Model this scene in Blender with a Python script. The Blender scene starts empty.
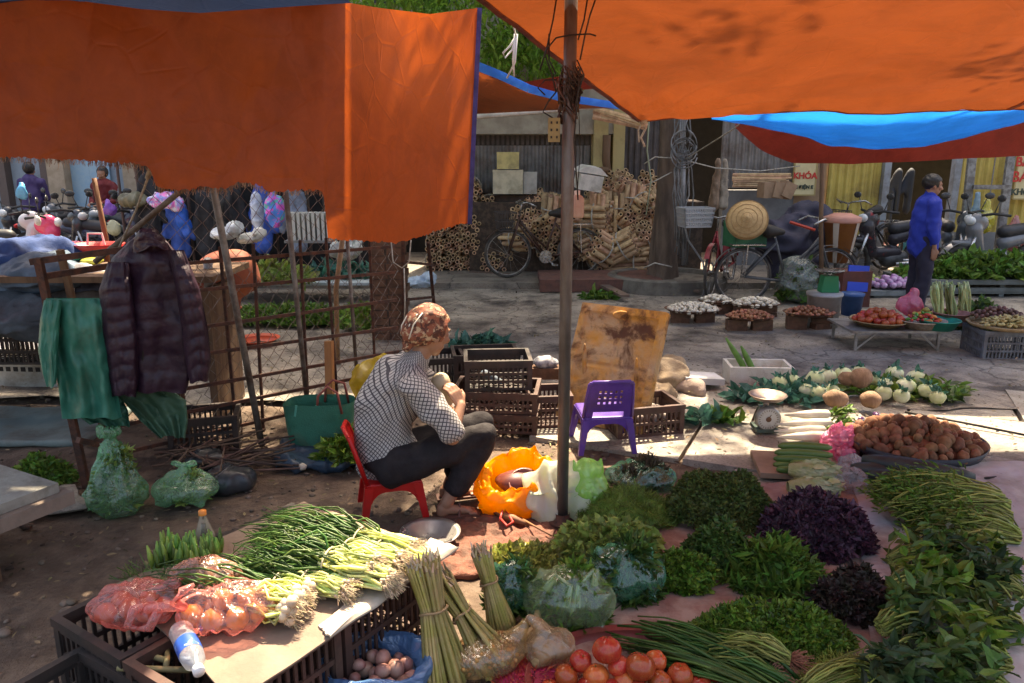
import bpy, bmesh, math, random
import numpy as np
from mathutils import Vector, Matrix, Euler, noise

rnd = random.Random(7)
nr = np.random.RandomState(11)
S = bpy.context.scene
COL = S.collection
R = math.radians
PI = math.pi

# ---------------------------------------------------------------- camera
CAM_H = 1.75
PITCH = R(13.6)
FOC = 768.0
cam_d = bpy.data.cameras.new('camera'); cam = bpy.data.objects.new('camera', cam_d); COL.objects.link(cam)
cam.location = (0, 0, CAM_H); cam.rotation_euler = (R(90) - PITCH, 0, 0)
cam_d.sensor_width = 36; cam_d.lens = FOC / 1024 * 36; cam_d.clip_start = 0.05; cam_d.clip_end = 600
S.camera = cam
cP, sP = math.cos(PITCH), math.sin(PITCH)

def ray(px, py):
    a = (px - 512) / FOC; b = (341.5 - py) / FOC
    return Vector((a, cP + b * sP, -sP + b * cP))
def G(px, py, z=0.0):
    d = ray(px, py); t = (z - CAM_H) / d.z
    return Vector((d.x * t, d.y * t, z))
def P(px, py, Y):
    d = ray(px, py); t = Y / d.y
    return Vector((d.x * t, Y, CAM_H + d.z * t))

# ---------------------------------------------------------------- mesh builder
class MB:
    def __init__(s):
        s.v = []; s.f = []; s.n = 0; s.m = []; s.cur = 0; s.uv = None
    def raw(s, V, F, mi=None):
        V = np.asarray(V, dtype=np.float64).reshape(-1, 3)
        mi = s.cur if mi is None else mi
        if isinstance(F, np.ndarray):
            s.f.append(F + s.n); s.m.append((len(F), mi))
        else:
            by = {}
            for f in F: by.setdefault(len(f), []).append(f)
            for k, fs in by.items():
                s.f.append(np.asarray(fs, dtype=np.int64) + s.n); s.m.append((len(fs), mi))
        s.v.append(V); s.n += len(V)
        return s
    def box(s, c, size, rot=None, mi=None, taper=1.0):
        x, y, z = [q / 2 for q in size]
        V = np.array([(-x*1, -y*1, -z), (x, -y, -z), (x, y, -z), (-x, y, -z), (-x*taper, -y*taper, z), (x*taper, -y*taper, z), (x*taper, y*taper, z), (-x*taper, y*taper, z)])
        if rot is not None: V = V @ np.array(Euler(rot).to_matrix()).T
        return s.raw(V + np.array(c), [(0,3,2,1),(4,5,6,7),(0,1,5,4),(1,2,6,5),(2,3,7,6),(3,0,4,7)], mi)
    def bar(s, a, b, w, t=None, mi=None, up=(0,0,1)):
        a = Vector(a); b = Vector(b); t = t or w
        d = (b - a); L = d.length
        if L < 1e-6: return s
        d /= L; u = Vector(up)
        if abs(d.dot(u)) > .95: u = Vector((0, 1, 0))
        r = d.cross(u).normalized(); u2 = r.cross(d)
        M = np.array([[r.x,d.x,u2.x],[r.y,d.y,u2.y],[r.z,d.z,u2.z]])
        V = np.array([(-w/2,0,-t/2),(w/2,0,-t/2),(w/2,L,-t/2),(-w/2,L,-t/2),(-w/2,0,t/2),(w/2,0,t/2),(w/2,L,t/2),(-w/2,L,t/2)]) @ M.T + np.array(a)
        return s.raw(V, [(0,3,2,1),(4,5,6,7),(0,1,5,4),(1,2,6,5),(2,3,7,6),(3,0,4,7)], mi)
    def tube(s, pts, r, n=8, mi=None, closed=False, cap=True):
        pts = np.asarray([tuple(p) for p in pts], dtype=float)[None]
        k = pts.shape[1]
        rr = np.broadcast_to(np.asarray(r, dtype=float), (k,))[None]
        return s.tubes(pts, rr, n, mi, closed, cap)
    def tubes(s, pts, rad, n=4, mi=None, closed=False, cap=True):
        """pts (N,S,3) rad (N,S)"""
        N, K, _ = pts.shape
        if closed:
            T = np.roll(pts, -1, 1) - np.roll(pts, 1, 1)
        else:
            T = np.empty_like(pts); T[:, 1:-1] = pts[:, 2:] - pts[:, :-2]; T[:, 0] = pts[:, 1] - pts[:, 0]; T[:, -1] = pts[:, -1] - pts[:, -2]
        T /= np.maximum(np.linalg.norm(T, axis=2, keepdims=True), 1e-9)
        D = T[:, K//2] if not closed else np.cross(T[:, 0], T[:, K//4 or 1])
        ref = np.where(np.abs(D[:, 2:3]) < .8, np.array([[0, 0, 1.]]), np.array([[1., 0.13, 0]])) if not closed else D
        A = np.cross(T, ref[:, None, :]); nn = np.linalg.norm(A, axis=2, keepdims=True)
        A = np.where(nn < 1e-6, np.array([0.3, 1, 0.2]), A); A /= np.maximum(np.linalg.norm(A, axis=2, keepdims=True), 1e-9)
        B = np.cross(A, T)
        th = np.arange(n) * 2 * PI / n
        V = pts[:, :, None, :] + rad[:, :, None, None] * (np.cos(th)[None, None, :, None] * A[:, :, None, :] + np.sin(th)[None, None, :, None] * B[:, :, None, :])
        base = (np.arange(N) * K * n)[:, None, None]
        KK = K if closed else K - 1
        i = np.arange(KK)[None, :, None]; j = np.arange(n)[None, None, :]
        i2 = (i + 1) % K; j2 = (j + 1) % n
        F = np.stack([base + i*n + j, base + i*n + j2, base + i2*n + j2, base + i2*n + j], -1).reshape(-1, 4)
        s.raw(V.reshape(-1, 3), F, mi)
        if cap and not closed and n > 2:
            b0 = s.n - N * K * n
            c0 = (np.arange(N) * K * n)[:, None] + np.arange(n)[None, ::-1] + b0
            c1 = (np.arange(N) * K * n)[:, None] + (K - 1) * n + np.arange(n)[None, :] + b0
            s.f.append(np.concatenate([c0, c1])); s.m.append((2 * N, s.cur if mi is None else mi))
        return s
    def lathe(s, prof, c=(0,0,0), n=20, M=None, mi=None, sx=1, sy=1):
        K = len(prof); th = np.arange(n) * 2 * PI / n
        V = np.array([[(r*math.cos(t)*sx, r*math.sin(t)*sy, z) for t in th] for r, z in prof]).reshape(-1, 3)
        if M is not None: V = V @ np.array(M).T
        F = [(i*n+j, i*n+(j+1)%n, (i+1)*n+(j+1)%n, (i+1)*n+j) for i in range(K-1) for j in range(n)]
        s.raw(V + np.array(c), F, mi)
        return s
    def ell(s, c, r, rot=None, n=12, m=8, mi=None, lump=0, seed=0, ls=3.0):
        prof = [(math.sin(PI * i / m), -math.cos(PI * i / m)) for i in range(m + 1)]
        V = []; 
        for q, z in prof:
            if q < 1e-6: V.append((0, 0, z))
            else:
                for j in range(n): V.append((q * math.cos(2*PI*j/n), q * math.sin(2*PI*j/n), z))
        V = np.array(V); F = []
        for j in range(n): F.append((0, 1 + (j+1) % n, 1 + j))
        for i in range(m - 2):
            for j in range(n):
                a = 1 + i*n; F.append((a+j, a+(j+1)%n, a+n+(j+1)%n, a+n+j))
        a = 1 + (m-2)*n; t = len(V) - 1
        for j in range(n): F.append((a+j, a+(j+1)%n, t))
        if lump:
            for k in range(len(V)):
                V[k] *= 1 + lump * noise.noise(Vector(V[k]) * ls / 2 + Vector((seed * 3.1, seed, 7)))
        V = V * np.array(r)
        if rot is not None: V = V @ np.array(Euler(rot).to_matrix()).T
        return s.raw(V + np.array(c), F, mi)
    def grid(s, fn, nu, nv, mi=None, closeu=False):
        V = [tuple(fn(i / nu, j / nv)) for j in range(nv + 1) for i in range(nu + (0 if closeu else 1))]
        w = nu if closeu else nu + 1
        F = [(j*w+i, j*w+(i+1) % w, (j+1)*w+(i+1) % w, (j+1)*w+i) for j in range(nv) for i in range(nu)]
        return s.raw(V, F, mi)
    def prism(s, pts, a, b, axis=1, mi=None):
        """extrude a 2d outline between a and b along axis"""
        n = len(pts); V = []
        for q in (a, b):
            for u, w in pts:
                V.append({0: (q, u, w), 1: (u, q, w), 2: (u, w, q)}[axis])
        return s.raw(V, [tuple(range(n))[::-1], tuple(range(n, 2*n))] + [(i, (i+1) % n, n + (i+1) % n, n + i) for i in range(n)], mi)
    def scat(s, TV, TF, pos, rot, scl, mi=None):
        """template verts (k,3), faces list equal size; pos (N,3), rot (N,3,3) columns = axes, scl (N,) or (N,3)"""
        TV = np.asarray(TV, float); TF = np.asarray(TF); N = len(pos); k = len(TV)
        scl = np.asarray(scl, float)
        if scl.ndim == 1: scl = scl[:, None].repeat(3, 1)
        V = np.einsum('nij,nkj->nki', rot, TV[None] * scl[:, None, :]) + pos[:, None, :]
        F = (TF[None] + (np.arange(N) * k)[:, None, None]).reshape(-1, TF.shape[1])
        return s.raw(V.reshape(-1, 3), F, mi)
    def merge(s, o, M=None, mi=None):
        V = np.concatenate(o.v)
        if M is not None:
            M = np.array(M); V = V @ M[:3, :3].T + M[:3, 3]
        off = s.n; s.v.append(V); s.n += len(V)
        for f, m in zip(o.f, o.m): s.f.append(f + off); s.m.append((m[0], m[1] if mi is None else mi))
        return s
    def mesh(s, name, smooth=True):
        V = np.concatenate(s.v); me = bpy.data.meshes.new(name)
        tot = np.concatenate([np.full(len(f), f.shape[1]) for f in s.f])
        loops = np.concatenate([f.reshape(-1) for f in s.f])
        me.vertices.add(len(V)); me.vertices.foreach_set('co', V.reshape(-1))
        me.loops.add(len(loops)); me.loops.foreach_set('vertex_index', loops.astype(np.int32))
        me.polygons.add(len(tot))
        st = np.concatenate([[0], np.cumsum(tot)[:-1]])
        me.polygons.foreach_set('loop_start', st.astype(np.int32)); me.polygons.foreach_set('loop_total', tot.astype(np.int32))
        mi = np.concatenate([np.full(c, m) for c, m in s.m])
        me.polygons.foreach_set('material_index', mi.astype(np.int32))
        me.polygons.foreach_set('use_smooth', np.full(len(tot), smooth))
        me.update(calc_edges=True); me.validate()
        return me

def setp(o, label=None, cat=None, group=None, kind=None):
    if label: o['label'] = label
    if cat: o['category'] = cat
    if group: o['group'] = group
    if kind: o['kind'] = kind
    return o
def thing(name, label, cat, loc=(0,0,0), rz=0, group=None, rot=None):
    o = bpy.data.objects.new(name, None); COL.objects.link(o); o.empty_display_size = .1
    o.location = loc; o.rotation_euler = rot or (0, 0, rz)
    return setp(o, label, cat, group)
def part(name, mb, mats, parent=None, smooth=False, label=None, me=None):
    me = me or mb.mesh(name, smooth)
    mats = mats if isinstance(mats, (list, tuple)) else [mats]
    me.materials.clear()
    for m in mats: me.materials.append(m)
    o = bpy.data.objects.new(name, me); COL.objects.link(o)
    if parent: o.parent = parent
    if label: o['label'] = label
    return o
def solo(name, mb, mats, label, cat, group=None, smooth=False, me=None, kind=None, sharp=None):
    """a thing that is a single mesh; geometry given in world space, origin put at its base"""
    me = me or mb.mesh(name, smooth)
    n = len(me.vertices); co = np.empty(n*3); me.vertices.foreach_get('co', co); co = co.reshape(-1, 3)
    lo, hi = co.min(0), co.max(0); c = np.array([(lo[0]+hi[0])/2, (lo[1]+hi[1])/2, lo[2]])
    me.vertices.foreach_set('co', (co - c).reshape(-1)); me.update()
    o = part(name, None, mats, me=me); o.location = c
    return setp(o, label, cat, group, kind)
def struct(name, mb, mats, smooth=False):
    o = part(name, mb, mats, smooth=smooth); o['kind'] = 'structure'; return o
KIDS = {}
def children(o): return list(o.children)
def copy_tree(o, parent=None, loc=None, rz=None, label=None, rot=None, scale=None):
    c = o.copy(); COL.objects.link(c)
    if parent is not None: c.parent = parent
    for ch in children(o): copy_tree(ch, c)
    if loc is not None: c.location = loc
    if rot is not None: c.rotation_euler = rot
    if rz is not None: c.rotation_euler = (0, 0, rz)
    if label: c['label'] = label
    if scale is not None: c.scale = (scale,)*3 if not isinstance(scale, tuple) else scale
    return c
def recolor(o, frm, to):
    """give a copied thing its own mesh data with one material exchanged"""
    for ch in [o] + list(o.children_recursive):
        if ch.type == 'MESH' and frm.name in [m.name for m in ch.data.materials if m]:
            ch.data = ch.data.copy()
            for i, m in enumerate(ch.data.materials):
                if m and m.name == frm.name: ch.data.materials[i] = to
def blob(prims, voxel=.01, smooth=6, disp=None, sub=0):
    """union of capsules / ellipsoids / boxes as one continuous skin"""
    mb = MB()
    for p in prims:
        if p[0] == 'cap':
            a, b, ra, rb = Vector(p[1]), Vector(p[2]), p[3], p[4]
            d = b - a; L = d.length or 1e-4; M = (d / L).to_track_quat('Z', 'Y').to_matrix()
            sx, sy = (p[5] if len(p) > 5 else (1, 1))
            prof = [(ra * math.sin(t), -ra * math.cos(t)) for t in [PI/2*k/5 for k in range(0, 6)]] + [(rb * math.cos(t), L + rb * math.sin(t)) for t in [PI/2*k/5 for k in range(0, 6)]]
            prof[0] = (1e-4, prof[0][1]); prof[-1] = (1e-4, prof[-1][1])
            mb.lathe(prof, tuple(a), 16, M, sx=sx, sy=sy)
            b0 = mb.n - len(prof) * 16
            mb.f.append(np.array([list(range(16))[::-1]]) + b0); mb.m.append((1, 0))
            mb.f.append(np.array([list(range(16))]) + b0 + (len(prof)-1)*16); mb.m.append((1, 0))
        elif p[0] == 'ell':
            mb.ell(p[1], p[2], p[3] if len(p) > 3 else None, 20, 14)
        elif p[0] == 'box':
            mb.box(p[1], p[2], p[3] if len(p) > 3 else None)
        elif p[0] == 'mb':
            mb.merge(p[1])
    me = mb.mesh('tmp'); o = bpy.data.objects.new('tmp', me); COL.objects.link(o)
    md = o.modifiers.new('r', 'REMESH'); md.mode = 'VOXEL'; md.voxel_size = voxel; md.use_smooth_shade = True
    if smooth:
        sm = o.modifiers.new('s', 'SMOOTH'); sm.iterations = smooth; sm.factor = .5
    dg = bpy.context.evaluated_depsgraph_get(); dg.update()
    out = bpy.data.meshes.new_from_object(o.evaluated_get(dg))
    bpy.data.objects.remove(o); bpy.data.meshes.remove(me)
    if disp:
        n = len(out.vertices); co = np.empty(n*3); out.vertices.foreach_get('co', co); co = co.reshape(-1, 3)
        no = np.empty(n*3); out.vertex_normals.foreach_get('vector', no); no = no.reshape(-1, 3)
        d = np.array([disp(Vector(c), Vector(q)) for c, q in zip(co, no)])
        out.vertices.foreach_set('co', (co + no * d[:, None]).reshape(-1)); out.update()
    out.polygons.foreach_set('use_smooth', np.full(len(out.polygons), True))
    return out
def deform(me, fn):
    for v in me.vertices: v.co = fn(v.co)
    me.update(); return me
def nz(p, s=1.0, seed=0.0): return noise.noise(Vector(p) * s + Vector((seed, seed*1.7, seed*.3)))
def fold(p, s=1.0, seed=0.0):
    return 1 - abs(noise.noise(Vector(p) * s + Vector((seed, seed*1.7, seed*.3)))) * 2

# ---------------------------------------------------------------- materials
MATS = {}
def _new(name):
    m = bpy.data.materials.new(name); m.use_nodes = True; nt = m.node_tree; nt.nodes.clear()
    return m, nt, nt.nodes, nt.links
def mixcol(nt, fac, a, b):
    n = nt.nodes.new('ShaderNodeMix'); n.data_type = 'RGBA'
    for sock, v in ((n.inputs[0], fac), (n.inputs[6], a), (n.inputs[7], b)):
        if isinstance(v, bpy.types.NodeSocket): nt.links.new(v, sock)
        elif isinstance(v, (tuple, list)): sock.default_value = (*v[:3], 1)
        else: sock.default_value = v
    return n.outputs[2]
def ramp(nt, src, a, b):
    n = nt.nodes.new('ShaderNodeMapRange'); nt.links.new(src, n.inputs[0]); n.inputs[1].default_value = a; n.inputs[2].default_value = b
    return n.outputs[0]
def noisen(nt, scale, detail=4, rough=.6, vec=None, dist=0):
    n = nt.nodes.new('ShaderNodeTexNoise'); n.inputs['Scale'].default_value = scale; n.inputs['Detail'].default_value = detail
    n.inputs['Roughness'].default_value = rough; n.inputs['Distortion'].default_value = dist
    if vec is not None: nt.links.new(vec, n.inputs['Vector'])
    return n.outputs['Fac']
def M(name, col, rough=.6, col2=None, ns=6.0, lo=.42, hi=.6, dirt=None, dns=2.0, dlo=.5, dhi=.7, bump=.0, bs=40.0, metal=0.0, island=0.0, obj=0.0,
      trans=0.0, spec=.4, stretch=None, coat=0.0, tcol=None, emit=None, edetail=6, bstretch=None, wood=False):
    """opaque procedural material: two tones by noise, a dirt tone by larger noise, bump, value jitter per island / per object"""
    if name in MATS: return MATS[name]
    m, nt, N, L = _new(name)
    tc = N.new('ShaderNodeTexCoord'); vec = tc.outputs['Object']
    if stretch:
        mp = N.new('ShaderNodeMapping'); mp.inputs['Scale'].default_value = stretch; L.new(vec, mp.inputs['Vector']); vec = mp.outputs[0]
    bvec = vec
    if bstretch:
        mp = N.new('ShaderNodeMapping'); mp.inputs['Scale'].default_value = bstretch; L.new(tc.outputs['Object'], mp.inputs['Vector']); bvec = mp.outputs[0]
    c = col
    if col2 is not None:
        c = mixcol(nt, ramp(nt, noisen(nt, ns, edetail, .65, vec), lo, hi), col, col2)
    if dirt is not None:
        c = mixcol(nt, ramp(nt, noisen(nt, dns, 8, .7, vec, .4), dlo, dhi), c, dirt)
    if island or obj:
        hs = N.new('ShaderNodeHueSaturation')
        if isinstance(c, tuple): hs.inputs['Color'].default_value = (*c, 1)
        else: L.new(c, hs.inputs['Color'])
        if island:
            g = N.new('ShaderNodeNewGeometry'); src = g.outputs['Random Per Island']; amt = island
        else:
            g = N.new('ShaderNodeObjectInfo'); src = g.outputs['Random']; amt = obj
        mr = N.new('ShaderNodeMapRange'); L.new(src, mr.inputs[0]); mr.inputs[3].default_value = 1 - amt; mr.inputs[4].default_value = 1 + amt
        L.new(mr.outputs[0], hs.inputs['Value'])
        mh = N.new('ShaderNodeMath'); mh.operation = 'MULTIPLY'; L.new(src, mh.inputs[0]); mh.inputs[1].default_value = 7.31
        mf = N.new('ShaderNodeMath'); mf.operation = 'FRACT'; L.new(mh.outputs[0], mf.inputs[0])
        mr2 = N.new('ShaderNodeMapRange'); L.new(mf.outputs[0], mr2.inputs[0]); mr2.inputs[3].default_value = .5 - amt * .05; mr2.inputs[4].default_value = .5 + amt * .05
        L.new(mr2.outputs[0], hs.inputs['Hue'])
        c = hs.outputs[0]
    p = N.new('ShaderNodeBsdfPrincipled')
    if isinstance(c, tuple): p.inputs['Base Color'].default_value = (*c, 1)
    else: L.new(c, p.inputs['Base Color'])
    p.inputs['Metallic'].default_value = metal; p.inputs['Specular IOR Level'].default_value = spec
    rn = ramp(nt, noisen(nt, ns * 1.7, 4, .6, vec), .3, .7)
    mr = N.new('ShaderNodeMapRange'); L.new(rn, mr.inputs[0]); mr.inputs[3].default_value = max(.04, rough - .1); mr.inputs[4].default_value = min(1, rough + .12)
    L.new(mr.outputs[0], p.inputs['Roughness'])
    p.inputs['Coat Weight'].default_value = coat; p.inputs['Coat Roughness'].default_value = .15
    if emit: p.inputs['Emission Color'].default_value = (*emit[0], 1); p.inputs['Emission Strength'].default_value = emit[1]
    if bump:
        b = N.new('ShaderNodeBump'); b.inputs['Strength'].default_value = min(1, bump); b.inputs['Distance'].default_value = .01 * max(1, bump)
        L.new(noisen(nt, bs, 6, .6, bvec), b.inputs['Height']); L.new(b.outputs[0], p.inputs['Normal'])
    out = N.new('ShaderNodeOutputMaterial'); sh = p.outputs[0]
    if trans:
        t = N.new('ShaderNodeBsdfTranslucent')
        if tcol: t.inputs[0].default_value = (*tcol, 1)
        elif isinstance(c, tuple): t.inputs[0].default_value = (*c, 1)
        else: L.new(c, t.inputs[0])
        mx = N.new('ShaderNodeMixShader'); mx.inputs[0].default_value = trans; L.new(sh, mx.inputs[1]); L.new(t.outputs[0], mx.inputs[2]); sh = mx.outputs[0]
    L.new(sh, out.inputs[0]); MATS[name] = m
    return m
def cracks(m, scale, wd, dark=.35):
    nt = m.node_tree; N, L = nt.nodes, nt.links; p = [n for n in N if n.type == 'BSDF_PRINCIPLED'][0]
    tc = N.new('ShaderNodeTexCoord'); nn = N.new('ShaderNodeTexNoise'); nn.inputs['Scale'].default_value = 2.5; nn.inputs['Detail'].default_value = 6; L.new(tc.outputs['Object'], nn.inputs['Vector'])
    vm = N.new('ShaderNodeVectorMath'); vm.operation = 'MULTIPLY_ADD'; L.new(nn.outputs['Color'], vm.inputs[0]); vm.inputs[1].default_value = (.5,)*3; L.new(tc.outputs['Object'], vm.inputs[2])
    v = N.new('ShaderNodeTexVoronoi'); v.feature = 'DISTANCE_TO_EDGE'; v.inputs['Scale'].default_value = scale; L.new(vm.outputs[0], v.inputs['Vector'])
    f = ramp(nt, v.outputs['Distance'], 0, wd); src = p.inputs['Base Color'].links[0].from_socket
    mx = N.new('ShaderNodeMix'); mx.data_type = 'RGBA'; mx.blend_type = 'MULTIPLY'; mx.inputs[0].default_value = 1; L.new(src, mx.inputs[6])
    c = mixcol(nt, f, (dark,)*3, (1, 1, 1)); L.new(c, mx.inputs[7])
    gr = ramp(nt, noisen(nt, 55, 3, .8, tc.outputs['Object']), .36, .5); m2 = N.new('ShaderNodeMix'); m2.data_type = 'RGBA'; m2.blend_type = 'MULTIPLY'; m2.inputs[0].default_value = 1
    L.new(mx.outputs[2], m2.inputs[6]); L.new(mixcol(nt, gr, (.62,)*3, (1, 1, 1)), m2.inputs[7]); L.new(m2.outputs[2], p.inputs['Base Color']); return m
def plastic(name, tint, alpha=.35, rough=.22, bs=18.0, bump=.6, trans=.4, dens=None):
    """thin crumpled see-through plastic film"""
    if name in MATS: return MATS[name]
    m, nt, N, L = _new(name)
    tc = N.new('ShaderNodeTexCoord')
    b = N.new('ShaderNodeBump'); b.inputs['Strength'].default_value = bump; b.inputs['Distance'].default_value = .02
    v = N.new('ShaderNodeTexVoronoi'); v.feature = 'DISTANCE_TO_EDGE'; v.inputs['Scale'].default_value = bs
    nn = N.new('ShaderNodeTexNoise'); nn.inputs['Scale'].default_value = bs * .5; nn.inputs['Detail'].default_value = 5; nn.inputs['Distortion'].default_value = 1.4
    L.new(tc.outputs['Object'], nn.inputs['Vector'])
    vm = N.new('ShaderNodeVectorMath'); vm.operation = 'MULTIPLY_ADD'; L.new(nn.outputs['Color'], vm.inputs[0]); vm.inputs[1].default_value = (.12,)*3; L.new(tc.outputs['Object'], vm.inputs[2])
    L.new(vm.outputs[0], v.inputs['Vector'])
    ad = N.new('ShaderNodeMath'); ad.operation = 'ADD'; L.new(v.outputs['Distance'], ad.inputs[0]); L.new(nn.outputs['Fac'], ad.inputs[1])
    L.new(ad.outputs[0], b.inputs['Height'])
    d = N.new('ShaderNodeBsdfPrincipled'); d.inputs['Base Color'].default_value = (*tint, 1); d.inputs['Roughness'].default_value = rough
    d.inputs['Specular IOR Level'].default_value = .7; L.new(b.outputs[0], d.inputs['Normal'])
    t = N.new('ShaderNodeBsdfTranslucent'); t.inputs[0].default_value = (*tint, 1); L.new(b.outputs[0], t.inputs['Normal'])
    m1 = N.new('ShaderNodeMixShader'); m1.inputs[0].default_value = trans; L.new(d.outputs[0], m1.inputs[1]); L.new(t.outputs[0], m1.inputs[2])
    tr = N.new('ShaderNodeBsdfTransparent'); tr.inputs[0].default_value = (*[.45 + .55 * min(1, q * 1.4) for q in tint], 1)
    gl = N.new('ShaderNodeBsdfGlossy'); gl.inputs['Roughness'].default_value = rough; L.new(b.outputs[0], gl.inputs['Normal'])
    lw = N.new('ShaderNodeLayerWeight'); lw.inputs[0].default_value = .35; L.new(b.outputs[0], lw.inputs['Normal'])
    mr = N.new('ShaderNodeMapRange'); L.new(lw.outputs['Fresnel'], mr.inputs[0]); mr.inputs[1].default_value = 0; mr.inputs[2].default_value = .8
    mr.inputs[3].default_value = alpha; mr.inputs[4].default_value = min(1, alpha + .38)
    m2 = N.new('ShaderNodeMixShader'); L.new(mr.outputs[0], m2.inputs[0]); L.new(tr.outputs[0], m2.inputs[1]); L.new(m1.outputs[0], m2.inputs[2])
    m3 = N.new('ShaderNodeMixShader'); m3.inputs[0].default_value = .07; L.new(m2.outputs[0], m3.inputs[1]); L.new(gl.outputs[0], m3.inputs[2])
    out = N.new('ShaderNodeOutputMaterial'); L.new(m3.outputs[0], out.inputs[0]); MATS[name] = m
    return m
def tarp_mat(name, front, through, tr=.55, rough=.45, fade=None, weave=True):
    """woven poly sheet: shiny face, light glowing through, creases and stains"""
    if name in MATS: return MATS[name]
    m, nt, N, L = _new(name); tc = N.new('ShaderNodeTexCoord'); vec = tc.outputs['Object']
    st = ramp(nt, noisen(nt, 1.3, 8, .7, vec, .6), .42, .72)
    c1 = mixcol(nt, st, front, tuple(q * .62 for q in front))
    c2 = mixcol(nt, st, through, tuple(q * .6 for q in through))
    fine = ramp(nt, noisen(nt, 9, 8, .75, vec, 1.0), .45, .75)
    c1 = mixcol(nt, fine, c1, tuple(min(1, q * 1.25) for q in front)); 
    p = N.new('ShaderNodeBsdfPrincipled'); L.new(c1, p.inputs['Base Color']); p.inputs['Roughness'].default_value = rough; p.inputs['Specular IOR Level'].default_value = .35
    t = N.new('ShaderNodeBsdfTranslucent'); L.new(c2, t.inputs[0])
    b = N.new('ShaderNodeBump'); b.inputs['Strength'].default_value = .6; b.inputs['Distance'].default_value = .010
    h = N.new('ShaderNodeMath'); h.operation = 'ADD'
    mp = N.new('ShaderNodeMapping'); mp.inputs['Scale'].default_value = (1, 1, .35); L.new(vec, mp.inputs['Vector'])
    L.new(noisen(nt, 5, 8, .55, mp.outputs[0], .8), h.inputs[0])
    w = N.new('ShaderNodeTexVoronoi'); w.feature = 'DISTANCE_TO_EDGE'; w.inputs['Scale'].default_value = 5; L.new(vec, w.inputs['Vector'])
    wr = ramp(nt, w.outputs['Distance'], 0, .05); wm = N.new('ShaderNodeMath'); wm.operation = 'MULTIPLY'; L.new(wr, wm.inputs[0]); wm.inputs[1].default_value = .22
    L.new(wm.outputs[0], h.inputs[1]); L.new(h.outputs[0], b.inputs['Height'])
    L.new(b.outputs[0], p.inputs['Normal']); L.new(b.outputs[0], t.inputs['Normal'])
    mx = N.new('ShaderNodeMixShader'); mx.inputs[0].default_value = tr; L.new(p.outputs[0], mx.inputs[1]); L.new(t.outputs[0], mx.inputs[2])
    out = N.new('ShaderNodeOutputMaterial'); L.new(mx.outputs[0], out.inputs[0]); MATS[name] = m
    return m
def leafm(name, a, b, trans=.3, rough=.45, isl=.6):
    return M(name, a, rough, b, ns=14, lo=.4, hi=.62, island=isl, trans=trans, spec=.4, bump=.3, bs=90)

# ---------------------------------------------------------------- foliage helpers
LEAF_V = np.array([(0,0,0),(.30,.28,.06),(.22,.62,.10),(0,1,-.04),(-.22,.62,.10),(-.30,.28,.06),(0,.32,0),(0,.66,.03)])
LEAF_F = np.array([(0,1,6,6),(1,2,7,6),(2,3,7,7),(0,6,5,5),(6,7,4,5),(7,3,4,4)])
LEAF_Q = [(0,1,2,7),(0,7,4,5),(7,2,3,4)]
LV = np.array([(0,0,0),(.26,.35,.07),(.17,.72,.05),(0,1,-.08),(-.17,.72,.05),(-.26,.35,.07),(0,.5,.0)]); LF = np.array([(0,1,2,6),(6,2,3,3),(0,6,4,5),(6,3,3,4)])
LV6 = np.array([(0,0,0),(.26,.32,.07),(.18,.7,.06),(0,1,-.1),(-.18,.7,.06),(-.26,.32,.07),(0,.5,-.01)])
LF6 = np.array([(0,1,6),(1,2,6),(2,3,6),(3,4,6),(4,5,6),(5,0,6)])
NV = np.array([(-.05,0,0),(.05,0,0),(.04,.6,.06),(-.04,.6,.06),(0,1,0)])
NF = np.array([(0,1,2,3),(3,2,4,4)])
def frames(y, z):
    y = y / np.maximum(np.linalg.norm(y, axis=1, keepdims=True), 1e-9)
    x = np.cross(y, z); x /= np.maximum(np.linalg.norm(x, axis=1, keepdims=True), 1e-9)
    z2 = np.cross(x, y)
    return np.stack([x, y, z2], -1)
def rdir(n):
    v = nr.normal(size=(n, 3)); return v / np.linalg.norm(v, axis=1, keepdims=True)
def mound(rx, ry, h, pw=2.0, seed=0):
    """lumpy heap height and normal at local (x,y)"""
    def z(x, y):
        a = np.arctan2(y, x); d = np.sqrt((x / rx) ** 2 + (y / ry) ** 2) / (1 + .10 * np.sin(2 * a + seed) + .07 * np.sin(5 * a + 2 * seed) + .04 * np.sin(9 * a + seed * 3))
        lump = 1 + .22 * np.sin(x * 23 + seed) * np.cos(y * 19 + seed * 2) + .12 * np.sin(x * 47 + y * 31 + seed)
        return h * np.maximum(0, 1 - d ** pw) * lump
    return z
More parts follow.
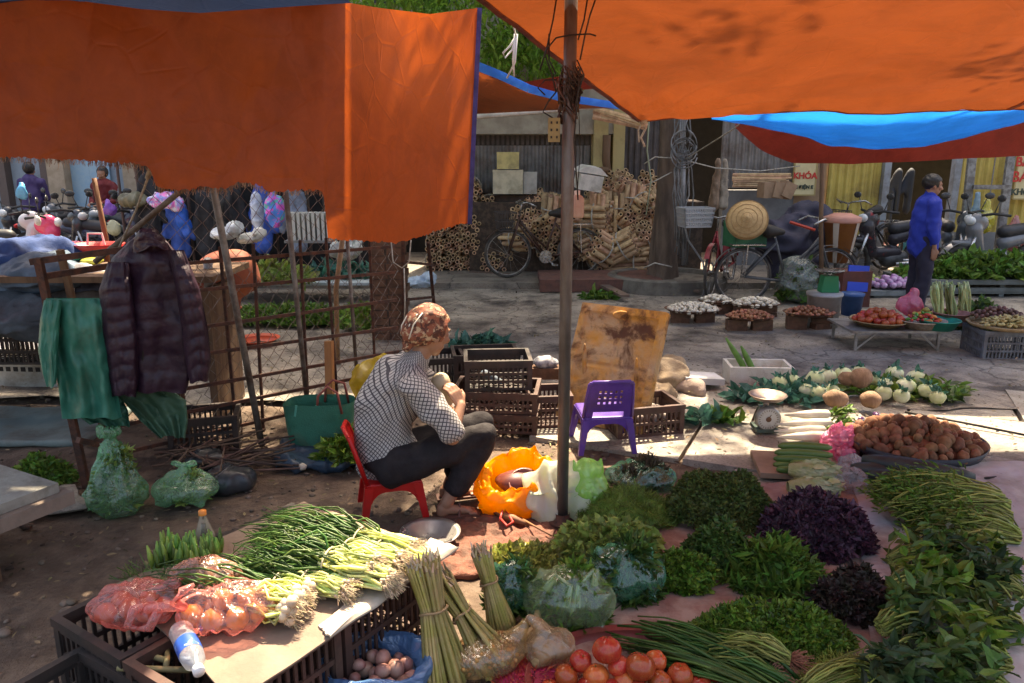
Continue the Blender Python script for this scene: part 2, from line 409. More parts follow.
def heap_leaves(mb, c, rx, ry, h, n, size, needle=False, pw=3.0, lift=.3, seed=0, wid=1.0, core=True, rz=0.0, spread=.12, stems=0, stem_mi=None, droop=.0):
    seed = seed or c[0] * 9 + c[1] * 5
    z = mound(rx, ry, h, pw, seed)
    u = nr.uniform(size=n); th = nr.uniform(0, 2*PI, n); r = np.sqrt(u) * 1.03
    x = r * np.cos(th) * rx; y = r * np.sin(th) * ry
    zz = z(x, y); e = .01
    nx = -(z(x + e, y) - zz) / e; ny = -(z(x, y + e) - zz) / e
    nrm = np.stack([nx * .7, ny * .7, np.ones(n)], 1); nrm /= np.linalg.norm(nrm, axis=1, keepdims=True)
    pos = np.stack([x, y, zz + nr.uniform(-.7, .25, n) * size], 1)
    pos[:, 2] = np.maximum(pos[:, 2], .004)
    yd = nrm * lift + rdir(n) * .8 + np.stack([np.cos(th), np.sin(th), np.zeros(n) - droop], 1) * .25
    yd[:, 2] = np.where((pos[:, 2] < .03) & (yd[:, 2] < 0), abs(yd[:, 2]) * .5, yd[:, 2])
    zn = nrm + rdir(n) * .7
    rot = frames(yd, zn); sc = size * nr.uniform(.4, 1.0, n) ** 1.5 * 1.75; sc = np.stack([sc * wid * nr.uniform(.7, 1.2, n), sc, sc * nr.uniform(.5, 1.6, n)], 1)
    cr, sr = math.cos(rz), math.sin(rz); RZ = np.array([[cr, -sr, 0], [sr, cr, 0], [0, 0, 1]])
    pos = pos @ RZ.T + np.array(c); rot = RZ @ rot
    if needle: mb.scat(NV, NF, pos, rot, sc)
    else: mb.scat(LV6, LF6, pos, rot, sc)
    if stems:
        k = nr.randint(0, n, stems); p0 = pos[k] - rot[k][:, :, 1] * size * 1.5; p1 = pos[k] + rot[k][:, :, 1] * size * .5
        p0[:, 2] = np.maximum(p0[:, 2], c[2] + .005)
        pm = (p0 + p1) / 2 + rdir(stems) * size * .2
        mb.tubes(np.stack([p0, pm, p1], 1), np.full((stems, 3), .0016), 3, stem_mi, cap=False)
    if core:
        mb.grid(lambda a, b: (lambda X, Y: (c[0] + cr*X - sr*Y, c[1] + sr*X + cr*Y, c[2] + max(0.002, float(z(X, Y)) - size * .25)))(rx * b * .97 * math.cos(2*PI*a), ry * b * .97 * math.sin(2*PI*a)), 28, 9, closeu=True)
def stems_fan(mb, A, B, n, ra, rb, rad, arch=.03, S=6, jit=.15, mi=None, flat=.6, taper=.5, ends=None):
    """a bunch of stems from A to B, spread ra at A and rb at B; returns tip positions and directions"""
    A = np.array(A, float); B = np.array(B, float); d = B - A; L = np.linalg.norm(d); d /= L
    up = np.array([0, 0, 1.]); 
    if abs(d[2]) > .8: up = np.array([0, 1., 0])
    r = np.cross(d, up); r /= np.linalg.norm(r); u = np.cross(r, d)
    th = nr.uniform(0, 2*PI, n); q = np.sqrt(nr.uniform(0, 1, n))
    ox, oy = q * np.cos(th), q * np.sin(th) * flat
    t = np.linspace(0, 1, S)[None, :, None]
    wob = nr.normal(size=(n, 1, 3)) * .012 * np.sin(t * PI) + nr.normal(size=(n, 1, 3)) * .01 * np.sin(t * 2 * PI)
    ln = (1 - jit * nr.uniform(0, 1, n))[:, None, None]
    sp = ra + (rb - ra) * t ** 1.2
    pts = A + d * L * t * ln + (r * ox[:, None, None] + u * oy[:, None, None]) * sp + up * arch * np.sin(t * PI) + wob * (rb / .06)
    pts[..., 2] = np.maximum(pts[..., 2], min(A[2], B[2]) - abs(flat) * ra * 1.1)
    rr = rad * nr.uniform(.7, 1.25, (n, 1)) * np.linspace(1, taper, S)[None]
    mb.tubes(pts, rr, 5, mi)
    return pts[:, -1], pts[:, -1] - pts[:, -2]
# ================================================================ world, sun
SUN = Vector((.09, .50, .85)).normalized()
w = bpy.data.worlds.new('World'); S.world = w; w.use_nodes = True
wn = w.node_tree; bg = wn.nodes['Background']
sky = wn.nodes.new('ShaderNodeTexSky'); sky.sky_type = 'NISHITA'; sky.sun_disc = False
el = math.asin(SUN.z); az = math.atan2(SUN.x, SUN.y)
sky.sun_elevation = el; sky.sun_rotation = az; sky.dust_density = 7.0; sky.air_density = 1.0
wn.links.new(sky.outputs[0], bg.inputs[0]); bg.inputs[1].default_value = .15
sd = bpy.data.lights.new('sun', 'SUN'); sd.energy = 5.0; sd.angle = R(.9); sd.color = (1, .88, .70)
so = bpy.data.objects.new('sun', sd); COL.objects.link(so); so.rotation_euler = SUN.to_track_quat('Z', 'Y').to_euler()
so.location = (0, 0, 30)
S.view_settings.view_transform = 'Standard'; S.view_settings.look = 'None'; S.view_settings.gamma = 1; S.view_settings.exposure = 1.88
S.view_settings.use_white_balance = True; S.view_settings.white_balance_temperature = 7300; S.view_settings.white_balance_tint = 10
S.render.engine = 'CYCLES'
S.cycles.max_bounces = 7; S.cycles.transparent_max_bounces = 24; S.cycles.diffuse_bounces = 4; S.cycles.glossy_bounces = 3; S.cycles.transmission_bounces = 5
S.cycles.caustics_reflective = False; S.cycles.caustics_refractive = False; S.cycles.sample_clamp_indirect = 6

# ================================================================ ground
m_dirt = M('dirt', (.10, .066, .045), .85, (.17, .12, .085), ns=7, lo=.38, hi=.65, dirt=(.035, .026, .022), dns=4, dlo=.48, dhi=.7, bump=1.6, bs=34)
m_road = M('worn_road', (.24, .205, .165), .6, (.38, .335, .27), ns=2.2, lo=.35, hi=.65, dirt=(.06, .05, .045), dns=1.7, dlo=.46, dhi=.64, bump=1.4, bs=34)
m_slab = M('concrete_slab', (.25, .22, .18), .55, (.36, .33, .28), ns=3, lo=.35, hi=.7, dirt=(.11, .085, .065), dns=2.2, dlo=.48, dhi=.72, bump=.5, bs=45, island=.14)
m_walk = M('shopfront_concrete', (.2, .165, .13), .7, (.28, .24, .19), ns=2, dirt=(.07, .06, .05), dns=1.5, dlo=.5, dhi=.72, bump=.6, bs=30)

m_road = cracks(m_road, .8, .012); m_slab = cracks(m_slab, 1.3, .006, .5); m_walk = cracks(m_walk, .7, .012)
def ground_z(x, y):
    return .022 * nz((x, y, 0), 1.3) + .010 * nz((x, y, 0), 6, 3) + .006 * nz((x, y, 0), 15, 9)
mb = MB()
xs = np.concatenate([[-300, -60, -20, -10], np.linspace(-6, 6, 150), [10, 20, 60, 300]]); ys = np.concatenate([[-60, -10, -2], np.linspace(.8, 7.5, 100), [9, 11, 14, 20, 60, 300]])
V = []; 
for y in ys:
    for x in xs:
        near = 1 if (-6 <= x <= 6 and .8 < y < 7.5) else 0
        V.append((x, y, -.03 + near * (ground_z(x, y))))
nx_ = len(xs); F = [(j*nx_+i, j*nx_+i+1, (j+1)*nx_+i+1, (j+1)*nx_+i) for j in range(len(ys)-1) for i in range(nx_-1)]
mb.raw(V, F); struct('ground', mb, m_dirt, True)
# road beyond the stalls: an irregular worn sheet
def edge_y(x):
    return 5.35 + .25 * nz((x, 0, 0), .9, 5) + .12 * nz((x, 0, 0), 4, 2) - (.0 if x < 1.2 else min(.25, (x - 1.2) * .2))
mb = MB()
mb.grid(lambda u, v: (-16 + 32*u, edge_y(-16 + 32*u) * (1 - v) + 10.25 * v, .012 + .012 * nz((-16 + 32*u, v*6, 0), 1.1) + .004 * nz((-16+32*u, v*6, 3), 7)), 220, 40)
struct('road', mb, m_road, True)
mb = MB(); mb.box((0, 17.2, .03), (34, 14, .12)); struct('pavement', mb, m_walk)
# big worn slabs under the goods on the right
mb = MB(); a = R(-24); ca, sa = math.cos(a), math.sin(a)
for i in range(-3, 7):
    for j in range(-4, 6):
        lx, ly = i * .98 + (.3 if j % 2 else 0), j * .8
        cx, cy = 1.6 + ca*lx - sa*ly, 4.4 + sa*lx + ca*ly
        if cy > 6.7 - .1 * cx or cy < 1.7 or cx < .55 + (4.6 - cy) * .22 or cx > 6.2: continue
        h = rnd.uniform(.0, .016)
        n = 7; q = []
        mb.box((cx, cy, h - .028), (.955 + rnd.uniform(-.012, .01), .775 + rnd.uniform(-.012, .01), .06), (rnd.uniform(-.006, .006), rnd.uniform(-.006, .006), a + rnd.uniform(-.012, .012)))
struct('paving_slabs', mb, m_slab)
# litter: trampled straw, leaf scraps, pebbles
m_litter = M('litter', (.2, .15, .08), .8, (.09, .07, .035), ns=10, island=.75)
m_pebble = M('pebble', (.17, .13, .1), .85, (.09, .065, .05), ns=9, island=.4, bump=.5)
n = 12000; mb = MB(); pos = np.stack([nr.uniform(-6, 6, n), nr.uniform(1.9, 10.4, n), np.zeros(n)], 1)
keep = (np.abs(pos[:, 0]) < .25 + .75 * pos[:, 1]); pos = pos[keep]; n = len(pos)
pos[:, 2] = [-.026 + ground_z(p[0], p[1]) + .008 for p in pos]
pos[:, 2] = np.where((pos[:, 0] > .8) | (pos[:, 1] > 5.2), .038, pos[:, 2])
yd = rdir(n); yd[:, 2] *= .12; rot = frames(yd, np.tile([[0, 0, 1.]], (n, 1)) + rdir(n) * .3)
sc = nr.uniform(.012, .05, n); mb.scat(LV6, LF6, pos, rot, np.stack([sc * nr.uniform(.15, .9, n), sc, sc * .5], 1))
struct_o = part('ground_litter', mb, m_litter); setp(struct_o, 'dry straw and leaf scraps trampled into the brown dirt', 'litter', kind='stuff')
mb = MB()
for i in range(1500):
    x, y = rnd.uniform(-4, 1), rnd.uniform(2, 6.2)
    if abs(x) > .3 + .75 * y: continue
    r = rnd.uniform(.004, .016) * (1.7 if rnd.random() < .08 else 1)
    mb.ell((x, y, -.03 + ground_z(x, y) + r * .3), (r * rnd.uniform(.8, 1.5), r, r * .6), (0, 0, rnd.uniform(0, 3)), 7, 5, lump=.4, seed=i)
o = part('pebbles', mb, m_pebble, smooth=True); setp(o, 'small stones and dirt clods scattered over the bare ground', 'pebbles', kind='stuff')

# ================================================================ tarps
t_or = tarp_mat('orange_tarp', (.27, .058, .016), (.14, .031, .007), .4)
t_orb = tarp_mat('orange_tarp_bright', (.5, .13, .03), (1, .25, .03), .6)
t_red = tarp_mat('red_tarp', (.2, .028, .02), (.28, .035, .02), .3)
t_blue = tarp_mat('blue_tarp', (.01, .13, .45), (.006, .16, .6), .6)
t_navy = tarp_mat('navy_tarp', (.009, .012, .028), (.02, .04, .1), .12, .7)
t_edge = M('tarp_hem', (.06, .05, .22), .5, (.02, .02, .1), ns=8)
t_bluehem = M('blue_hem', (.02, .2, .7), .45, (.05, .3, .8), ns=8, trans=.3)
rope_m = M('rope', (.5, .47, .4), .8, (.3, .27, .22), ns=30)
wire_m = M('dark_wire', (.02, .016, .014), .6)
steel = M('galvanised_pole', (.2, .19, .18), .45, (.12, .1, .09), ns=9, lo=.4, hi=.65, metal=.55, dirt=(.1, .05, .03), dns=5, dlo=.5, dhi=.7, bump=.2, stretch=(1, 1, .3))
rust = M('rusty_iron', (.13, .055, .035), .75, (.06, .035, .028), ns=22, bump=.5, bs=80, metal=.2)
wood = M('old_wood', (.17, .1, .055), .75, (.09, .05, .03), ns=8, bump=.6, bs=40, stretch=(1, 1, .15))

def interp(pts, x):
    return float(np.interp(x, [p[0] for p in pts], [p[1] for p in pts]))
# --- hanging sheet on the left, turning away at its right part
topc = [(-90, -6), (60, -2), (75, 0), (140, 9), (200, 13), (300, 6), (350, 3), (380, 8), (430, 14), (478, 8)]
botc = [(-90, 150), (0, 157), (75, 160), (147, 165), (151, 172), (157, 188), (190, 190), (200, 186), (225, 189), (240, 182), (250, 183), (262, 187), (270, 192), (298, 190), (321, 190), (324, 196), (328, 238), (345, 240), (395, 243), (410, 240), (440, 231), (468, 224)]
def sheetY(px):
    return 3.62 + (0 if px < 350 else (px - 350) / 128 * 1.1) - (0 if px > 350 else (350 - px) * .0005)
def sheet_pt(u, v):
    px = -90 + 568 * u
    # right edge leans
    yt, yb = interp(topc, px), interp(botc, px)
    py = yb + (yt - yb) * v
    fr = 1.8 * nz((px * .35, 0, 0), 1, 3) * (1 - v) ** 8 + 2.2 * nz((px * .9, 3, 0), 1, 8) * (1 - v) ** 12
    pxx = px + (10 * (v - 1) * max(0, (px - 420) / 58) if px > 420 else 0)
    Y = sheetY(px)
    a = px / 60
    Y += .05 * nz((a, v * 1.2, 0), .8, 1) + .05 * nz((a * .35, v * .6, 2), 1, 4) + .012 * fold((a, v * 1.6, 0), 1.2, 6) + .004 * fold((a * 2, v * 3, 0), 2.0, 12)
    if px > 350: Y += .06 * math.sin((px - 350) / 21) * (.35 + .5 * v)
    Y += .035 * math.sin(px / 33 + 4 * v) * (v ** 2)
    return P(pxx, py + fr, Y)
mb = MB(); mb.grid(sheet_pt, 284, 90)
sheet_l = solo('tarpaulin', mb, tarp_mat('orange_curtain', (.44, .085, .016), (.40, .075, .010), .45), 'long orange tarpaulin hanging like a curtain on the left with a torn ragged bottom edge', 'tarpaulin', smooth=True)
# frayed threads and hem are parts of the sheet
def rel(o, mbx):
    """shift world-space geometry into the local space of an unrotated thing"""
    loc = np.array(o.location); mbx.v = [v - loc for v in mbx.v]; return mbx
mb = MB(); N_ = 620; pts = []
for i in range(N_):
    px = rnd.uniform(-20, 335); yb = interp(botc, px); Y = sheetY(px) + .02
    L = rnd.uniform(1.5, 6) * (1.8 if rnd.random() < .1 else 1); dx = rnd.uniform(-2.5, 2.5)
    pts.append([P(px, yb - 2, Y), P(px + dx * .4, yb + L * .5, Y), P(px + dx, yb + L, Y - .01)])
mb.tubes(np.array([[tuple(q) for q in p] for p in pts]), np.full((N_, 3), .0011), 3, cap=False)
part('frayed_threads', rel(sheet_l, mb), M('thread', (.5, .33, .22), .8, (.3, .15, .08), island=.3), sheet_l)
mb = MB(); hp = [sheet_pt(1, v) + Vector((.006, -.004, 0)) for v in np.linspace(0, 1, 30)]
for a_, b_ in zip(hp[:-1], hp[1:]): mb.bar(a_, b_, .035, .006, up=(0, 1, 0))
part('hem', rel(sheet_l, mb), t_edge, sheet_l)

# --- roofs over the stall (above and behind the camera), open along one seam
def flat_tarp(name, quad, mat, label, cat='tarpaulin', nu=40, nv=40, sag=.12, wr=.02, seed=0, hem=None, hemw=.04, edgecurve=None):
    A, B, C, D = [Vector(q) for q in quad]  # A->B near edge, D->C far edge
    def fn(u, v):
        p = (A * (1-u) + B * u) * (1-v) + (D * (1-u) + C * u) * v
        e = 4 * u * (1-u) * 4 * v * (1-v)
        p = p + Vector((0, 0, -sag * e + wr * nz((p.x, p.y, 0), 2.2, seed) + wr * .8 * fold((p.x * .6, p.y * 1.4, 0), 2.0, seed) * min(1, e * 3) + wr * .5 * nz((p.x, p.y, 0), 7, seed)))
        if edgecurve: p = edgecurve(u, v, p)
        return p
    mb = MB(); mb.grid(fn, nu, nv); o = solo(name, mb, mat, label, cat, smooth=True)
    if hem:
        for (which, hm) in hem:
            hb = MB(); t = np.linspace(0, 1, 40)
            pp = {'far': [fn(q, 1) for q in t], 'near': [fn(q, 0) for q in t], 'left': [fn(0, q) for q in t], 'right': [fn(1, q) for q in t]}[which]
            for a_, b_ in zip(pp[:-1], pp[1:]): hb.bar(a_ + Vector((0, 0, -.004)), b_ + Vector((0, 0, -.004)), hemw, .008)
            part('hem', rel(o, hb), hm, o)
    return o, fn
flat_tarp('roof_tarpaulin', [(-4.5, 2.0, 2.7), (-.95, 2.0, 2.7), (-.68, 4.1, 2.37), (-4.8, 4.7, 2.3)], t_navy, 'dark navy tarpaulin roof seen above the top edge of the orange curtain', seed=3)
# right roof: far edge 640,118 -> 1024,97 ; left edge climbs towards the camera
c0 = P(641, 119, 5.45); c1 = P(1060, 96, 5.6); c1 = Vector((4.8, 5.6, c1.z))
l0 = P(479, -3, 3.45)
dirl = (l0 - c0); l1 = l0 + dirl * .75; l1.z = l0.z + .12
def ec(u, v, p):
    return p
mbq = MB()
def roof_r(u, v):   # v: 0 near .. 1 far
    left = (l1 * (1 - v / .55) + l0 * (v / .55)) if v < .55 else (l0 * (1 - (v - .55) / .45) + c0 * ((v - .55) / .45))
    right = Vector((5.0, l1.y * (1-v) + c1.y * v, 2.95 * (1-v) + c1.z * v))
    p = left * (1 - u) + right * u
    e = 4 * u * (1 - u)
    p.z += -.10 * e * (1 - (2*v-1)**2) + .03 * nz((p.x, p.y, 0), 1.6, 2) * min(1, u * 8) + .022 * fold((p.x * .5, p.y * 1.3, 0), 1.5, 5) * min(1, u * 8) * (1 - v * .6) + .010 * nz((p.x, p.y, 0), 8, 5)
    # tension creases running out of the tied corner
    d = (p - c0); r = math.hypot(d.x, d.y)
    if r > .05: p.z += .035 * math.sin(math.atan2(d.y, d.x) * 16) * math.exp(-r * .9) * min(1, r * 2.5)
    if v > .93: p.z -= (v - .93) * .25 * (1 - .3 * math.sin(u * 9))
    return p
mbq.grid(roof_r, 120, 90)
tr_o = solo('roof_tarpaulin', mbq, t_or, 'big orange tarpaulin roof on the right, tied down at its corner above the metal pole', 'tarpaulin', smooth=True)
hb = MB()
for pp in ([roof_r(0, t) for t in np.linspace(0, 1, 40)], [roof_r(t, 1) for t in np.linspace(0, 1, 50)]):
    for a_, b_ in zip(pp[:-1], pp[1:]): hb.bar(a_ + Vector((0, 0, -.003)), b_ + Vector((0, 0, -.003)), .03, .007)
part('hem', rel(tr_o, hb), M('rope_hem', (.2, .05, .03), .6, (.1, .03, .03), ns=8), tr_o)
hb = MB(); sm_ = [roof_r(.62 + .02 * (1-t), .3 + .7 * t) + Vector((0, 0, -.004)) for t in np.linspace(0, 1, 40)]
for a_, b_ in zip(sm_[:-1], sm_[1:]): hb.bar(a_, b_, .035, .006)
part('seam', rel(tr_o, hb), M('seam', (.26, .05, .015), .6), tr_o)
hb = MB(); kn = P(643, 121, 5.43)
hb.tube([kn, kn + Vector((.02, 0, -.05)), kn + Vector((-.01, 0, -.11)), kn + Vector((.02, 0, -.17))], .008, 6); hb.ell(kn, (.03, .02, .025), lump=.4)
hb.tube([kn, kn + Vector((-.03, 0, -.06)), kn + Vector((-.02, .01, -.14))], .006, 5)
part('corner_knot', rel(tr_o, hb), rope_m, tr_o)

# far tarps
bl0 = P(712, 112, 7.0); bl1 = P(1110, 84, 6.6)
low = [(712, 116), (760, 127), (790, 134), (830, 147), (880, 150), (925, 147), (965, 138), (1010, 127), (1060, 110), (1110, 96)]
def blue_fn(u, v):
    px = 712 + 398 * u
    p0 = P(px, 90 + (22 * (1-u) if 1 else 0), 6.3); p1 = P(px, interp(low, px), 7.6 + .3 * u)
    p = p0 * (1 - v) + p1 * v
    p.z += -.05 * math.sin(PI * v) + .016 * nz((p.x * 1.2, p.y * 3, 0), 2.5, 7) + .012 * fold((p.x * .8, p.y * 3, 0), 3, 3)
    return p
mb = MB(); mb.grid(blue_fn, 110, 40); solo('tarpaulin', mb, t_blue, 'bright blue tarpaulin sagging beyond the orange roof on the right', 'tarpaulin', smooth=True)
lowr = [(735, 128), (760, 150), (790, 163), (850, 164), (900, 162), (960, 159), (1040, 155), (1110, 152)]
def red_fn(u, v):
    px = 735 + 400 * u
    p0 = P(px, 104 + 18 * (1 - u), 8.0); p1 = P(px, interp(lowr, px), 8.35)
    p = p0 * (1 - v) + p1 * v; p.y += .05 * nz((p.x, p.z, 0), 2, 3); p.z += .008 * nz((p.x, p.z * 3, 0), 4, 3) * (1 if v > .5 else 0)
    return p
mb = MB(); mb.grid(red_fn, 70, 20); solo('tarpaulin', mb, t_red, 'dark red tarpaulin awning hanging under the blue one', 'tarpaulin', smooth=True)
def mid_fn(u, v):
    px = 430 + 240 * u; up = interp([(430, 36), (475, 64), (500, 74), (530, 88), (560, 96), (600, 102), (670, 112)], px)
    p1 = P(px, up, 6.6); p0 = P(px, interp([(430, 124), (475, 114), (600, 108), (670, 113)], px), 8.3)
    p = p0 * (1 - v) + p1 * v; p.z -= .04 * math.sin(PI * v) * (1 - u); return p
mb = MB(); mb.grid(mid_fn, 50, 16); om, _ = solo('tarpaulin', mb, t_or, 'small orange tarpaulin with a blue hem in front of the pale lintel', 'tarpaulin', smooth=True), 0
hb = MB(); pp = [mid_fn(t, 1) for t in np.linspace(0, 1, 40)]
for i, (a_, b_) in enumerate(zip(pp[:-1], pp[1:])): hb.bar(a_ + Vector((0, -.01, -.01)), b_ + Vector((0, -.01, -.01)), .012, .075 - .0007 * i)
part('hem', rel(om, hb), t_bluehem, om)
mb = MB(); mb.grid(lambda u, v: P(524 + 76 * u, 78 + 4 * (1-u) - 8 * u + (12 + 4 * u) * v, 8.6) + Vector((0, .3 * v, 0)), 12, 6)
solo('tarpaulin', mb, t_red, 'narrow dark red tarpaulin edge showing between the trees and the blue hem', 'tarpaulin', smooth=True)
# added canopy, hidden behind the curtain, keeps sun off the ground and the woman
flat_tarp('added_shade_canopy', [(-5.2, 4.15, 2.78), (-.27, 4.75, 2.76), (-.25, 6.2, 3.0), (-6.2, 6.2, 3.1)], t_or, 'unseen orange canopy added to shade the ground and the seated woman', seed=8, sag=.1)

# ================================================================ poles
def pole(name, label, pts, r, mat, cat='pole', n=14):
    mb = MB(); mb.tube(pts, r, n); return solo(name, mb, mat, label, cat, smooth=True)
pb = G(562, 522); 
main_pole = thing('tent_pole', 'grey steel pole holding up the roof in the middle, wrapped in old wires', 'pole', pb)
mb = MB(); mb.tube([(0, 0, -.03), (0, 0, 1.5), (.003, 0, 3.0)], .028, 20)
part('shaft', mb, steel, main_pole, True)
mb = MB(); mb.lathe([(.0, .0), (.07, 0), (.07, .01), (.038, .02), (.036, .05)], (0, 0, 0), 20); part('foot', mb, rust, main_pole, True)
# wires looping down
def pl(px, py, dy=-.045): 
    v = P(px, py, pb.y + dy); return v - pb
mb = MB()
W = [[(557, -5), (553, 20), (545, 55), (552, 75), (556, 92)], [(597, -5), (590, 15), (585, 35), (580, 60)], [(588, -5), (584, 20), (578, 40)],
     [(540, 70), (546, 50), (556, 38), (570, 35), (590, 34), (596, 36)], [(545, 95), (538, 88), (545, 80), (556, 80)], [(577, 60), (584, 75), (578, 92), (574, 140), (576, 170), (578, 200)],
     [(556, 92), (548, 102), (543, 112), (556, 120), (562, 118)], [(549, 34), (549, 60), (556, 74)]]
for wv in W: mb.tube([pl(a_, b_, -.05 + .01 * rnd.random()) for a_, b_ in wv], .0035, 5)
part('wire', mb, wire_m, main_pole, True)
mb = MB()
for k in range(34):
    y0 = rnd.uniform(60, 88); th = rnd.uniform(0, 6); r0 = .031 + rnd.random() * .014
    pts = []
    for q in range(9):
        t = q / 8; z = pl(562, y0 + t * rnd.uniform(18, 46)).z; aa = th + t * rnd.uniform(1, 2.5)
        pts.append((r0 * math.cos(aa) * (1 + .5 * math.sin(t * PI) * rnd.random()), r0 * math.sin(aa), z))
    mb.tube(pts, .004, 5)
part('wire_bundle', mb, M('brown_wire', (.12, .065, .04), .6, (.04, .025, .02), island=.5), main_pole, True)
mb = MB(); c = pl(554, 130, -.05); mb.box(c, (.05, .03, .1)); o = part('socket_box', mb, M('socket', (.3, .24, .1), .5, (.2, .15, .07)), main_pole)
mb = MB(); 
for dx in (-.012, .012):
    for dz in (-.03, 0, .03): mb.box(c + Vector((dx, -.017, dz)), (.007, .004, .01))
so_ = part('socket_hole', mb, wire_m, main_pole)
# translucent jug hanging behind the pole
jl = P(577, 205, 3.75); jug = thing('plastic_jug', 'small pinkish white plastic jug hanging beside the steel pole', 'jug', jl - Vector((0, 0, .06)))
mb = MB(); mb.lathe([(.001, 0), (.03, 0), (.034, .01), (.034, .085), (.028, .1), (.012, .11)], (0, 0, 0), 16, sy=.8); part('body', mb, M('jug', (.65, .42, .33), .4, (.7, .55, .45), trans=.4), jug, True)
mb = MB(); mb.lathe([(.001, .13), (.014, .128), (.014, .108)], (0, 0, 0), 12); part('cap', mb, M('jugcap', (.75, .6, .5), .4), jug, True)
mb = MB(); mb.tube([(0, 0, .12), (.01, 0, .3), (-.02, -.2, .55)], .002, 4); part('cord', mb, wire_m, jug)

pl2 = G(822, 306); mb = MB()
pole('awning_pole', 'thin brown wooden pole propping the blue and red tarpaulins', [pl2 + Vector((0, 0, -.03)), P(821, 220, pl2.y), P(823, 120, pl2.y)], [.028, .025, .023], wood)
mb = MB(); a_, b_ = P(430, 120.5, 9.3), P(622, 104, 9.3); b2 = P(475, 116.5, 9.3)
mb.tube([a_, P(540, 111.5, 9.28), b_], .03, 8); solo('awning_rail', mb, M('white_paint', (.55, .52, .46), .5, (.4, .36, .3)), 'pale metal rail running under the small orange tarpaulin', 'rail', smooth=True)
# ropes
mb = MB(); mb.tube([P(516, 37, 6.4), P(512, 50, 6.4), P(505, 58, 6.4), P(503, 53, 6.38), P(510, 46, 6.4), P(515, 38, 6.4)], .008, 5)
mb.tube([P(515, 34, 6.4), P(513, 60, 6.4), P(514, 76, 6.5)], .009, 5); mb.tube([P(517, 34, 6.4), P(515, 62, 6.4), P(507, 78, 6.5)], .008, 5); mb.tube([P(516, 35, 6.4), P(512, 22, 6.1), P(500, 8, 5)], .006, 5)
solo('rope', mb, M('white_rope', (.7, .72, .68), .7), 'knotted white rope dangling in front of the tree leaves', 'rope', smooth=True)
mb = MB(); mb.tube([P(649, 117, 5.5), P(647, 150, 6.0), P(651, 180, 6.5), P(646, 215, 6.7)], .006, 5); solo('rope', mb, M('green_rope', (.28, .38, .32), .7), 'thin greenish rope hanging left of the tree trunk', 'rope', smooth=True)
mb = MB(); mb.tube([P(768, 98, 6.4), P(735, 128, 8), P(684, 160, 10)], .007, 5); solo('rope', mb, rope_m, 'taut pale rope running from the blue tarpaulin to the trunk', 'rope', smooth=True)

# ================================================================ tree with round kerbed bed
bark = M('bark', (.15, .105, .075), .85, (.08, .055, .04), ns=7, bump=1, bs=26, stretch=(1, 1, .25))
tb = G(662, 288); tb.z = 0
tree = thing('street_tree', 'big shade tree with a bare brown trunk wound with wires and a dense green crown', 'tree', tb)
mb = MB(); tp = [(0, 0, -.05), (.0, 0, .5), (.03, .02, 1.2), (.02, 0, 2.2), (.12, -.2, 3.3), (0, -.4, 4.4)]
def rib(u, v):
    k = v * 5; i = min(4, int(k)); f = k - i
    c = Vector(tp[i]) * (1 - f) + Vector(tp[i+1]) * f; r = np.interp(v, [0, .05, .15, .5, 1], [.27, .22, .18, .165, .12]) * (1 + .12 * math.sin(u * 2 * PI * 3 + v * 4) + .1 * nz((math.cos(u*6.28)*2, math.sin(u*6.28)*2, v * 5), 1.2))
    return c + Vector((math.cos(2*PI*u) * r, math.sin(2*PI*u) * r, 0))
mb.grid(rib, 28, 60, closeu=True); part('trunk', mb, bark, tree, True)
lm = leafm('tree_leaf', (.13, .28, .035), (.24, .42, .07), trans=.5, isl=.4)
mb = MB()
limbs = [((0, -.4, 4.3), (-1.6, -1.4, 5.3), (-2.6, -3.0, 5.5)), ((0, -.4, 4.2), (1.5, -1.2, 5.4), (2.8, -2.0, 5.9)), ((0, -.4, 4.3), (-.6, 1.2, 5.8), (-1.2, 3, 6.8)), ((0, -.3, 4.0), (2.2, .8, 5.2), (4.3, 1.6, 5.9)),
         ((0, -.4, 4.1), (-.6, -1.6, 5.3), (-.8, -2.9, 5.6)), ((.1, -.3, 3.8), (-2.6, .3, 4.3), (-5.2, .2, 4.6)), ((0, -.4, 4.4), (.6, -.8, 6), (.5, -1, 7.4))]
for L_ in limbs: mb.tube([L_[0], tuple((Vector(L_[0]) + Vector(L_[1])) / 2 + Vector((.1, .1, .1))), L_[1], L_[2]], [.1, .08, .06, .02], 8)
part('limb', mb, bark, tree, True)
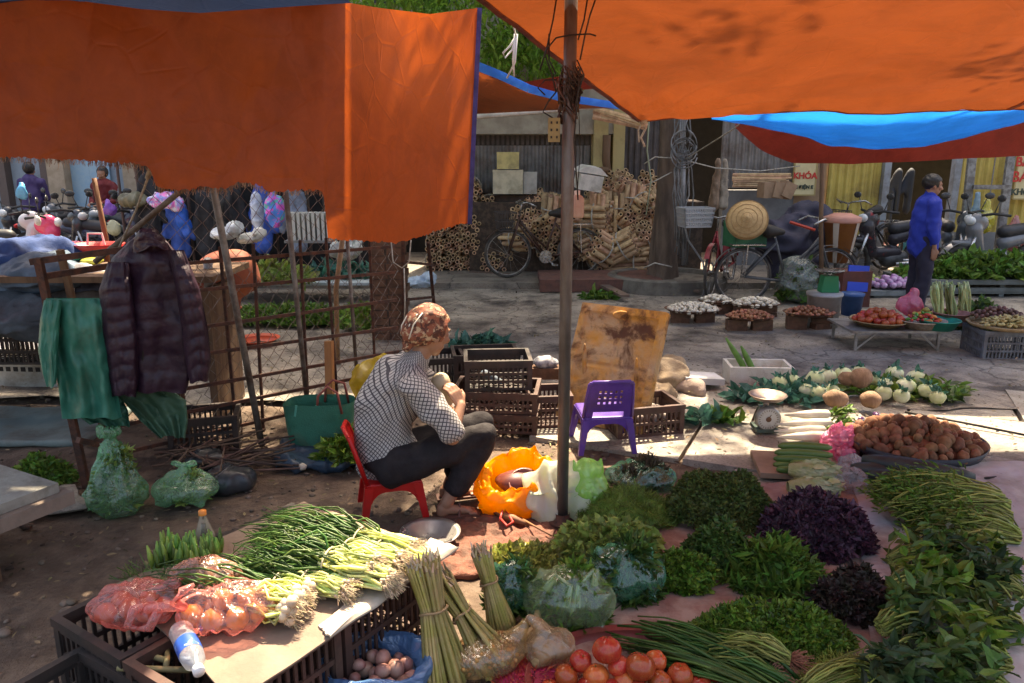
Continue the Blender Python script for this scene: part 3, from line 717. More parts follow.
# crown clumps
def crown(n_cl, cen, rad, per, size, mbx, filt=None):
    for k in range(n_cl):
        d = Vector(rdir(1)[0]); d *= rnd.random() ** .4
        c = Vector(cen) + Vector((d.x * rad[0], d.y * rad[1], d.z * rad[2]))
        if filt and not filt(c + tb): continue
        if c.x + tb.x > .9 and c.y + tb.y < 9 and rnd.random() < .72: continue
        n = per; q = rdir(n) * (nr.uniform(0, 1, n) ** .6)[:, None] * np.array([.55, .55, .4]) * rnd.uniform(.7, 1.2)
        pos = q + np.array(c)
        yd = rdir(n) * .8 + np.array([0, 0, -.7]); zn = rdir(n) * .6 + np.array([0, 0, 1])
        sc = size * nr.uniform(.6, 1.3, n)
        mbx.scat(LV6, LF6, pos, frames(yd, zn), np.stack([sc * .8, sc, sc], 1))
mb = MB()
def sunfree(c):
    # lanes the sun keeps open, as in the photograph: over the lit onions, the yellow bag and the road on the right
    for tgt, rr in (((-.38, 2.55, .35), .55), ((-.55, 2.35, .35), .45), ((.2, 4.1, .1), .62), ((.05, 3.35, 0), .6), ((.45, 4.2, .1), .5), ((3.6, 5.2, 0), 1.5), ((2.9, 4.9, 0), .9)):
        v = c - Vector(tgt); d = (v - SUN * v.dot(SUN)).length
        if d < rr + .25: return False
    return True
crown(95, (-.3, -2.6, 6.0), (4.6, 3.4, 1.2), 60, .14, mb, sunfree)
crown(34, (-2.35, -3.6, 5.0), (.5, 1.5, .5), 110, .13, mb, sunfree)  # leaf clump above the view, put there to shade the seated woman
crown(60, (-3.4, -1.0, 4.1), (2.6, 2.4, .9), 120, .12, mb, sunfree)
crown(26, (-2.3, .9, 3.3), (1.6, 1.2, .8), 200, .11, mb)
crown(34, (-.35, -2.9, 5.2), (1.35, .9, .35), 90, .13, mb, sunfree)  # dense unseen clump added to shade the paving slabs
part('crown', mb, lm, tree)
# wires and pipe on the trunk
tw = thing('wire_bundle', 'tangle of grey cables looping round the thin pipe beside the tree trunk', 'cables', tb)
mb = MB()
for k in range(9):
    x0 = rnd.uniform(676, 690); pts = [P(x0 + rnd.uniform(-5, 5), y, tb.y - .35 + rnd.uniform(-.05, .05)) - tb for y in (112, 135, 150, 170, 195, 215, 240 + k * 3)]
    mb.tube(pts, .009, 5)
for k in range(7):
    c = P(684, rnd.uniform(140, 158), tb.y - .42) - tb; r = rnd.uniform(.08, .17)
    mb.tube([(c.x + r * math.cos(t), c.y + .03 * math.sin(3 * t), c.z + r * math.sin(t)) for t in np.linspace(0, 6.1, 16)], .008, 5)
mb.tube([P(683, 220, tb.y - .5) - tb, P(688, 240, tb.y - .6) - tb, P(703, 262, tb.y - .7) - tb, P(706, 285, tb.y - .8) - tb, P(702, 297, tb.y - .85) - tb], .012, 6)
part('cable', mb, M('grey_cable', (.22, .22, .22), .6, (.12, .12, .12), island=.4), tw, True)
mb = MB(); mb.tube([P(644, 164, tb.y - .2) - tb, P(655, 157, tb.y - .32) - tb, P(672, 158, tb.y - .3) - tb], .008, 5); mb.tube([P(645, 186, tb.y - .2) - tb, P(657, 180, tb.y - .3) - tb, P(672, 172, tb.y - .3) - tb], .008, 5); mb.tube([P(644, 268, tb.y - .2) - tb, P(655, 263, tb.y - .32) - tb, P(672, 267, tb.y - .3) - tb], .01, 5)
part('tie', mb, rope_m, tw, True)
mb = MB(); mb.tube([P(684, 265, tb.y - .3), P(683, 118, tb.y - .3)], .032, 10); solo('pipe', mb, M('grey_pipe', (.33, .33, .33), .45, (.22, .22, .22), ns=6, metal=.3), 'thin grey vertical pipe just right of the tree trunk', 'pipe', smooth=True)
mb = MB(); R0 = .82
pr = [(R0, -.02), (R0 - .02, .18), (R0 - .05, .2), (R0 - .14, .2), (R0 - .16, .14), (.01, .16)]
mb.lathe(pr, (tb.x + .05, tb.y - .02, 0), 48, sy=.85)
solo('tree_bed_kerb', mb, M('mossy_concrete', (.17, .15, .12), .85, (.09, .075, .06), ns=4, bump=.8, bs=20), 'low round concrete kerb around the tree trunk', 'kerb', smooth=False)
# ================================================================ shop building behind
FY = 12.0
def corr(mb, x0, x1, z0, z1, y, pitch=.11, amp=.022, sharp=True):
    n = int((x1 - x0) / pitch) * 4
    V = []; 
    for z in (z0, z1):
        for i in range(n + 1):
            ph = i % 4; V.append((x0 + (x1-x0) * i / n, y - (amp if ph in (1, 2) else 0), z))
    mb.raw(V, [(i, i+1, n+2+i, n+1+i) for i in range(n)])
def fx(px, Y=None): return P(px, 200, Y or FY).x
def fz(py, Y=None): return P(512, py, Y or FY).z
bl = thing('shop_row', 'long low shop row with a pale lintel, roller shutters and yellow columns', 'building', (0, FY, 0))
plaster = M('pale_plaster', (.4, .37, .3), .8, (.3, .27, .22), ns=3, dirt=(.15, .12, .09), dns=1.2, dlo=.5, dhi=.75, bump=.3)
yel = M('yellow_plaster', (.5, .4, .18), .75, (.42, .33, .15), ns=4, dirt=(.2, .15, .08), dns=2, dlo=.52, dhi=.75)
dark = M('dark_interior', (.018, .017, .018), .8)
gsh = M('grey_shutter', (.22, .21, .2), .5, (.15, .14, .13), ns=4, metal=.3, dirt=(.1, .06, .04), dns=2)
bsh = M('brown_shutter', (.1, .085, .08), .55, (.06, .05, .05), ns=4)
ysh = M('yellow_shutter', (.55, .42, .1), .5, (.45, .33, .08), ns=4, dirt=(.2, .14, .05), dns=1.5, dlo=.5, dhi=.75)
def lb(a, b, z0, z1, d=.3, y=0, mb=None):
    mb = mb or MB(); mb.box(((a+b)/2, y + d/2, (z0+z1)/2), (b-a, d, z1-z0)); return mb
Z = fz
top = 11.0
mb = lb(-3.4, 14, 2.42, top, .3, .0); part('added_upper_wall', mb, plaster, bl)  # upper storeys out of view, made tall to keep the sun off the road
for i in range(3):
    for j in range(6): part('window', lb(-2 + j * 2.7, -.8 + j * 2.7, 3.9 + i * 2.4, 5.2 + i * 2.4, .1, -.03), M('window_glass', (.05, .06, .07), .15), bl)
mb = lb(fx(420), fx(612), 2.06, 2.5, .5, -.3); part('lintel', mb, plaster, bl)
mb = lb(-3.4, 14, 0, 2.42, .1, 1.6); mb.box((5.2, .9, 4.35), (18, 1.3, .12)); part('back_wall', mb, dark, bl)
mb = MB()
mb.box(((fx(470)+fx(592))/2, .02, 1.95), (fx(592)-fx(470), .06, .2)); 
mb2 = MB(); corr(mb2, fx(425), fx(592), .05, 1.9, .0); part('shutter', mb2, gsh, bl, label='grey corrugated roller shutter behind the polystyrene boxes')
mb2 = MB()
for i in range(36): mb2.box((fx(425) + i * .075, -.01, 1.98), (.04, .03, .14))
part('vent_grille', mb2, bsh, bl)
for a_, b_ in ((590, 604), (609, 620)):
    part('column', lb(fx(a_), fx(b_), 0.05, 2.45, .35, -.32), yel, bl)
part('recess', lb(fx(604), fx(609), 0.05, 2.4, .1, -.1), M('rec', (.25, .18, .09), .8), bl)
mb2 = MB(); corr(mb2, fx(620), fx(662), .05, 2.42, .0, .09); part('shutter', mb2, bsh, bl, label='dark brown corrugated shutter behind the bamboo heap')
mb2 = MB(); corr(mb2, fx(718), fx(796), fz(188), 2.42, .0, .1); part('panel', mb2, gsh, bl, label='grey corrugated panel above the grey low wall')
part('low_wall', lb(fx(722), fx(792), .05, fz(190), .2, -.06), M('cement', (.2, .2, .2), .8, (.14, .14, .14), ns=3, bump=.3), bl)
part('shop_front', lb(fx(792), fx(826), .05, 2.42, .2, .02), M('tan_wall', (.34, .22, .13), .75, (.25, .17, .1), ns=3), bl)
for a_, b_ in ((826, 881), (956, 1100)): mb2 = MB(); corr(mb2, fx(a_), fx(b_), fz(237), 2.42, .0, .12, .03); part('shutter', mb2, ysh, bl)
part('plinth', lb(fx(826), fx(881), .05, fz(236), .25, -.04), M('cement'  , (.2,.2,.2)), bl)
part('plinth', lb(fx(950), fx(1100), .05, fz(232), .25, -.04), M('cement', (.2,.2,.2)), bl)
part('counter', lb(fx(878), fx(957), fz(262), fz(247), .5, .2), M('red_counter', (.16, .05, .04), .6), bl)
mb2 = MB()
for q in (881, 950): mb2.box((fx(q), -.06, 1.2), (.1, .12, 2.4))
part('door_frame', mb2, M('grey_frame', (.3, .32, .34), .5, (.2, .2, .2)), bl)
# things hanging in the open shop
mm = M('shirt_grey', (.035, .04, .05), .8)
for i, (px, py) in enumerate(((899, 186), (911, 186), (891, 205))):
    c = P(px, py, FY + .35); me = blob([('cap', c + Vector((-.02, 0, .2)), c + Vector((-.03, 0, -.35)), .09, .1, (1, .5)), ('cap', c + Vector((-.05, 0, .2)), c + Vector((-.17, 0, -.1)), .05, .05)], .03, 4)
    solo('hanging_shirt', None, mm, ['grey shirt hanging deep in the open shop, left of the pair', 'pale grey shirt hanging deep in the open shop, right of the pair', 'small grey garment hanging low in the open shop doorway'][i], 'shirt', me=me)
for px, py, col, lb_ in ((925, 238, (.55, .55, .58), 'pale electric kettle on the shop counter behind the man'), (905, 243, (.05, .3, .4), 'small teal jar on the shop counter')):
    c = P(px, py, FY + .05); mb = MB(); mb.lathe([(.001, 0), (.09, 0), (.085, .2), (.05, .28), (.001, .3)], tuple(c - Vector((0, 0, .12))), 14); solo('kettle' if px == 925 else 'jar', mb, M('kt%d' % px, col, .35), lb_, 'kettle' if px == 925 else 'jar', smooth=True)
# signs with writing
sign_y = M('sign_board', (.68, .58, .32), .6, (.6, .5, .27), ns=6)
def text(s, size, mat, loc, parent, name='lettering', bold=.0):
    cu = bpy.data.curves.new('t', 'FONT'); cu.body = s; cu.size = size; cu.extrude = .004; cu.align_x = 'CENTER'; cu.align_y = 'CENTER'; cu.offset = bold
    o = bpy.data.objects.new('t', cu); COL.objects.link(o); dg = bpy.context.evaluated_depsgraph_get(); dg.update()
    me = bpy.data.meshes.new_from_object(o.evaluated_get(dg)); bpy.data.objects.remove(o)
    t = part(name, None, mat, parent, me=me); t.location = loc; t.rotation_euler = (R(90), 0, 0); return t
redp = M('red_paint', (.55, .04, .03), .5); darkp = M('dark_paint', (.05, .07, .05), .5)
def sign(x0, x1, y0, y1, lines, label, Y):
    a_, b_ = P(x0, y1, Y), P(x1, y0, Y); w_, h_ = b_.x - a_.x, b_.z - a_.z
    t = thing('shop_sign', label, 'sign', ((a_.x + b_.x)/2, Y, a_.z))
    mb = MB(); mb.box((0, 0, h_/2), (w_, .03, h_)); part('board', mb, sign_y, t)
    mb = MB()
    for (c_, s_) in (((-w_/2, 0, h_/2), (.02, .045, h_)), ((w_/2, 0, h_/2), (.02, .045, h_)), ((0, 0, 0), (w_, .045, .02)), ((0, 0, h_), (w_, .045, .02))): mb.box(c_, s_)
    part('frame', mb, M('sign_frame', (.4, .3, .12), .6), t)
    for s_, fx_, fz_, sz, mt in lines: text(s_, sz, mt, (fx_ * w_, -.022, fz_ * h_), t, bold=.004)
sign(792, 817, 162, 195, [('KHÓA', 0, .58, .125, redp), ('E ĐIỆN E', 0, .24, .068, darkp)], 'small cream sign reading KHÓA in red letters', FY - .15)
sign(1012, 1052, 155, 199, [('BÁN', -.2, .84, .19, redp), ('BÁN', -.2, .5, .22, redp), ('KHÓA XE', -.02, .16, .13, darkp)], 'cream sign with red letters at the right edge of the photo', FY - .25)
# steel door frame standing in front (right) with bags hung on it
sf = thing('steel_frame', 'narrow grey steel frame stand in front of the yellow shutters, with bags hung on it', 'frame', (fx(990, 10.9), 10.9, .05))
g_ = M('mottled_steel', (.28, .28, .27), .5, (.14, .13, .12), ns=14, metal=.3)
X0 = fx(990, 10.9); mb = MB()
for q in (970, 1006): mb.bar((fx(q, 10.9) - X0, 0, 0), (fx(q, 10.9) - X0 + (.04 if q > 990 else -.0), .1, fz(150, 10.9)), .11, .05)
part('upright', mb, g_, sf)
mb = MB()
for q in (187, 256): mb.bar((fx(970, 10.9) - X0, -.03, fz(q, 10.9) - .05), (fx(1006, 10.9) - X0, -.03, fz(q, 10.9) - .05), .05, .06)
mb.bar((fx(988, 10.9) - X0, -.03, fz(222, 10.9)), (fx(988, 10.9) - X0, -.03, fz(150, 10.9)), .012); part('crossbar', mb, g_, sf)
for i, (px, py, col, la, rr) in enumerate(((985, 217, (.75, .7, .12), 'yellow plastic bag hanging on the steel frame', .13), (975, 215, (.35, .55, .7), 'pale blue plastic bag hanging on the steel frame', .1), (1013, 238, (.6, .25, .22), 'pink plastic bag hanging at the right edge of the photo', .2))):
    c = P(px, py, 10.75); me = blob([('ell', c + Vector((0, 0, -.06)), (rr, rr * .6, rr * 1.3)), ('cap', c, c + Vector((0, 0, .3)), rr * .5, .02)], .025, 2, lambda p, n: .02 * fold(p, 9, i))
    solo('plastic_bag', None, plastic('bagc%d' % i, col, .55), la, 'bag', me=me)

# ================================================================ left background wall and pillars
lw = thing('side_building', 'pale blue grey shop wall behind the parked motorbikes', 'building', (-9.6, 15.2, 0))
mb = MB(); mb.box((0, .15, 4.5), (12.2, .3, 9)); part('wall', mb, M('bluegrey_wall', (.3, .36, .42), .8, (.24, .29, .34), ns=2, dirt=(.15, .17, .2), dns=1), lw)
mb = MB(); X0 = -9.6
for q in (5, 48): mb.box((fx(q, 15) - X0, -.1, 1.9), (.16, .2, 3.8))
part('door_jamb', mb, M('jamb', (.12, .09, .08), .7), lw)
mb = MB(); mb.box((fx(62, 15) - X0, -.15, 1.9), (.32, .3, 3.8)); mb.box((fx(136, 15) - X0, -.15, 1.9), (.3, .3, 3.8)); part('pillar', mb, M('tan_pillar', (.42, .33, .24), .8, (.33, .26, .18)), lw)
mb = MB(); mb.box((fx(76, 15) - X0, -.03, 1.9), (.5, .06, 3.8)); mb.box((fx(88, 15)-X0, -.03, 1.9), (.8, .05, 3.8)); part('door', mb, M('blue_door', (.28, .45, .6), .6, (.35, .5, .6)), lw)
# dark stall of hanging goods at 150-330
dk = thing('dark_stall', 'dark covered stall behind the chain-link fence hung with black goods', 'stall', (fx(250, 11.5), 11.5, 0))
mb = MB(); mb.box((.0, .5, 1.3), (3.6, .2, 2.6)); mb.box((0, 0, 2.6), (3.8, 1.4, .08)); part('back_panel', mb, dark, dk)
mb = MB()
for i in range(15): mb.tube([(-1.7 + i * .24, -.4 + .1 * (i % 2), .0), (-1.68 + i * .24, -.45, 2.5)], .02, 6)
part('post', mb, M('postd', (.1, .07, .06), .8, island=.4), dk)
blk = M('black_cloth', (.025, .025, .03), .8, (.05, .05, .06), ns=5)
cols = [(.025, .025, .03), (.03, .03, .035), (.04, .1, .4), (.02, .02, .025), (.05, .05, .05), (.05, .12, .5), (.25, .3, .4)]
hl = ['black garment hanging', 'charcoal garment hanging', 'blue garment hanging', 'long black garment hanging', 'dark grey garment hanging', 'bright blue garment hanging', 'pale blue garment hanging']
pl_ = ['behind the leftmost chain-link diamonds', 'right of the blue plastic sheet', 'behind the leaning fence post', 'in the darkest part of the stall', 'under the torn scallop of the curtain', 'beside the floral bag', 'next to the striped white stack']
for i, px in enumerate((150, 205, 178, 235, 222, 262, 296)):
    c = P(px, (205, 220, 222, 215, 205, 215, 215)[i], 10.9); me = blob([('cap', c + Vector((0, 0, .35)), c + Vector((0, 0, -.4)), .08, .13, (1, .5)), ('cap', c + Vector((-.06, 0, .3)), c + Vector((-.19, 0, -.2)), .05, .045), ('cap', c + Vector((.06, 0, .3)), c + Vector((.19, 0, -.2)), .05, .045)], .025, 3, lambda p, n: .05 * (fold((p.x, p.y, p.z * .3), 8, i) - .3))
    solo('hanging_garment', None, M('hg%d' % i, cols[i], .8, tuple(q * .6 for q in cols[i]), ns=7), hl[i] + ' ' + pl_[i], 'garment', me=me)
flo = M('floral', (.25, .3, .7), .6, (.7, .15, .5), ns=14, lo=.45, hi=.55, dirt=(.6, .6, .75), dns=12, dlo=.52, dhi=.56)
c = P(163, 200, 10.2); solo('shopping_bag', None, flo, 'pink and violet floral bag near the leaning grey pole', 'bag', me=blob([('ell', c, (.2, .12, .1)), ('ell', c + Vector((.15, 0, -.05)), (.1, .1, .1))], .02, 3, lambda p, n: .04 * (fold(p, 9) - .4)))
c = P(275, 210, 9.8); solo('shopping_bag', None, M('floral2', (.08, .25, .75), .5, (.7, .1, .55), ns=9, lo=.48, hi=.54, dirt=(.1, .45, .35), dns=7, dlo=.52, dhi=.56), 'glossy blue and magenta bag hanging behind the chain-link fence', 'bag', me=blob([('ell', c, (.12, .1, .22)), ('cap', c, c + Vector((0, 0, .35)), .07, .02)], .02, 2, lambda p, n: .03 * (fold(p, 9) - .4)))
c = P(257, 212, 10); solo('shopping_bag', None, M('whp', (.6, .65, .75), .5, (.3, .35, .5), ns=9), 'white plastic bag hanging left of the blue and magenta one', 'bag', me=blob([('ell', c, (.07, .07, .26))], .02, 3, lambda p, n: .02 * fold(p, 9)))
# stack of white striped packs (310-330,215-240)
sp = thing('pack_stack', 'stack of white slatted racks behind the fence', 'rack', P(308, 240, 9.6))
mb = MB()
for i in range(9): mb.box((-.2 + i * .06, 0, .17), (.035, .2, .34))
part('slat', mb, M('slatw', (.5, .5, .47), .6), sp); mb = MB(); mb.box((0.04, .12, .17), (.56, .03, .34)); mb.box((0.04, 0, -.01), (.6, .26, .03)); part('back', mb, M('slatb', (.2, .2, .2), .6), sp)
# small boxes / basket at right of them
# plants on the ground behind the fence and tall street items continue in other sections
# ================================================================ bamboo / cane bundles
cane = M('cane_end', (.6, .38, .22), .75, (.42, .25, .14), ns=10, island=.35)
cand = M('cane_hole', (.03, .02, .015), .9)
def cane_mesh(n, r, L):
    mb = MB(); cr = r / math.sqrt(n) * .88
    Mx = Matrix(((1,0,0),(0,0,1),(0,-1,0)))
    for i in range(n):
        q = math.sqrt((i + .5) / n) * r; th = i * 2.39996; x, z = q * math.cos(th), q * math.sin(th); dy = rnd.uniform(-.03, .03); c_ = cr * rnd.uniform(.8, 1.1)
        mb.lathe([(c_, L + dy), (c_, dy), (c_ * .55, dy), (c_ * .5, .05 + dy)], (x, 0, z), 8, Mx)
        mb.m[-1] = (len(mb.f[-1]), 0)
        k = len(mb.f[-1]); f = mb.f.pop(); mb.m.pop()
        mb.f += [f[:2*8], f[2*8:]]; mb.m += [(16, 0), (k - 16, 1)]
    return mb
cane_me = [cane_mesh(n, r, L).mesh('cane_bundle', True) for n, r, L in ((20, .19, .5), (25, .21, .42), (15, .16, .6))]
band = [MB().tube([((r + .012) * math.cos(t), .2, (r + .012) * math.sin(t)) for t in np.linspace(0, 2*PI, 20)[:-1]], .012, 5, closed=True).mesh('band') for r in (.19, .21, .16)]
def bundle_at(v, k, rz, rx, label, group):
    o = thing('cane_bundle', label, 'cane bundle', v, group=group, rot=(rx, 0, rz))
    part('canes', None, [cane, cand], o, me=cane_me[k]) if False else None
    c = bpy.data.objects.new('canes', cane_me[k]); COL.objects.link(c); c.parent = o
    b = bpy.data.objects.new('band', band[k]); COL.objects.link(b); b.parent = o
for m_ in cane_me: m_.materials.append(cane); m_.materials.append(cand)
for b_ in band: b_.materials.append(rope_m)
# left neat stack (455-510)
for i in range(5):
    for j in range(5):
        px = 437 + j * 17.5; z = .16 + i * .265
        if i == 4 and j in (0, 3, 4): continue
        if i == 3 and j == 4: continue
        v = P(px, 260, 11.3); v.z = z + .06
        bundle_at(v + Vector((rnd.uniform(-.02, .02), rnd.uniform(-.1, .1), 0)), 2, rnd.uniform(-.12, .12), rnd.uniform(-.05, .05), 'hollow cane bundle in the neat stack left of the bicycle', 'cane bundles stacked left of the bicycle')
# right heap (520-655,175-270)
hp = [(528,238,0),(545,232,1),(560,240,0),(592,243,1),(614,238,0),(636,240,1),(604,262,0),(630,252,1),(575,250,0),(548,250,2),(525,215,1),(545,212,0),(566,215,1),(588,215,0),(610,216,1),(633,214,0),(648,232,2),(650,212,1),
      (555,195,2),(600,192,2),(622,194,0),(644,192,2),(612,180,2),(634,182,2),(590,200,1),(534,195,2),(650,262,2),(626,178,2),(648,180,2)]
for i, (px, py, k) in enumerate(hp):
    Y = 10.9 + (262 - py) * .006 + rnd.uniform(-.15, .1); v = P(px, py, Y); v.z = max(v.z, .2)
    up = py < 200
    bundle_at(v, k, rnd.uniform(-1.2, 1.2), (rnd.uniform(-1.6, -.3) if up else rnd.uniform(-.7, .4)), 'hollow cane bundle in the loose heap left of the tree trunk', 'cane bundles heaped beside the tree trunk')
mb = MB(); mb.box((fx(585, 11.5), 11.55, .55), (3.4, .6, 1.1)); mb.box((fx(478, 11.9), 11.85, .6), (1.5, .2, 1.2))
solo('crate_pile', mb, M('dark_cane', (.05, .035, .025), .9, (.1, .065, .045), ns=14, lo=.45, hi=.6), 'dark mass of older cane behind the two cane stacks', 'cane', kind='stuff')
# planks on the ground
plk = M('weathered_plank', (.16, .11, .075), .8, (.09, .065, .05), ns=7, stretch=(.2, 1, 1), bump=.4, island=.3)
for i, (x0, y0, x1, y1, la) in enumerate(((440, 262, 528, 268, 'weathered plank sloping down from the cane stack'), (470, 252, 600, 276, 'long thin plank lying behind the bicycle wheels'), (470, 266, 560, 272, 'short plank lying under the bicycle front wheel'), (560, 268, 700, 285, 'long plank lying in front of the cane heap'), (570, 262, 625, 290, 'reddish plank lying left of the round kerb'))):
    a_ = G(x0, y0 + 6, .05 + .02 * i); b_ = G(x1, y1 + 6, .03 + .015 * i); mb = MB(); mb.bar(a_, b_, .12, .03); solo('plank', mb, plk, la, 'plank')
# reddish sheet under the heap
mb = MB(); mb.box((fx(600, 10.3), 10.35, .1), (1.6, .9, .16)); solo('pallet', mb, M('red_mat', (.16, .07, .05), .8, (.1, .05, .04), ns=9), 'low reddish wooden platform under the cane heap', 'platform')
# polystyrene boxes against the shutter
def foam_box(name, label, px0, px1, py0, py1, Y, col, depth=.35, lid=False, rz=0, holes=True):
    a_, b_ = P(px0, py1, Y), P(px1, py0, Y); w_, h_ = b_.x - a_.x, b_.z - a_.z
    t = thing(name, label, 'foam box', ((a_.x+b_.x)/2, Y + depth/2, a_.z), rz)
    fm = M('foam_%d' % int(px0), col, .8, tuple(q * .75 for q in col), ns=6, dirt=(.25, .2, .12), dns=4, dlo=.52, dhi=.75, bump=.3, bs=90)
    mb = MB(); mb.box((0, 0, h_/2), (w_, depth, h_)); part('body', mb, fm, t)
    mb = MB(); mb.box((0, 0, h_ + .012), (w_ * 1.02, depth * 1.02, .03)); part('lid', mb, fm, t)
    return t
sb = MB(); sb.box((fx(515, 11.6), 11.65, P(515, 195, 11.3).z / 2), (.85, .5, P(515, 195, 11.3).z - .02)); solo('pallet_stack', sb, M('brownbox', (.09, .06, .045), .8, (.05, .04, .03), ns=8), 'dark wooden box carrying the two polystyrene boxes', 'box')
foam_box('foam_box', 'dirty white polystyrene box under the yellow one', 493, 523, 172, 194, 11.25, (.6, .54, .38))
foam_box('foam_box', 'yellow polystyrene box on top of the white one', 497, 519, 154, 169, 11.28, (.62, .52, .22))
foam_box('foam_box', 'greyish polystyrene box right of the dirty white one', 523.5, 537, 174, 194, 11.35, (.5, .48, .43), .3)
fb = foam_box('foam_box', 'small white polystyrene box with a peaked lid lying on the cane heap', 576, 600, 176, 190, 10.7, (.75, .7, .62), .3, rz=.3)
mb = MB(); h_ = .2; mb.prism([(-.22, h_ + .03), (.22, h_ + .03), (.1, h_ + .12), (-.1, h_ + .12)], -.15, .15, 1); part('peak', mb, M('foam_576', (.7,.7,.7)), fb)
fb.rotation_euler = (.1, .15, .2)
# logs/sack under the eave
mb = MB()
for i in range(12): mb.tube([P(592 + rnd.uniform(0, 10), 108 + rnd.uniform(0, 16), 11.3), P(640 + rnd.uniform(0, 8), 118 + rnd.uniform(0, 10), 11.2)], .04, 6)
solo('firewood', mb, cane, 'bundle of sticks stored up under the eave above the cane heap', 'sticks')
mb = MB(); mb.tube([P(607, 135, 11.5), P(606, 160, 11.5), P(609, 180, 11.5)], .06, 7); mb.ell(P(603, 170, 11.45), (.1, .05, .05)); solo('rope_coil', mb, M('brown_rope', (.16, .09, .05), .8), 'thick brown rope hanging down between the two yellow columns', 'rope', smooth=True)
# white bucket-like stone left of bicycle
c = P(463, 262, 9.9); c.z = 0.0
mb = MB(); mb.lathe([(.001, 0), (.12, 0), (.13, .17), (.11, .18), (.1, .1), (.001, .1)], tuple(G(463, 268)), 16); solo('pot', mb, M('clay_pale', (.3, .26, .2), .8, (.2, .17, .13), ns=6), 'small pale round pot on the ground left of the old bicycle', 'pot', smooth=True)
# hanging towels between trunk and sign
for px, w_, la, col in ((717, .1, 'tan cloth hanging from the cord right of the trunk', (.3, .2, .13)), (724, .07, 'pale cloth hanging from the cord right of the trunk', (.4, .33, .25))):
    c = P(px, 182, 10.9); solo('hanging_cloth', None, M('tw%d' % px, col, .85, tuple(q * .6 for q in col), ns=9), la, 'cloth', me=blob([('cap', c + Vector((0, 0, .28)), c + Vector((-.03 if px < 720 else 0, 0, -.3)), w_ * .5, w_ * 1.1, (1, .5))], .025, 3, lambda p, n: .02 * fold((p.x * 3, p.y, p.z * .6), 8)))
mb = MB(); mb.tube([P(684, 160, tb.y - .3), P(715, 168, 10.6), P(760, 171, 11.3), P(800, 166, 11.8)], .008, 5); solo('cord', mb, rope_m, 'pale cord strung from the trunk to the sign', 'cord', smooth=True)
mb = MB()
for i in range(22):
    y0 = rnd.uniform(174, 186); mb.tube([P(732 + rnd.uniform(0, 6), y0, 11.6), P(786 + rnd.uniform(-4, 6), y0 + rnd.uniform(-2, 2), 11.6)], .022, 6)
solo('cane_row', mb, cane, 'canes laid flat along the top of the grey low wall', 'canes')
for i in range(3):
    v = P(766 + i * 10, 190, 11.3); mb = MB(); mb.box((v.x, v.y, v.z), (.17, .2, .22), (0, .2 * i, .2)); solo('carton', mb, M('cardb', (.36, .23, .14), .85, (.28, .18, .11), ns=7), ['brown cardboard carton leftmost of three under the KHÓA sign', 'brown cardboard carton in the middle of three under the KHÓA sign', 'brown cardboard carton rightmost of three under the KHÓA sign'][i], 'carton')

# ================================================================ bicycles and motorbikes
tyre = M('tyre', (.035, .033, .03), .8, (.09, .075, .06), ns=9); rim_m = M('rim', (.35, .33, .3), .4, (.16, .12, .1), ns=12, metal=.7); chrome = M('chrome', (.5, .5, .5), .25, (.3, .28, .26), ns=9, metal=.9)
def wheel(parent, x, r, name='wheel', w_=.018):
    e = thing(name, None, None, (x, 0, r)); e.parent = parent
    Mx = Matrix(((1,0,0),(0,0,-1),(0,1,0)))
    mb = MB(); mb.tube([(r * .965 * math.cos(t), 0, r * .965 * math.sin(t)) for t in np.linspace(0, 2*PI, 33)[:-1]], w_, 8, closed=True); part('tyre', mb, tyre, e, True)
    mb = MB(); mb.tube([(r * .9 * math.cos(t), 0, r * .9 * math.sin(t)) for t in np.linspace(0, 2*PI, 33)[:-1]], w_ * .55, 6, closed=True); part('rim', mb, rim_m, e, True)
    mb = MB()
    for i in range(18):
        t = i * 2 * PI / 18; mb.tube([(.02 * math.cos(t + 1), (.02 if i % 2 else -.02), .02 * math.sin(t + 1)), (r * .9 * math.cos(t), 0, r * .9 * math.sin(t))], .0022, 3)
    mb.tube([(0, -.04, 0), (0, .04, 0)], .02, 8); part('spokes', mb, rim_m, e)
    return e
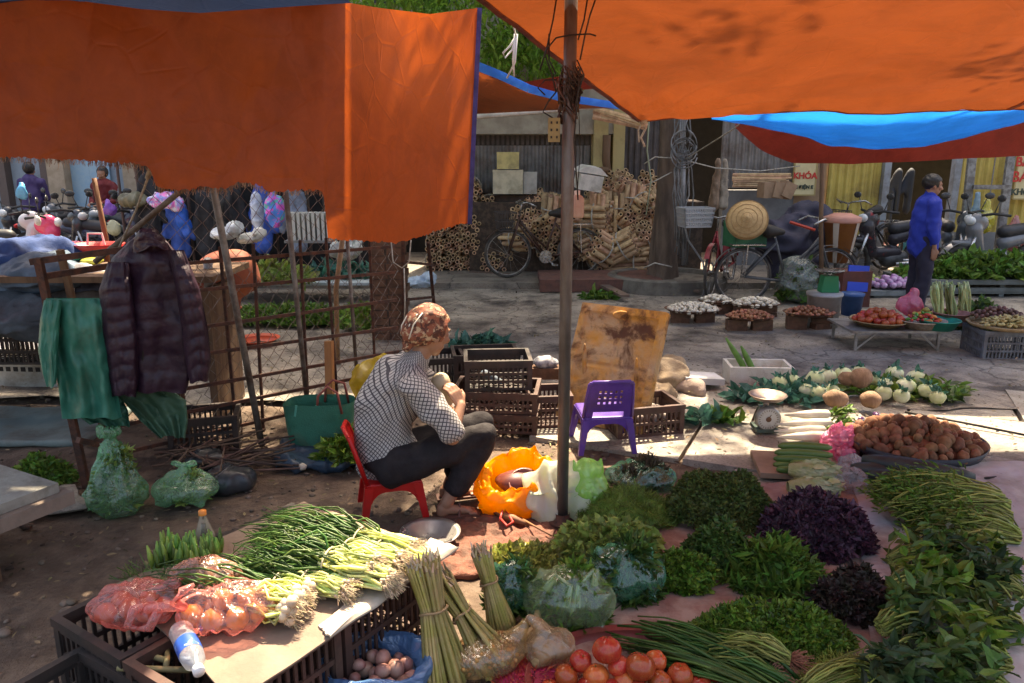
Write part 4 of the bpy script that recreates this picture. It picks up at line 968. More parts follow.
def bicycle(label, loc, rz, paint, basket=True, group='bicycles around the shopfront', r=.33):
    """front towards -x"""
    t = thing('bicycle', label, 'bicycle', loc, rz, group=group)
    wheel(t, -.52, r); wheel(t, .52, r)
    mb = MB(); hd = (-.36, 0, .83)
    mb.tube([(-.52, .045, r), (-.42, .045, .62), hd], .013, 6); mb.tube([(-.52, -.045, r), (-.42, -.045, .62), hd], .013, 6)
    for a_, b_ in (((-.38, 0, .78), (.0, 0, .42)), ((-.37, 0, .82), (-.02, 0, .34)), ((0.0, 0, .28), (.17, 0, .82)), ((0, 0, .28), (-.38, 0, .74)), ((0, 0, .28), (.52, .05, r)), ((0, 0, .28), (.52, -.05, r)), ((.15, .0, .74), (.52, .05, r)), ((.15, 0, .74), (.52, -.05, r))): mb.tube([a_, b_], .015, 7)
    part('frame', mb, paint, t, True)
    mb = MB(); mb.tube([(-.36, 0, .82), (-.33, 0, .98), (-.33, 0, 1.0)], .013, 6); mb.tube([(-.18, -.27, .98), (-.3, -.25, 1.04), (-.38, -.12, 1.02), (-.34, 0, .99), (-.38, .12, 1.02), (-.3, .25, 1.04), (-.18, .27, .98)], .013, 7); part('handlebar', mb, chrome, t, True)
    sd_ = part('saddle', None, M('saddle', (.03, .025, .02), .6), t, me=blob([('cap', (.08, 0, .87), (.25, 0, .88), .035, .085, (1, 1))], .015, 4)); 
    mb = MB(); mb.tube([(.17, 0, .8), (.18, 0, .86)], .014, 6); part('seat_post', mb, chrome, t)
    for x in (-.52, .52):
        mb = MB(); mb.grid(lambda u, v: (x + (r + .035) * math.cos(.15 + u * 2.6 - (.2 if x < 0 else 0)), (v - .5) * .06, r + (r + .035) * math.sin(.15 + u * 2.6 - (.2 if x < 0 else 0))), 18, 3); part('mudguard', mb, paint, t, True)
    mb = MB(); mb.lathe([(.001, .012), (.09, .012), (.09, -.012), (.001, -.012)], (0, -.06, .28), 20, Matrix(((1,0,0),(0,0,-1),(0,1,0)))); mb.bar((0, -.09, .28), (.1, -.09, .18), .02); mb.bar((0, .09, .28), (-.1, .09, .38), .02); mb.box((.12, -.11, .17), (.08, .07, .02)); mb.box((-.12, .11, .39), (.08, .07, .02)); part('crank', mb, chrome, t)
    mb = MB(); 
    for y in (-.06, 0, .06): mb.bar((.3, y, .72), (.68, y, .72), .012)
    mb.bar((.5, -.06, .72), (.52, -.07, r), .012); mb.bar((.5, .06, .72), (.52, .07, r), .012); mb.bar((.3,-.07,.72),(.3,.07,.72),.012); mb.bar((.68,-.07,.72),(.68,.07,.72),.012); part('rack', mb, chrome, t)
    if basket:
        mb = MB(); bx = -.56
        for z, s_ in ((.66, .8), (.78, .9), (.9, 1.0)):
            q = [(bx - .12*s_, -.17*s_, z), (bx + .12*s_, -.17*s_, z), (bx + .12*s_, .17*s_, z), (bx - .12*s_, .17*s_, z)]
            for a_, b_ in zip(q, q[1:] + q[:1]): mb.bar(a_, b_, .012)
        for i in range(7):
            f = -1 + i / 3
            for sx in (-1, 1): mb.bar((bx + sx*.096, f*.136, .66), (bx + sx*.12, f*.17, .9), .006)
            for sy in (-1, 1): mb.bar((bx + f*.096, sy*.136, .66), (bx + f*.12, sy*.17, .9), .006)
            mb.bar((bx - .096, f*.136, .66), (bx + .096, f*.136, .66), .005)
        part('basket', mb, M('wire_basket', (.06, .05, .045), .6), t)
    return t
b1 = bicycle('old brown bicycle with a dark front basket in front of the cane heap', Vector((fx(545, 10.7), 10.75, .1)), R(12), M('bike_brown', (.1, .045, .03), .5, (.05, .03, .02)))
b2 = bicycle('dark red bicycle standing right behind the tree trunk', G(712, 292) + Vector((.1, 0, 0)), R(62), M('bike_red', (.28, .02, .03), .4, (.15, .02, .02)), basket=False)
b3 = bicycle('bicycle with a big rear wheel carrying a green box and a conical hat', G(787, 306) + Vector((.0, .12, 0)), R(180), M('bike_grey', (.1, .1, .1), .5, (.05, .05, .05)), basket=False, r=.34)
b4 = bicycle('black bicycle with thin handlebars in front of the yellow shutter', G(862, 262) + Vector((0, -.1, 0)), R(24), M('bike_black', (.03, .03, .035), .4))
b4.location.z = .1; b4.location.y = 11.2; b4.location.x = fx(866, 11.2)
# crate basket near trunk
def wk(name, label, cat, px, py, Y, w_, d_, h_, mat, rz=0):
    c = P(px, py, Y); mb = MB()
    for k in range(5):
        z = h_ * k / 4; s_ = .85 + .15 * k / 4
        q = [(-w_/2*s_, -d_/2*s_, z), (w_/2*s_, -d_/2*s_, z), (w_/2*s_, d_/2*s_, z), (-w_/2*s_, d_/2*s_, z)]
        for a_, b_ in zip(q, q[1:] + q[:1]): mb.bar(a_, b_, .014, .02)
    for i in range(13):
        f = -1 + i / 6
        for sg in (-1, 1):
            mb.bar((f*w_/2*.85, sg*d_/2*.85, 0), (f*w_/2, sg*d_/2, h_), .018, .01); mb.bar((sg*w_/2*.85, f*d_/2*.85, 0), (sg*w_/2, f*d_/2, h_), .018, .01)
    t = thing(name, label, cat, c - Vector((0, 0, h_/2)), rz); part('weave', mb, mat, t); mb = MB(); mb.box((0, 0, .01), (w_*.83, d_*.83, .015)); part('bottom', mb, mat, t); return t
wk('basket', 'pale grey woven bicycle basket beside the thin pipe', 'basket', 695, 217, 9.55, .38, .28, .22, M('grey_plastic', (.36, .36, .36), .5), R(10))
# green box + conical hat on b3
gb = P(745, 232, 9.35); mb = MB(); mb.box(gb + Vector((0, 0, -.02)), (.42, .3, .3), (0, 0, .25)); solo('delivery_box', mb, M('green_box', (.03, .16, .07), .5, (.02, .1, .05), ns=5), 'green box strapped on the bicycle behind the conical hat', 'box')
hat = thing('conical_hat', 'tan conical straw hat leaning on the green box', 'hat', P(747, 220, 9.1), rot=(R(68), R(10), R(-22)))
straw = M('straw', (.5, .33, .15), .7, (.42, .26, .11), ns=30, bump=.4, bs=120)
mb = MB(); mb.lathe([(.001, .13), (.04, .112), (.12, .065), (.2, .02), (.24, 0), (.232, -.004), (.12, .055), (.001, .12)], (0, 0, 0), 40); part('cone', mb, straw, hat, True)
mb = MB(); 
for q in (.24, .18, .12, .06): mb.tube([(q * math.cos(t), q * math.sin(t), .13 * (1 - q / .24) * 1.0 + .004) for t in np.linspace(0, 2*PI, 40)[:-1]], .003, 4, closed=True)
part('ring', mb, M('straw_dark', (.36, .22, .1), .7), hat, True)
def pxs(Y): return FOC / (Y * cP + .3)

def motorbike(label, loc, rz, body, seat=None, group='motorbikes parked behind the fence', detail=True):
    """front towards -x"""
    t = thing('motorbike', label, 'motorbike', loc, rz, group=group)
    seat = seat or M('seat_black', (.025, .025, .028), .5)
    wheel(t, -.6, .28, w_=.04); wheel(t, .6, .28, w_=.045)
    fair = blob([('cap', (-.42, 0, .78), (-.3, 0, .42), .11, .09, (1, .9)), ('cap', (-.3, 0, .42), (.15, 0, .4), .08, .09), ('cap', (.1, 0, .6), (.75, 0, .72), .1, .07, (.9, 1)), ('cap', (-.4, 0, .9), (-.32, 0, .86), .1, .1, (.8, 1.1)), ('cap', (-.72, 0, .62), (-.5, 0, .6), .035, .06, (1, 1))], .02, 5)
    part('body', None, body, t, me=fair)
    part('seat', None, seat, t, me=blob([('cap', (.08, 0, .74), (.68, 0, .8), .09, .08, (1, 1.0))], .02, 4))
    part('engine', None, M('engine', (.12, .12, .12), .5, (.06, .06, .06), metal=.6), t, me=blob([('cap', (.0, 0, .3), (.25, 0, .32), .1, .11), ('cap', (-.15, 0, .36), (0, 0, .33), .06, .06)], .02, 2))
    mb = MB(); mb.tube([(.05, -.13, .26), (.35, -.15, .25), (.8, -.17, .34)], [.02, .045, .05], 10); part('exhaust', mb, chrome, t, True)
    for sy in (-.07, .07): mb = MB(); mb.tube([(-.6, sy, .28), (-.42, sy * .9, .75)], .022, 7); part('fork', mb, chrome, t, True)
    mb = MB(); mb.tube([(.2, .1, .3), (.6, .09, .28)], .02, 6); mb.tube([(.2, -.1, .3), (.6, -.09, .28)], .02, 6); mb.tube([(.45, .12, .62), (.6, .1, .3)], .02, 6); mb.tube([(.1, .14, .3), (.16, .28, 0.0)], .012, 5)
    part('swingarm', mb, chrome, t, True)
    mb = MB(); mb.tube([(-.2, -.33, .98), (-.34, -.2, 1.0), (-.38, 0, .96), (-.34, .2, 1.0), (-.2, .33, .98)], .018, 7); part('handlebar', mb, M('grip', (.03, .03, .03), .6), t, True)
    for sy in (-1, 1):
        mb = MB(); mb.tube([(-.34, sy * .2, 1.0), (-.34, sy * .26, 1.16)], .007, 5); mb.ell((-.35, sy * .29, 1.2), (.015, .07, .045), n=10, m=6); part('mirror', mb, M('mirror', (.05, .05, .05), .2), t, True)
    mb = MB(); mb.ell((-.5, 0, .9), (.05, .08, .06), n=14, m=8); part('headlight', mb, M('lamp_glass', (.6, .62, .62), .1), t, True)
    mb = MB(); mb.ell((.83, 0, .72), (.03, .07, .04), n=10, m=6); part('tail_light', mb, M('tail_red', (.5, .02, .02), .2), t, True)
    mb = MB(); mb.box((.88, 0, .52), (.012, .19, .14), (0, -.2, 0)); part('number_plate', mb, M('plate', (.55, .6, .65), .5), t)
    mb = MB(); mb.grid(lambda u, v: (-.6 + .34 * math.cos(.2 + u * 2.3), (v - .5) * .11, .28 + .34 * math.sin(.2 + u * 2.3)), 14, 3); part('mudguard', mb, body, t, True); mb = MB(); mb.grid(lambda u, v: (.6 + .34 * math.cos(u * 1.9), (v - .5) * .12, .3 + .34 * math.sin(u * 1.9)), 14, 3); part('mudguard', mb, body, t, True)
    return t
def paintm(n, c, r=.3): return M(n, c, r, tuple(q * .8 for q in c), ns=3, coat=.5, dirt=tuple(q * .5 for q in c), dns=3, dlo=.55, dhi=.8)
pb_black = paintm('paint_black', (.03, .03, .035)); proto_mb = motorbike('black motorbike behind the hanging white bag at the left', G(70, 250) * 1.0, R(160), pb_black)
def mby(px, Y): v = P(px, 250, Y); v.z = 0.0; return v
proto_mb.location = mby(62, 11.4)
spots = [(4, 9.0, R(200), paintm('paint_white', (.6, .6, .58)), 'white motorbike parked at the left edge of the photo'), (18, 8.3, R(200), paintm('paint_pink', (.65, .05, .14)), 'pink and white scooter parked nearest at the left edge'),
         (38, 10.6, R(70), paintm('paint_black2', (.02, .02, .025)), 'dark motorbike parked in front of the person in purple'),
         (98, 10.4, R(120), paintm('paint_blackb', (.025, .03, .04)), 'black motorbike in the middle of the parked row'), (82, 11.3, R(60), paintm('paint_grey', (.1, .11, .12)), 'grey motorbike at the back of the parked row'),
         (122, 11.2, R(100), paintm('paint_slate', (.05, .06, .07)), 'slate grey motorbike below the person in dark red'), (138, 10.2, R(140), paintm('paint_olive', (.1, .1, .07)), 'motorbike under the olive cover'), (113, 9.5, R(170), paintm('paint_night', (.03, .03, .06)), 'dark motorbike with a purple bag right of the orange stick')]
for px, Y, rz, pm, la in spots:
    c = copy_tree(proto_mb, loc=mby(px, Y + 1.7), rz=rz, label=la); recolor(c, pb_black, pm)
# right side ones
c = copy_tree(proto_mb, loc=(fx(893, 10.8), 10.8, .02), rz=R(20), label='black motorbike with red stripes just left of the man in blue'); recolor(c, pb_black, M('paint_dkred', (.035, .03, .035), .3, (.35, .03, .03), ns=5, lo=.6, hi=.66))
c['group'] = 'motorbikes in front of the yellow shutters'; keepm = c
c = copy_tree(proto_mb, loc=(fx(955, 11.0), 11.0, .02), rz=R(85), label='grey motorbike half hidden right of the man in blue'); recolor(c, pb_black, MATS['paint_grey']); c['group'] = 'motorbikes in front of the yellow shutters'
c = copy_tree(proto_mb, loc=(fx(1004, 10.3), 10.3, .02), rz=R(15), label='dark silver motorbike behind the low bed of greens at the right edge'); recolor(c, pb_black, paintm('paint_silver', (.16, .16, .17))); c['group'] = 'motorbikes in front of the yellow shutters'
# coverings and bags on the left row
for px, py, Y, rr, col, la, nm in ((133, 200, 9.9, (.34, .2, .16), (.2, .18, .11), 'olive cloth cover draped over a parked motorbike', 'cover'), (109, 208, 9.2, (.13, .1, .15), (.2, .08, .45), 'purple and white bag right of the orange stick', 'bag'), (184, 222, 9.4, (.17, .14, .36), (.02, .12, .6), 'bright blue plastic sheet bundled behind the chain-link fence', 'plastic sheet'),
                             (180, 202, 9.5, (.1, .08, .07), (.6, .65, .65), 'white cap lying on the blue plastic bundle', 'cap'), (36, 221, 8.0, (.07, .05, .11), (.6, .55, .5), 'small white plastic bag hanging on a motorbike handlebar', 'bag'), (22, 192, 9.6, (.12, .08, .16), (.1, .4, .65), 'sky blue plastic bag near the person in purple', 'bag'), (114, 228, 9.0, (.1, .08, .18), (.35, .36, .25), 'pale olive sack standing right of the orange stick', 'sack')):
    rr = tuple(q * .55 for q in rr); c = P(px, py, Y + .9); solo(nm.replace(' ', '_'), None, M('bg%d' % px, col, .45, tuple(q * .6 for q in col), ns=8), la, nm, me=blob([('ell', c, rr), ('ell', c + Vector((0, 0, rr[2] * .7)), (rr[0] * .5, rr[1] * .5, rr[2] * .5))], .02, 2, lambda p, n: .05 * (fold((p.x, p.y, p.z * .6), 9, px) - .3)))
# ================================================================ generic goods builders
def pxs(Y, z=0): return FOC / (Y * cP + (CAM_H - z) * sP)
def heapspec(cx, yb, wpx, yt, z=.045, aspect=.8):
    f = G(cx, yb, z); rx = wpx * 1.1 / 2 / pxs(f.y); ry = rx * aspect
    c = G(cx, yb, z); c = Vector((c.x * (c.y + ry) / c.y, c.y + ry, z))
    h = P(cx, yt, c.y + .25 * ry).z - z
    return c, rx, ry, max(.03, h * .84)
def herb(name, label, cat, spec, size, mat, n, **kw):
    c, rx, ry, h = heapspec(*spec[:4], **(spec[4] if len(spec) > 4 else {})); h = max(.02, h - size * .25)
    if n > 700: n = int(n * 1.9); size *= .66
    mb = MB(); heap_leaves(mb, tuple(c), rx, ry, h, n, size, **kw)
    mb.cur = 0
    mats = mat if isinstance(mat, list) else [mat]
    return solo(name, mb, mats, label, cat)
g_mint = leafm('leaf_mint', (.075, .15, .016), (.15, .24, .03)); g_dark = leafm('leaf_dark', (.048, .10, .018), (.085, .15, .03)); g_dill = leafm('leaf_dill', (.09, .15, .022), (.15, .22, .04))
g_light = leafm('leaf_light', (.19, .27, .05), (.28, .34, .09)); g_purp = leafm('leaf_purple', (.05, .02, .04), (.085, .04, .06), trans=.15); g_purp2 = leafm('leaf_purple_brown', (.045, .02, .02), (.03, .028, .015), trans=.15)
g_mid = leafm('leaf_mid', (.08, .16, .022), (.14, .24, .04)); g_olive = leafm('leaf_olive', (.075, .115, .025), (.12, .15, .04)); g_stem = leafm('stem_light', (.26, .31, .06), (.38, .4, .11)); g_stemr = leafm('stem_red', (.17, .09, .05), (.12, .12, .04))
g_blue = leafm('leaf_bluegreen', (.04, .14, .1), (.10, .26, .19)); g_chive = leafm('leaf_chive', (.05, .115, .02), (.09, .17, .035), rough=.35); g_white = leafm('stalk_white', (.62, .68, .2), (.8, .82, .42)); g_root = leafm('roots', (.45, .34, .2), (.6, .5, .34))
crate_b = M('crate_black', (.03, .025, .023), .55, (.05, .035, .03), ns=9, dirt=(.1, .06, .04), dns=4, dlo=.55, dhi=.8); crate_br = M('crate_brown', (.085, .04, .03), .6, (.055, .03, .024), ns=9, dirt=(.13, .08, .055), dns=4, dlo=.5, dhi=.8); crate_g = M('crate_grey', (.16, .17, .19), .55, (.1, .1, .11), ns=9)

def crate(label, loc, rz, L=.52, Wd=.36, H=.3, mat=None, z=0, tiers=3, group=None, tilt=None):
    mat = mat or crate_b
    t = thing('plastic_crate', label, 'crate', (loc[0], loc[1], z if len(loc) < 3 or z else loc[2]), rz, group=group)
    if tilt: t.rotation_euler = (tilt[0], tilt[1], rz)
    mb = MB()
    for sx in (-1, 1): mb.box((sx * (L/2 - .012), 0, H - .015), (.026, Wd, .03))
    for sy in (-1, 1): mb.box((0, sy * (Wd/2 - .012), H - .015), (L - .05, .026, .03))
    part('rim', mb, mat, t)
    for sx in (-1, 1):
        for sy in (-1, 1): mb = MB(); mb.box((sx * (L/2 - .018), sy * (Wd/2 - .018), H/2 - .015), (.03, .03, H - .03)); part('corner_post', mb, mat, t)
    def wall(horizontal, s):
        mb = MB(); ln = L if horizontal else Wd; off = (Wd if horizontal else L) / 2 - .014
        n = int(ln / .034)
        for k in range(n + 1):
            q = -ln/2 + .03 + (ln - .06) * k / n
            c = (q, s*off, H/2 - .02) if horizontal else (s*off, q, H/2 - .02)
            mb.box(c, (.012, .008, H - .05) if horizontal else (.008, .012, H - .05))
        for k in range(tiers + 1):
            z_ = .012 + (H - .05) * k / tiers; c = (0, s*(off+.0015), z_) if horizontal else (s*(off+.0015), 0, z_)
            mb.box(c, (ln - .04, .012, .018) if horizontal else (.012, ln - .04, .018))
        part('side_panel', mb, mat, t)
    wall(True, 1); wall(True, -1); wall(False, 1); wall(False, -1)
    mb = MB()
    for k in range(9): mb.box((-L/2 + .04 + (L - .08) * k / 8, 0, .01), (.012, Wd - .05, .008))
    for k in range(6): mb.box((0, -Wd/2 + .04 + (Wd - .08) * k / 5, .0135), (L - .05, .012, .007))
    for k in (-1, 1): mb.bar((-L/2+.03, k*(-Wd/2+.03), .016), (L/2-.03, k*(Wd/2-.03), .016), .012, .006)
    part('floor', mb, mat, t)
    return t
# produce prototypes (mesh data shared by the copies)
def lumpy(r, lump, seed, n=14, m=9, ls=3): 
    mb = MB(); mb.ell((0, 0, 0), r, None, n, m, lump=lump, seed=seed, ls=ls); return mb.mesh('p', True)
def place(name, me, mat, loc, rot, label, cat, group, sc=1.0, extra=None):
    if len(me.materials) == 0: me.materials.append(mat)
    o = bpy.data.objects.new(name, me); COL.objects.link(o); o.location = loc; o.rotation_euler = rot; o.scale = (sc,)*3
    setp(o, label, cat, group)
    if extra:
        for nm, em, mt in extra:
            if len(em.materials) == 0: em.materials.append(mt)
            e = bpy.data.objects.new(nm, em); COL.objects.link(e); e.parent = o
    return o
def pile(n, c, rx, ry, h, r, fn, pw=2.0, layers=2, zb=0.0):
    """positions on a mound, biggest gaps filled first"""
    out = []
    for k in range(n * 40):
        th = rnd.uniform(0, 2*PI); q = math.sqrt(rnd.random()); x, y = q * math.cos(th) * rx, q * math.sin(th) * ry
        top = h * max(0, 1 - q ** pw); z = c[2] + zb + r * .85 + (top if layers == 1 or rnd.random() < .72 else top * rnd.random())
        p = Vector((c[0] + x, c[1] + y, z))
        if all((p - o).length > r * 1.45 for o in out):
            out.append(p)
            if len(out) >= n: break
    for i, p in enumerate(out): fn(i, p)

# ================================================================ fence with chain-link
FA, FB = G(168, 458), G(398, 398)
fd = (FB - FA); FL = fd.length; fd.normalize(); fang = math.atan2(fd.y, fd.x)
def fp(s, z, off=0): 
    nrm = Vector((-fd.y, fd.x, 0)); v = FA + fd * s + nrm * off; return Vector((v.x, v.y, z))
fence = thing('rusty_fence', 'rusty iron bar fence with chain-link mesh and leaning grey posts behind the seated woman', 'fence', FA)
def floc(v): return v - FA
mb = MB(); rails = [.1, .26, .42, .6, .78, .97, 1.17]
for i, z in enumerate(rails):
    s0 = -.25 if i < 5 else -.1
    mb.bar(floc(fp(s0, z + .03 * math.sin(i * 3))), floc(fp(FL + .02, z - .05 + .02 * math.cos(i * 5))), .014, .021)
part('rail', mb, rust, fence)
mb = MB()
for s, l in ((.12, .05), (.44, .0), (.62, .03), (.95, .02), (1.18, -.02), (1.5, .0), (1.72, .02), (1.95, 0)):
    if s > FL: continue
    mb.bar(floc(fp(s, .0, .025)), floc(fp(s + l, 1.22, .025)), .017, .017)
part('upright', mb, rust, fence)
gp = M('grey_post', (.24, .22, .19), .6, (.13, .1, .08), ns=10, metal=.3, dirt=(.1, .05, .035), dns=5, dlo=.5, dhi=.7)
for (x0, y0, x1, y1, r) in ((262, 446, 213, 186, .02), (309, 420, 285, 186, .017), (359, 405, 347, 236, .013)):
    a_ = G(x0, y0); b_ = P(x1, y1, a_.y - .12)
    mb = MB(); mb.tube([floc(a_), floc(b_)], r, 10); part('post', mb, gp, fence, True)
# chain-link: zigzag wires
mb = MB(); cw, ch = .05, .052; nW = int((FL + .1) / cw); pts = []
nz_ = 32
for i in range(nW):
    p = []
    for k in range(nz_ + 1):
        z = .06 + k * ch; s = i * cw + (cw if (k + i) % 2 else 0) * .98
        s += .03 * nz((i * .2, k * .2, 0), 1.5, 4); o_ = .055 + (.004 if (k + i) % 2 else -.004) + .05 * nz((s, z, 1), 1.3)
        p.append(tuple(floc(fp(s, z + .02 * nz((s * 2, z, 0), 1), o_))))
    pts.append(p)
mb.tubes(np.array(pts), np.full((nW, nz_ + 1), .0021), 4, cap=False)
part('chain_link_mesh', mb, M('mesh_wire', (.2, .18, .16), .5, (.13, .07, .05), ns=8, metal=.4), fence)
mb = MB(); a_ = P(120, 250, 4.0); 
mb.tube([P(95, 262, 4.3), P(182, 190, 4.3), P(186, 187, 4.3)], .016, 9); solo('leaning_pole', mb, gp, 'grey pole leaning diagonally above the purple jacket', 'pole', smooth=True)
mb = MB(); mb.tube([G(115, 395), P(106, 240, 5.6), P(94, 178, 5.6)], [.021, .02, .018], 8); solo('stick', mb, M('orange_wood', (.22, .11, .055), .7, (.2, .09, .04), ns=9, stretch=(1,1,.2)), 'upright orange brown stick reaching up to the torn curtain edge at the left', 'stick', smooth=True)
mb = MB(); mb.tube([P(118, 250, 4.2), P(136, 210, 4.1), P(150, 172, 3.75)], .006, 6); mb.tube([P(152, 172, 3.72), P(147, 178, 3.7), P(151, 165, 3.68)], .01, 5); solo('rope', mb, rope_m, 'frayed cord tying the torn curtain corner down to the jacket', 'rope', smooth=True)
# brick pillar behind fence with a mesh
bp = G(391, 338); brick = M('brown_brick', (.16, .085, .05), .85, (.1, .055, .035), ns=12, bump=.8, bs=18)
pil = thing('brick_pillar', 'brown brick pillar behind the right end of the fence', 'pillar', bp)
mb = MB()
for k in range(26):
    for j in range(2): mb.box((-.085 + j * .17 + (.0 if k % 2 else .02), 0, .045 + k * .075), (.155 + rnd.uniform(-.01, .01), .3 + rnd.uniform(-.015, .01), .066))
part('bricks', mb, brick, pil); mb = MB(); mb.box((0, 0, .95), (.29, .27, 1.9)); part('mortar', mb, M('mortar', (.13, .1, .08), .9), pil)
g2 = thing('thin_gate', 'thin rusty gate frame right of the brick pillar', 'gate', G(405, 338)); mb = MB(); o_ = g2.location
mb.bar(G(404, 340) - o_, P(403, 240, 7.0) - o_, .03); mb.bar(P(404, 262, 7.1) - o_, P(434, 265, 7.6) - o_, .025); mb.bar(P(404, 300, 7.1) - o_, P(434, 297, 7.6) - o_, .022); mb.bar(G(436, 325) - o_, P(428, 242, 7.6) - o_, .03); part('frame', mb, rust, g2)
mb = MB(); mb.tube([P(391, 240, 5.4), P(393, 262, 5.4), P(402, 268, 5.4), P(409, 262, 5.4), P(411, 240, 5.4)], .005, 5); mb.tube([P(404, 268, 5.4), P(405, 300, 5.4), P(404, 330, 5.4)], .005, 5); solo('rope', mb, rope_m, 'pale string looping below the orange curtain near the brick pillar', 'rope', smooth=True)

# ================================================================ stall behind the fence (left middle distance)
herb('greens_row', 'long row of green leafy bunches on the ground behind the fence', 'greens', (290, 326, 150, 303, dict(aspect=.35)), .07, g_mid, 2200)
herb('greens_heap', 'pale green cabbage leaves heaped behind the fence', 'greens', (272, 284, 70, 262, dict(aspect=.4, z=.3)), .1, g_light, 500)
herb('greens_heap', 'bright green leaves at the right end of the stall behind the fence', 'greens', (362, 330, 36, 302, dict(aspect=.6)), .06, leafm('leaf_bright', (.16, .3, .05), (.25, .4, .08)), 600)
herb('greens_heap', 'pale blue-green leaves heaped right of the cabbage leaves behind the fence', 'greens', (340, 280, 70, 262, dict(aspect=.4, z=.25)), .1, g_blue, 500)
tt = thing('low_table', 'low table with a pale sheet behind the fence', 'table', G(300, 300)); o_ = tt.location
mb = MB(); mb.box((.0, .1, .24), (2.1, .7, .03)); part('tabletop', mb, M('pale_sheet', (.45, .5, .5), .6, (.3, .36, .38), ns=5), tt)
mb = MB(); 
for sx in (-.95, .95):
    for sy in (-.2, .4): mb.box((sx, sy, .12), (.04, .04, .24))
part('leg', mb, wood, tt)
for i, (px, py, w_, h_, Y, la, col) in enumerate(((225, 233, 22, 14, 7.6, 'crumpled white plastic sheet near the blue bundle', (.6, .66, .7)), (345, 250, 30, 26, 8.2, 'pale plastic covered heap right behind the fence', (.5, .55, .55)), (420, 282, 30, 12, 9.2, 'blue and white striped paper stack beside the small pot', (.4, .5, .6)), (250, 238, 20, 10, 7.8, 'small white foam tray behind the leaning post', (.65, .66, .62)))):
    c = P(px, py, Y); s = pxs(Y, 1); solo('plastic_sheet' if i < 2 else 'tray', None, M('psh%d' % i, col, .4, tuple(q * .7 for q in col), ns=10), la, 'sheet' if i < 2 else 'tray', me=blob([('ell', c, (w_ / 2 / s, .2, h_ / 2 / s * .7)), ('ell', c + Vector((.1, 0, .05)), (w_ / 4 / s, .15, h_ / 2.5 / s))], .014, 1, lambda p, n: .06 * (fold(p, 9, i) - .6)))
# orange basket and red bowl
ob = G(226, 385); mb = MB(); mb.lathe([(.001, .01), (.13, 0), (.15, .02), (.19, .34), (.21, .35), (.2, .37), (.18, .34), (.14, .03)], (0, 0, 0), 24)
o1 = thing('orange_bucket', 'faded orange plastic bucket standing behind the fence', 'bucket', G(222, 345)); part('body', mb, M('faded_orange', (.5, .14, .07), .5, (.4, .1, .06), ns=6), o1, True)
mb = MB(); mb.tube([(-.2, 0, .35), (-.1, 0, .48), (.1, 0, .48), (.2, 0, .35)], .006, 5); part('handle', mb, wire_m, o1)
mb = MB(); mb.lathe([(.001, .01), (.1, 0), (.2, .07), (.21, .07), (.1, .015)], tuple(G(258, 345)), 24); solo('basin', mb, M('red_orange_plastic', (.6, .1, .04), .4), 'shallow red orange basin on the ground behind the fence', 'basin', smooth=True)
o2 = G(205, 355); solo('cloth_bundle', None, M('rust_cloth', (.28, .08, .035), .75, (.2, .05, .03), ns=6), 'big rust coloured cloth bundle right of the purple jacket behind the fence', 'cloth', me=blob([('ell', P(228, 275, 5.9), (.24, .2, .2)), ('ell', P(215, 295, 5.9), (.2, .2, .22))], .025, 3, lambda p, n: .02 * fold(p, 4)))
mb = MB(); mb.tube([G(338, 365), P(336, 290, 6.0), P(348, 195, 6.0)], .02, 7); solo('stick', mb, M('pale_wood', (.36, .22, .12), .7, (.25, .15, .08), ns=9), 'thin pale wooden stick standing behind the fence', 'stick', smooth=True)
mb = MB(); mb.tube([G(210, 380), P(208, 260, 5.2)], .03, 8); solo('stall_post', mb, M('pale_metal', (.35, .36, .37), .5), 'short pale metal post behind the jacket', 'post', smooth=True)
crate('dark crate lying behind the fence near the jacket', G(208, 448), R(15), .4, .3, .24, crate_b)
# colourful packets at left on a table between clothes and motorbikes
for i, (px, py, w_, col, la) in enumerate(((68, 258, 26, (.05, .5, .45), 'teal packet on the stall left of the jacket'), (92, 261, 22, (.6, .6, .08), 'yellow packet on the stall left of the jacket'), (88, 268, 12, (.6, .6, .62), 'small white packet below the yellow one'))):
    c = P(px, py, 5.2); solo('packet', None, M('pk%d' % i, col, .4, tuple(q * .5 for q in col), ns=25), la, 'packet', me=blob([('ell', c, (w_ / 2 / pxs(5.2, 1), .08, .025))], .01, 2))
tb2 = thing('stall_table', 'dark wooden stall table behind the pile of clothes', 'table', (P(60, 300, 5.2).x, 5.2, 0)); mb = MB(); mb.box((0, 0, P(60, 266, 5.2).z - .04), (2.4, .7, .04)); part('tabletop', mb, wood, tb2)
for sx in (-1.1, 1.1): mb = MB(); mb.box((sx, 0, .45), (.05, .5, .9)); part('leg', mb, wood, tb2)
rb = thing('red_basket', 'bright red basket with a white handle on the stall table', 'basket', P(97, 252, 5.4)); mb = MB(); mb.lathe([(.001, 0), (.11, 0), (.15, .06), (.14, .06), (.1, .01)], (0, 0, 0), 20, sx=1.3); part('body', mb, M('brightred', (.6, .04, .04), .4), rb, True); mb = MB(); mb.tube([(-.06, 0, .05), (-.05, 0, .13), (.05, 0, .13), (.06, 0, .05)], .008, 6); part('handle', mb, M('white_pl', (.7, .7, .7), .4), rb)

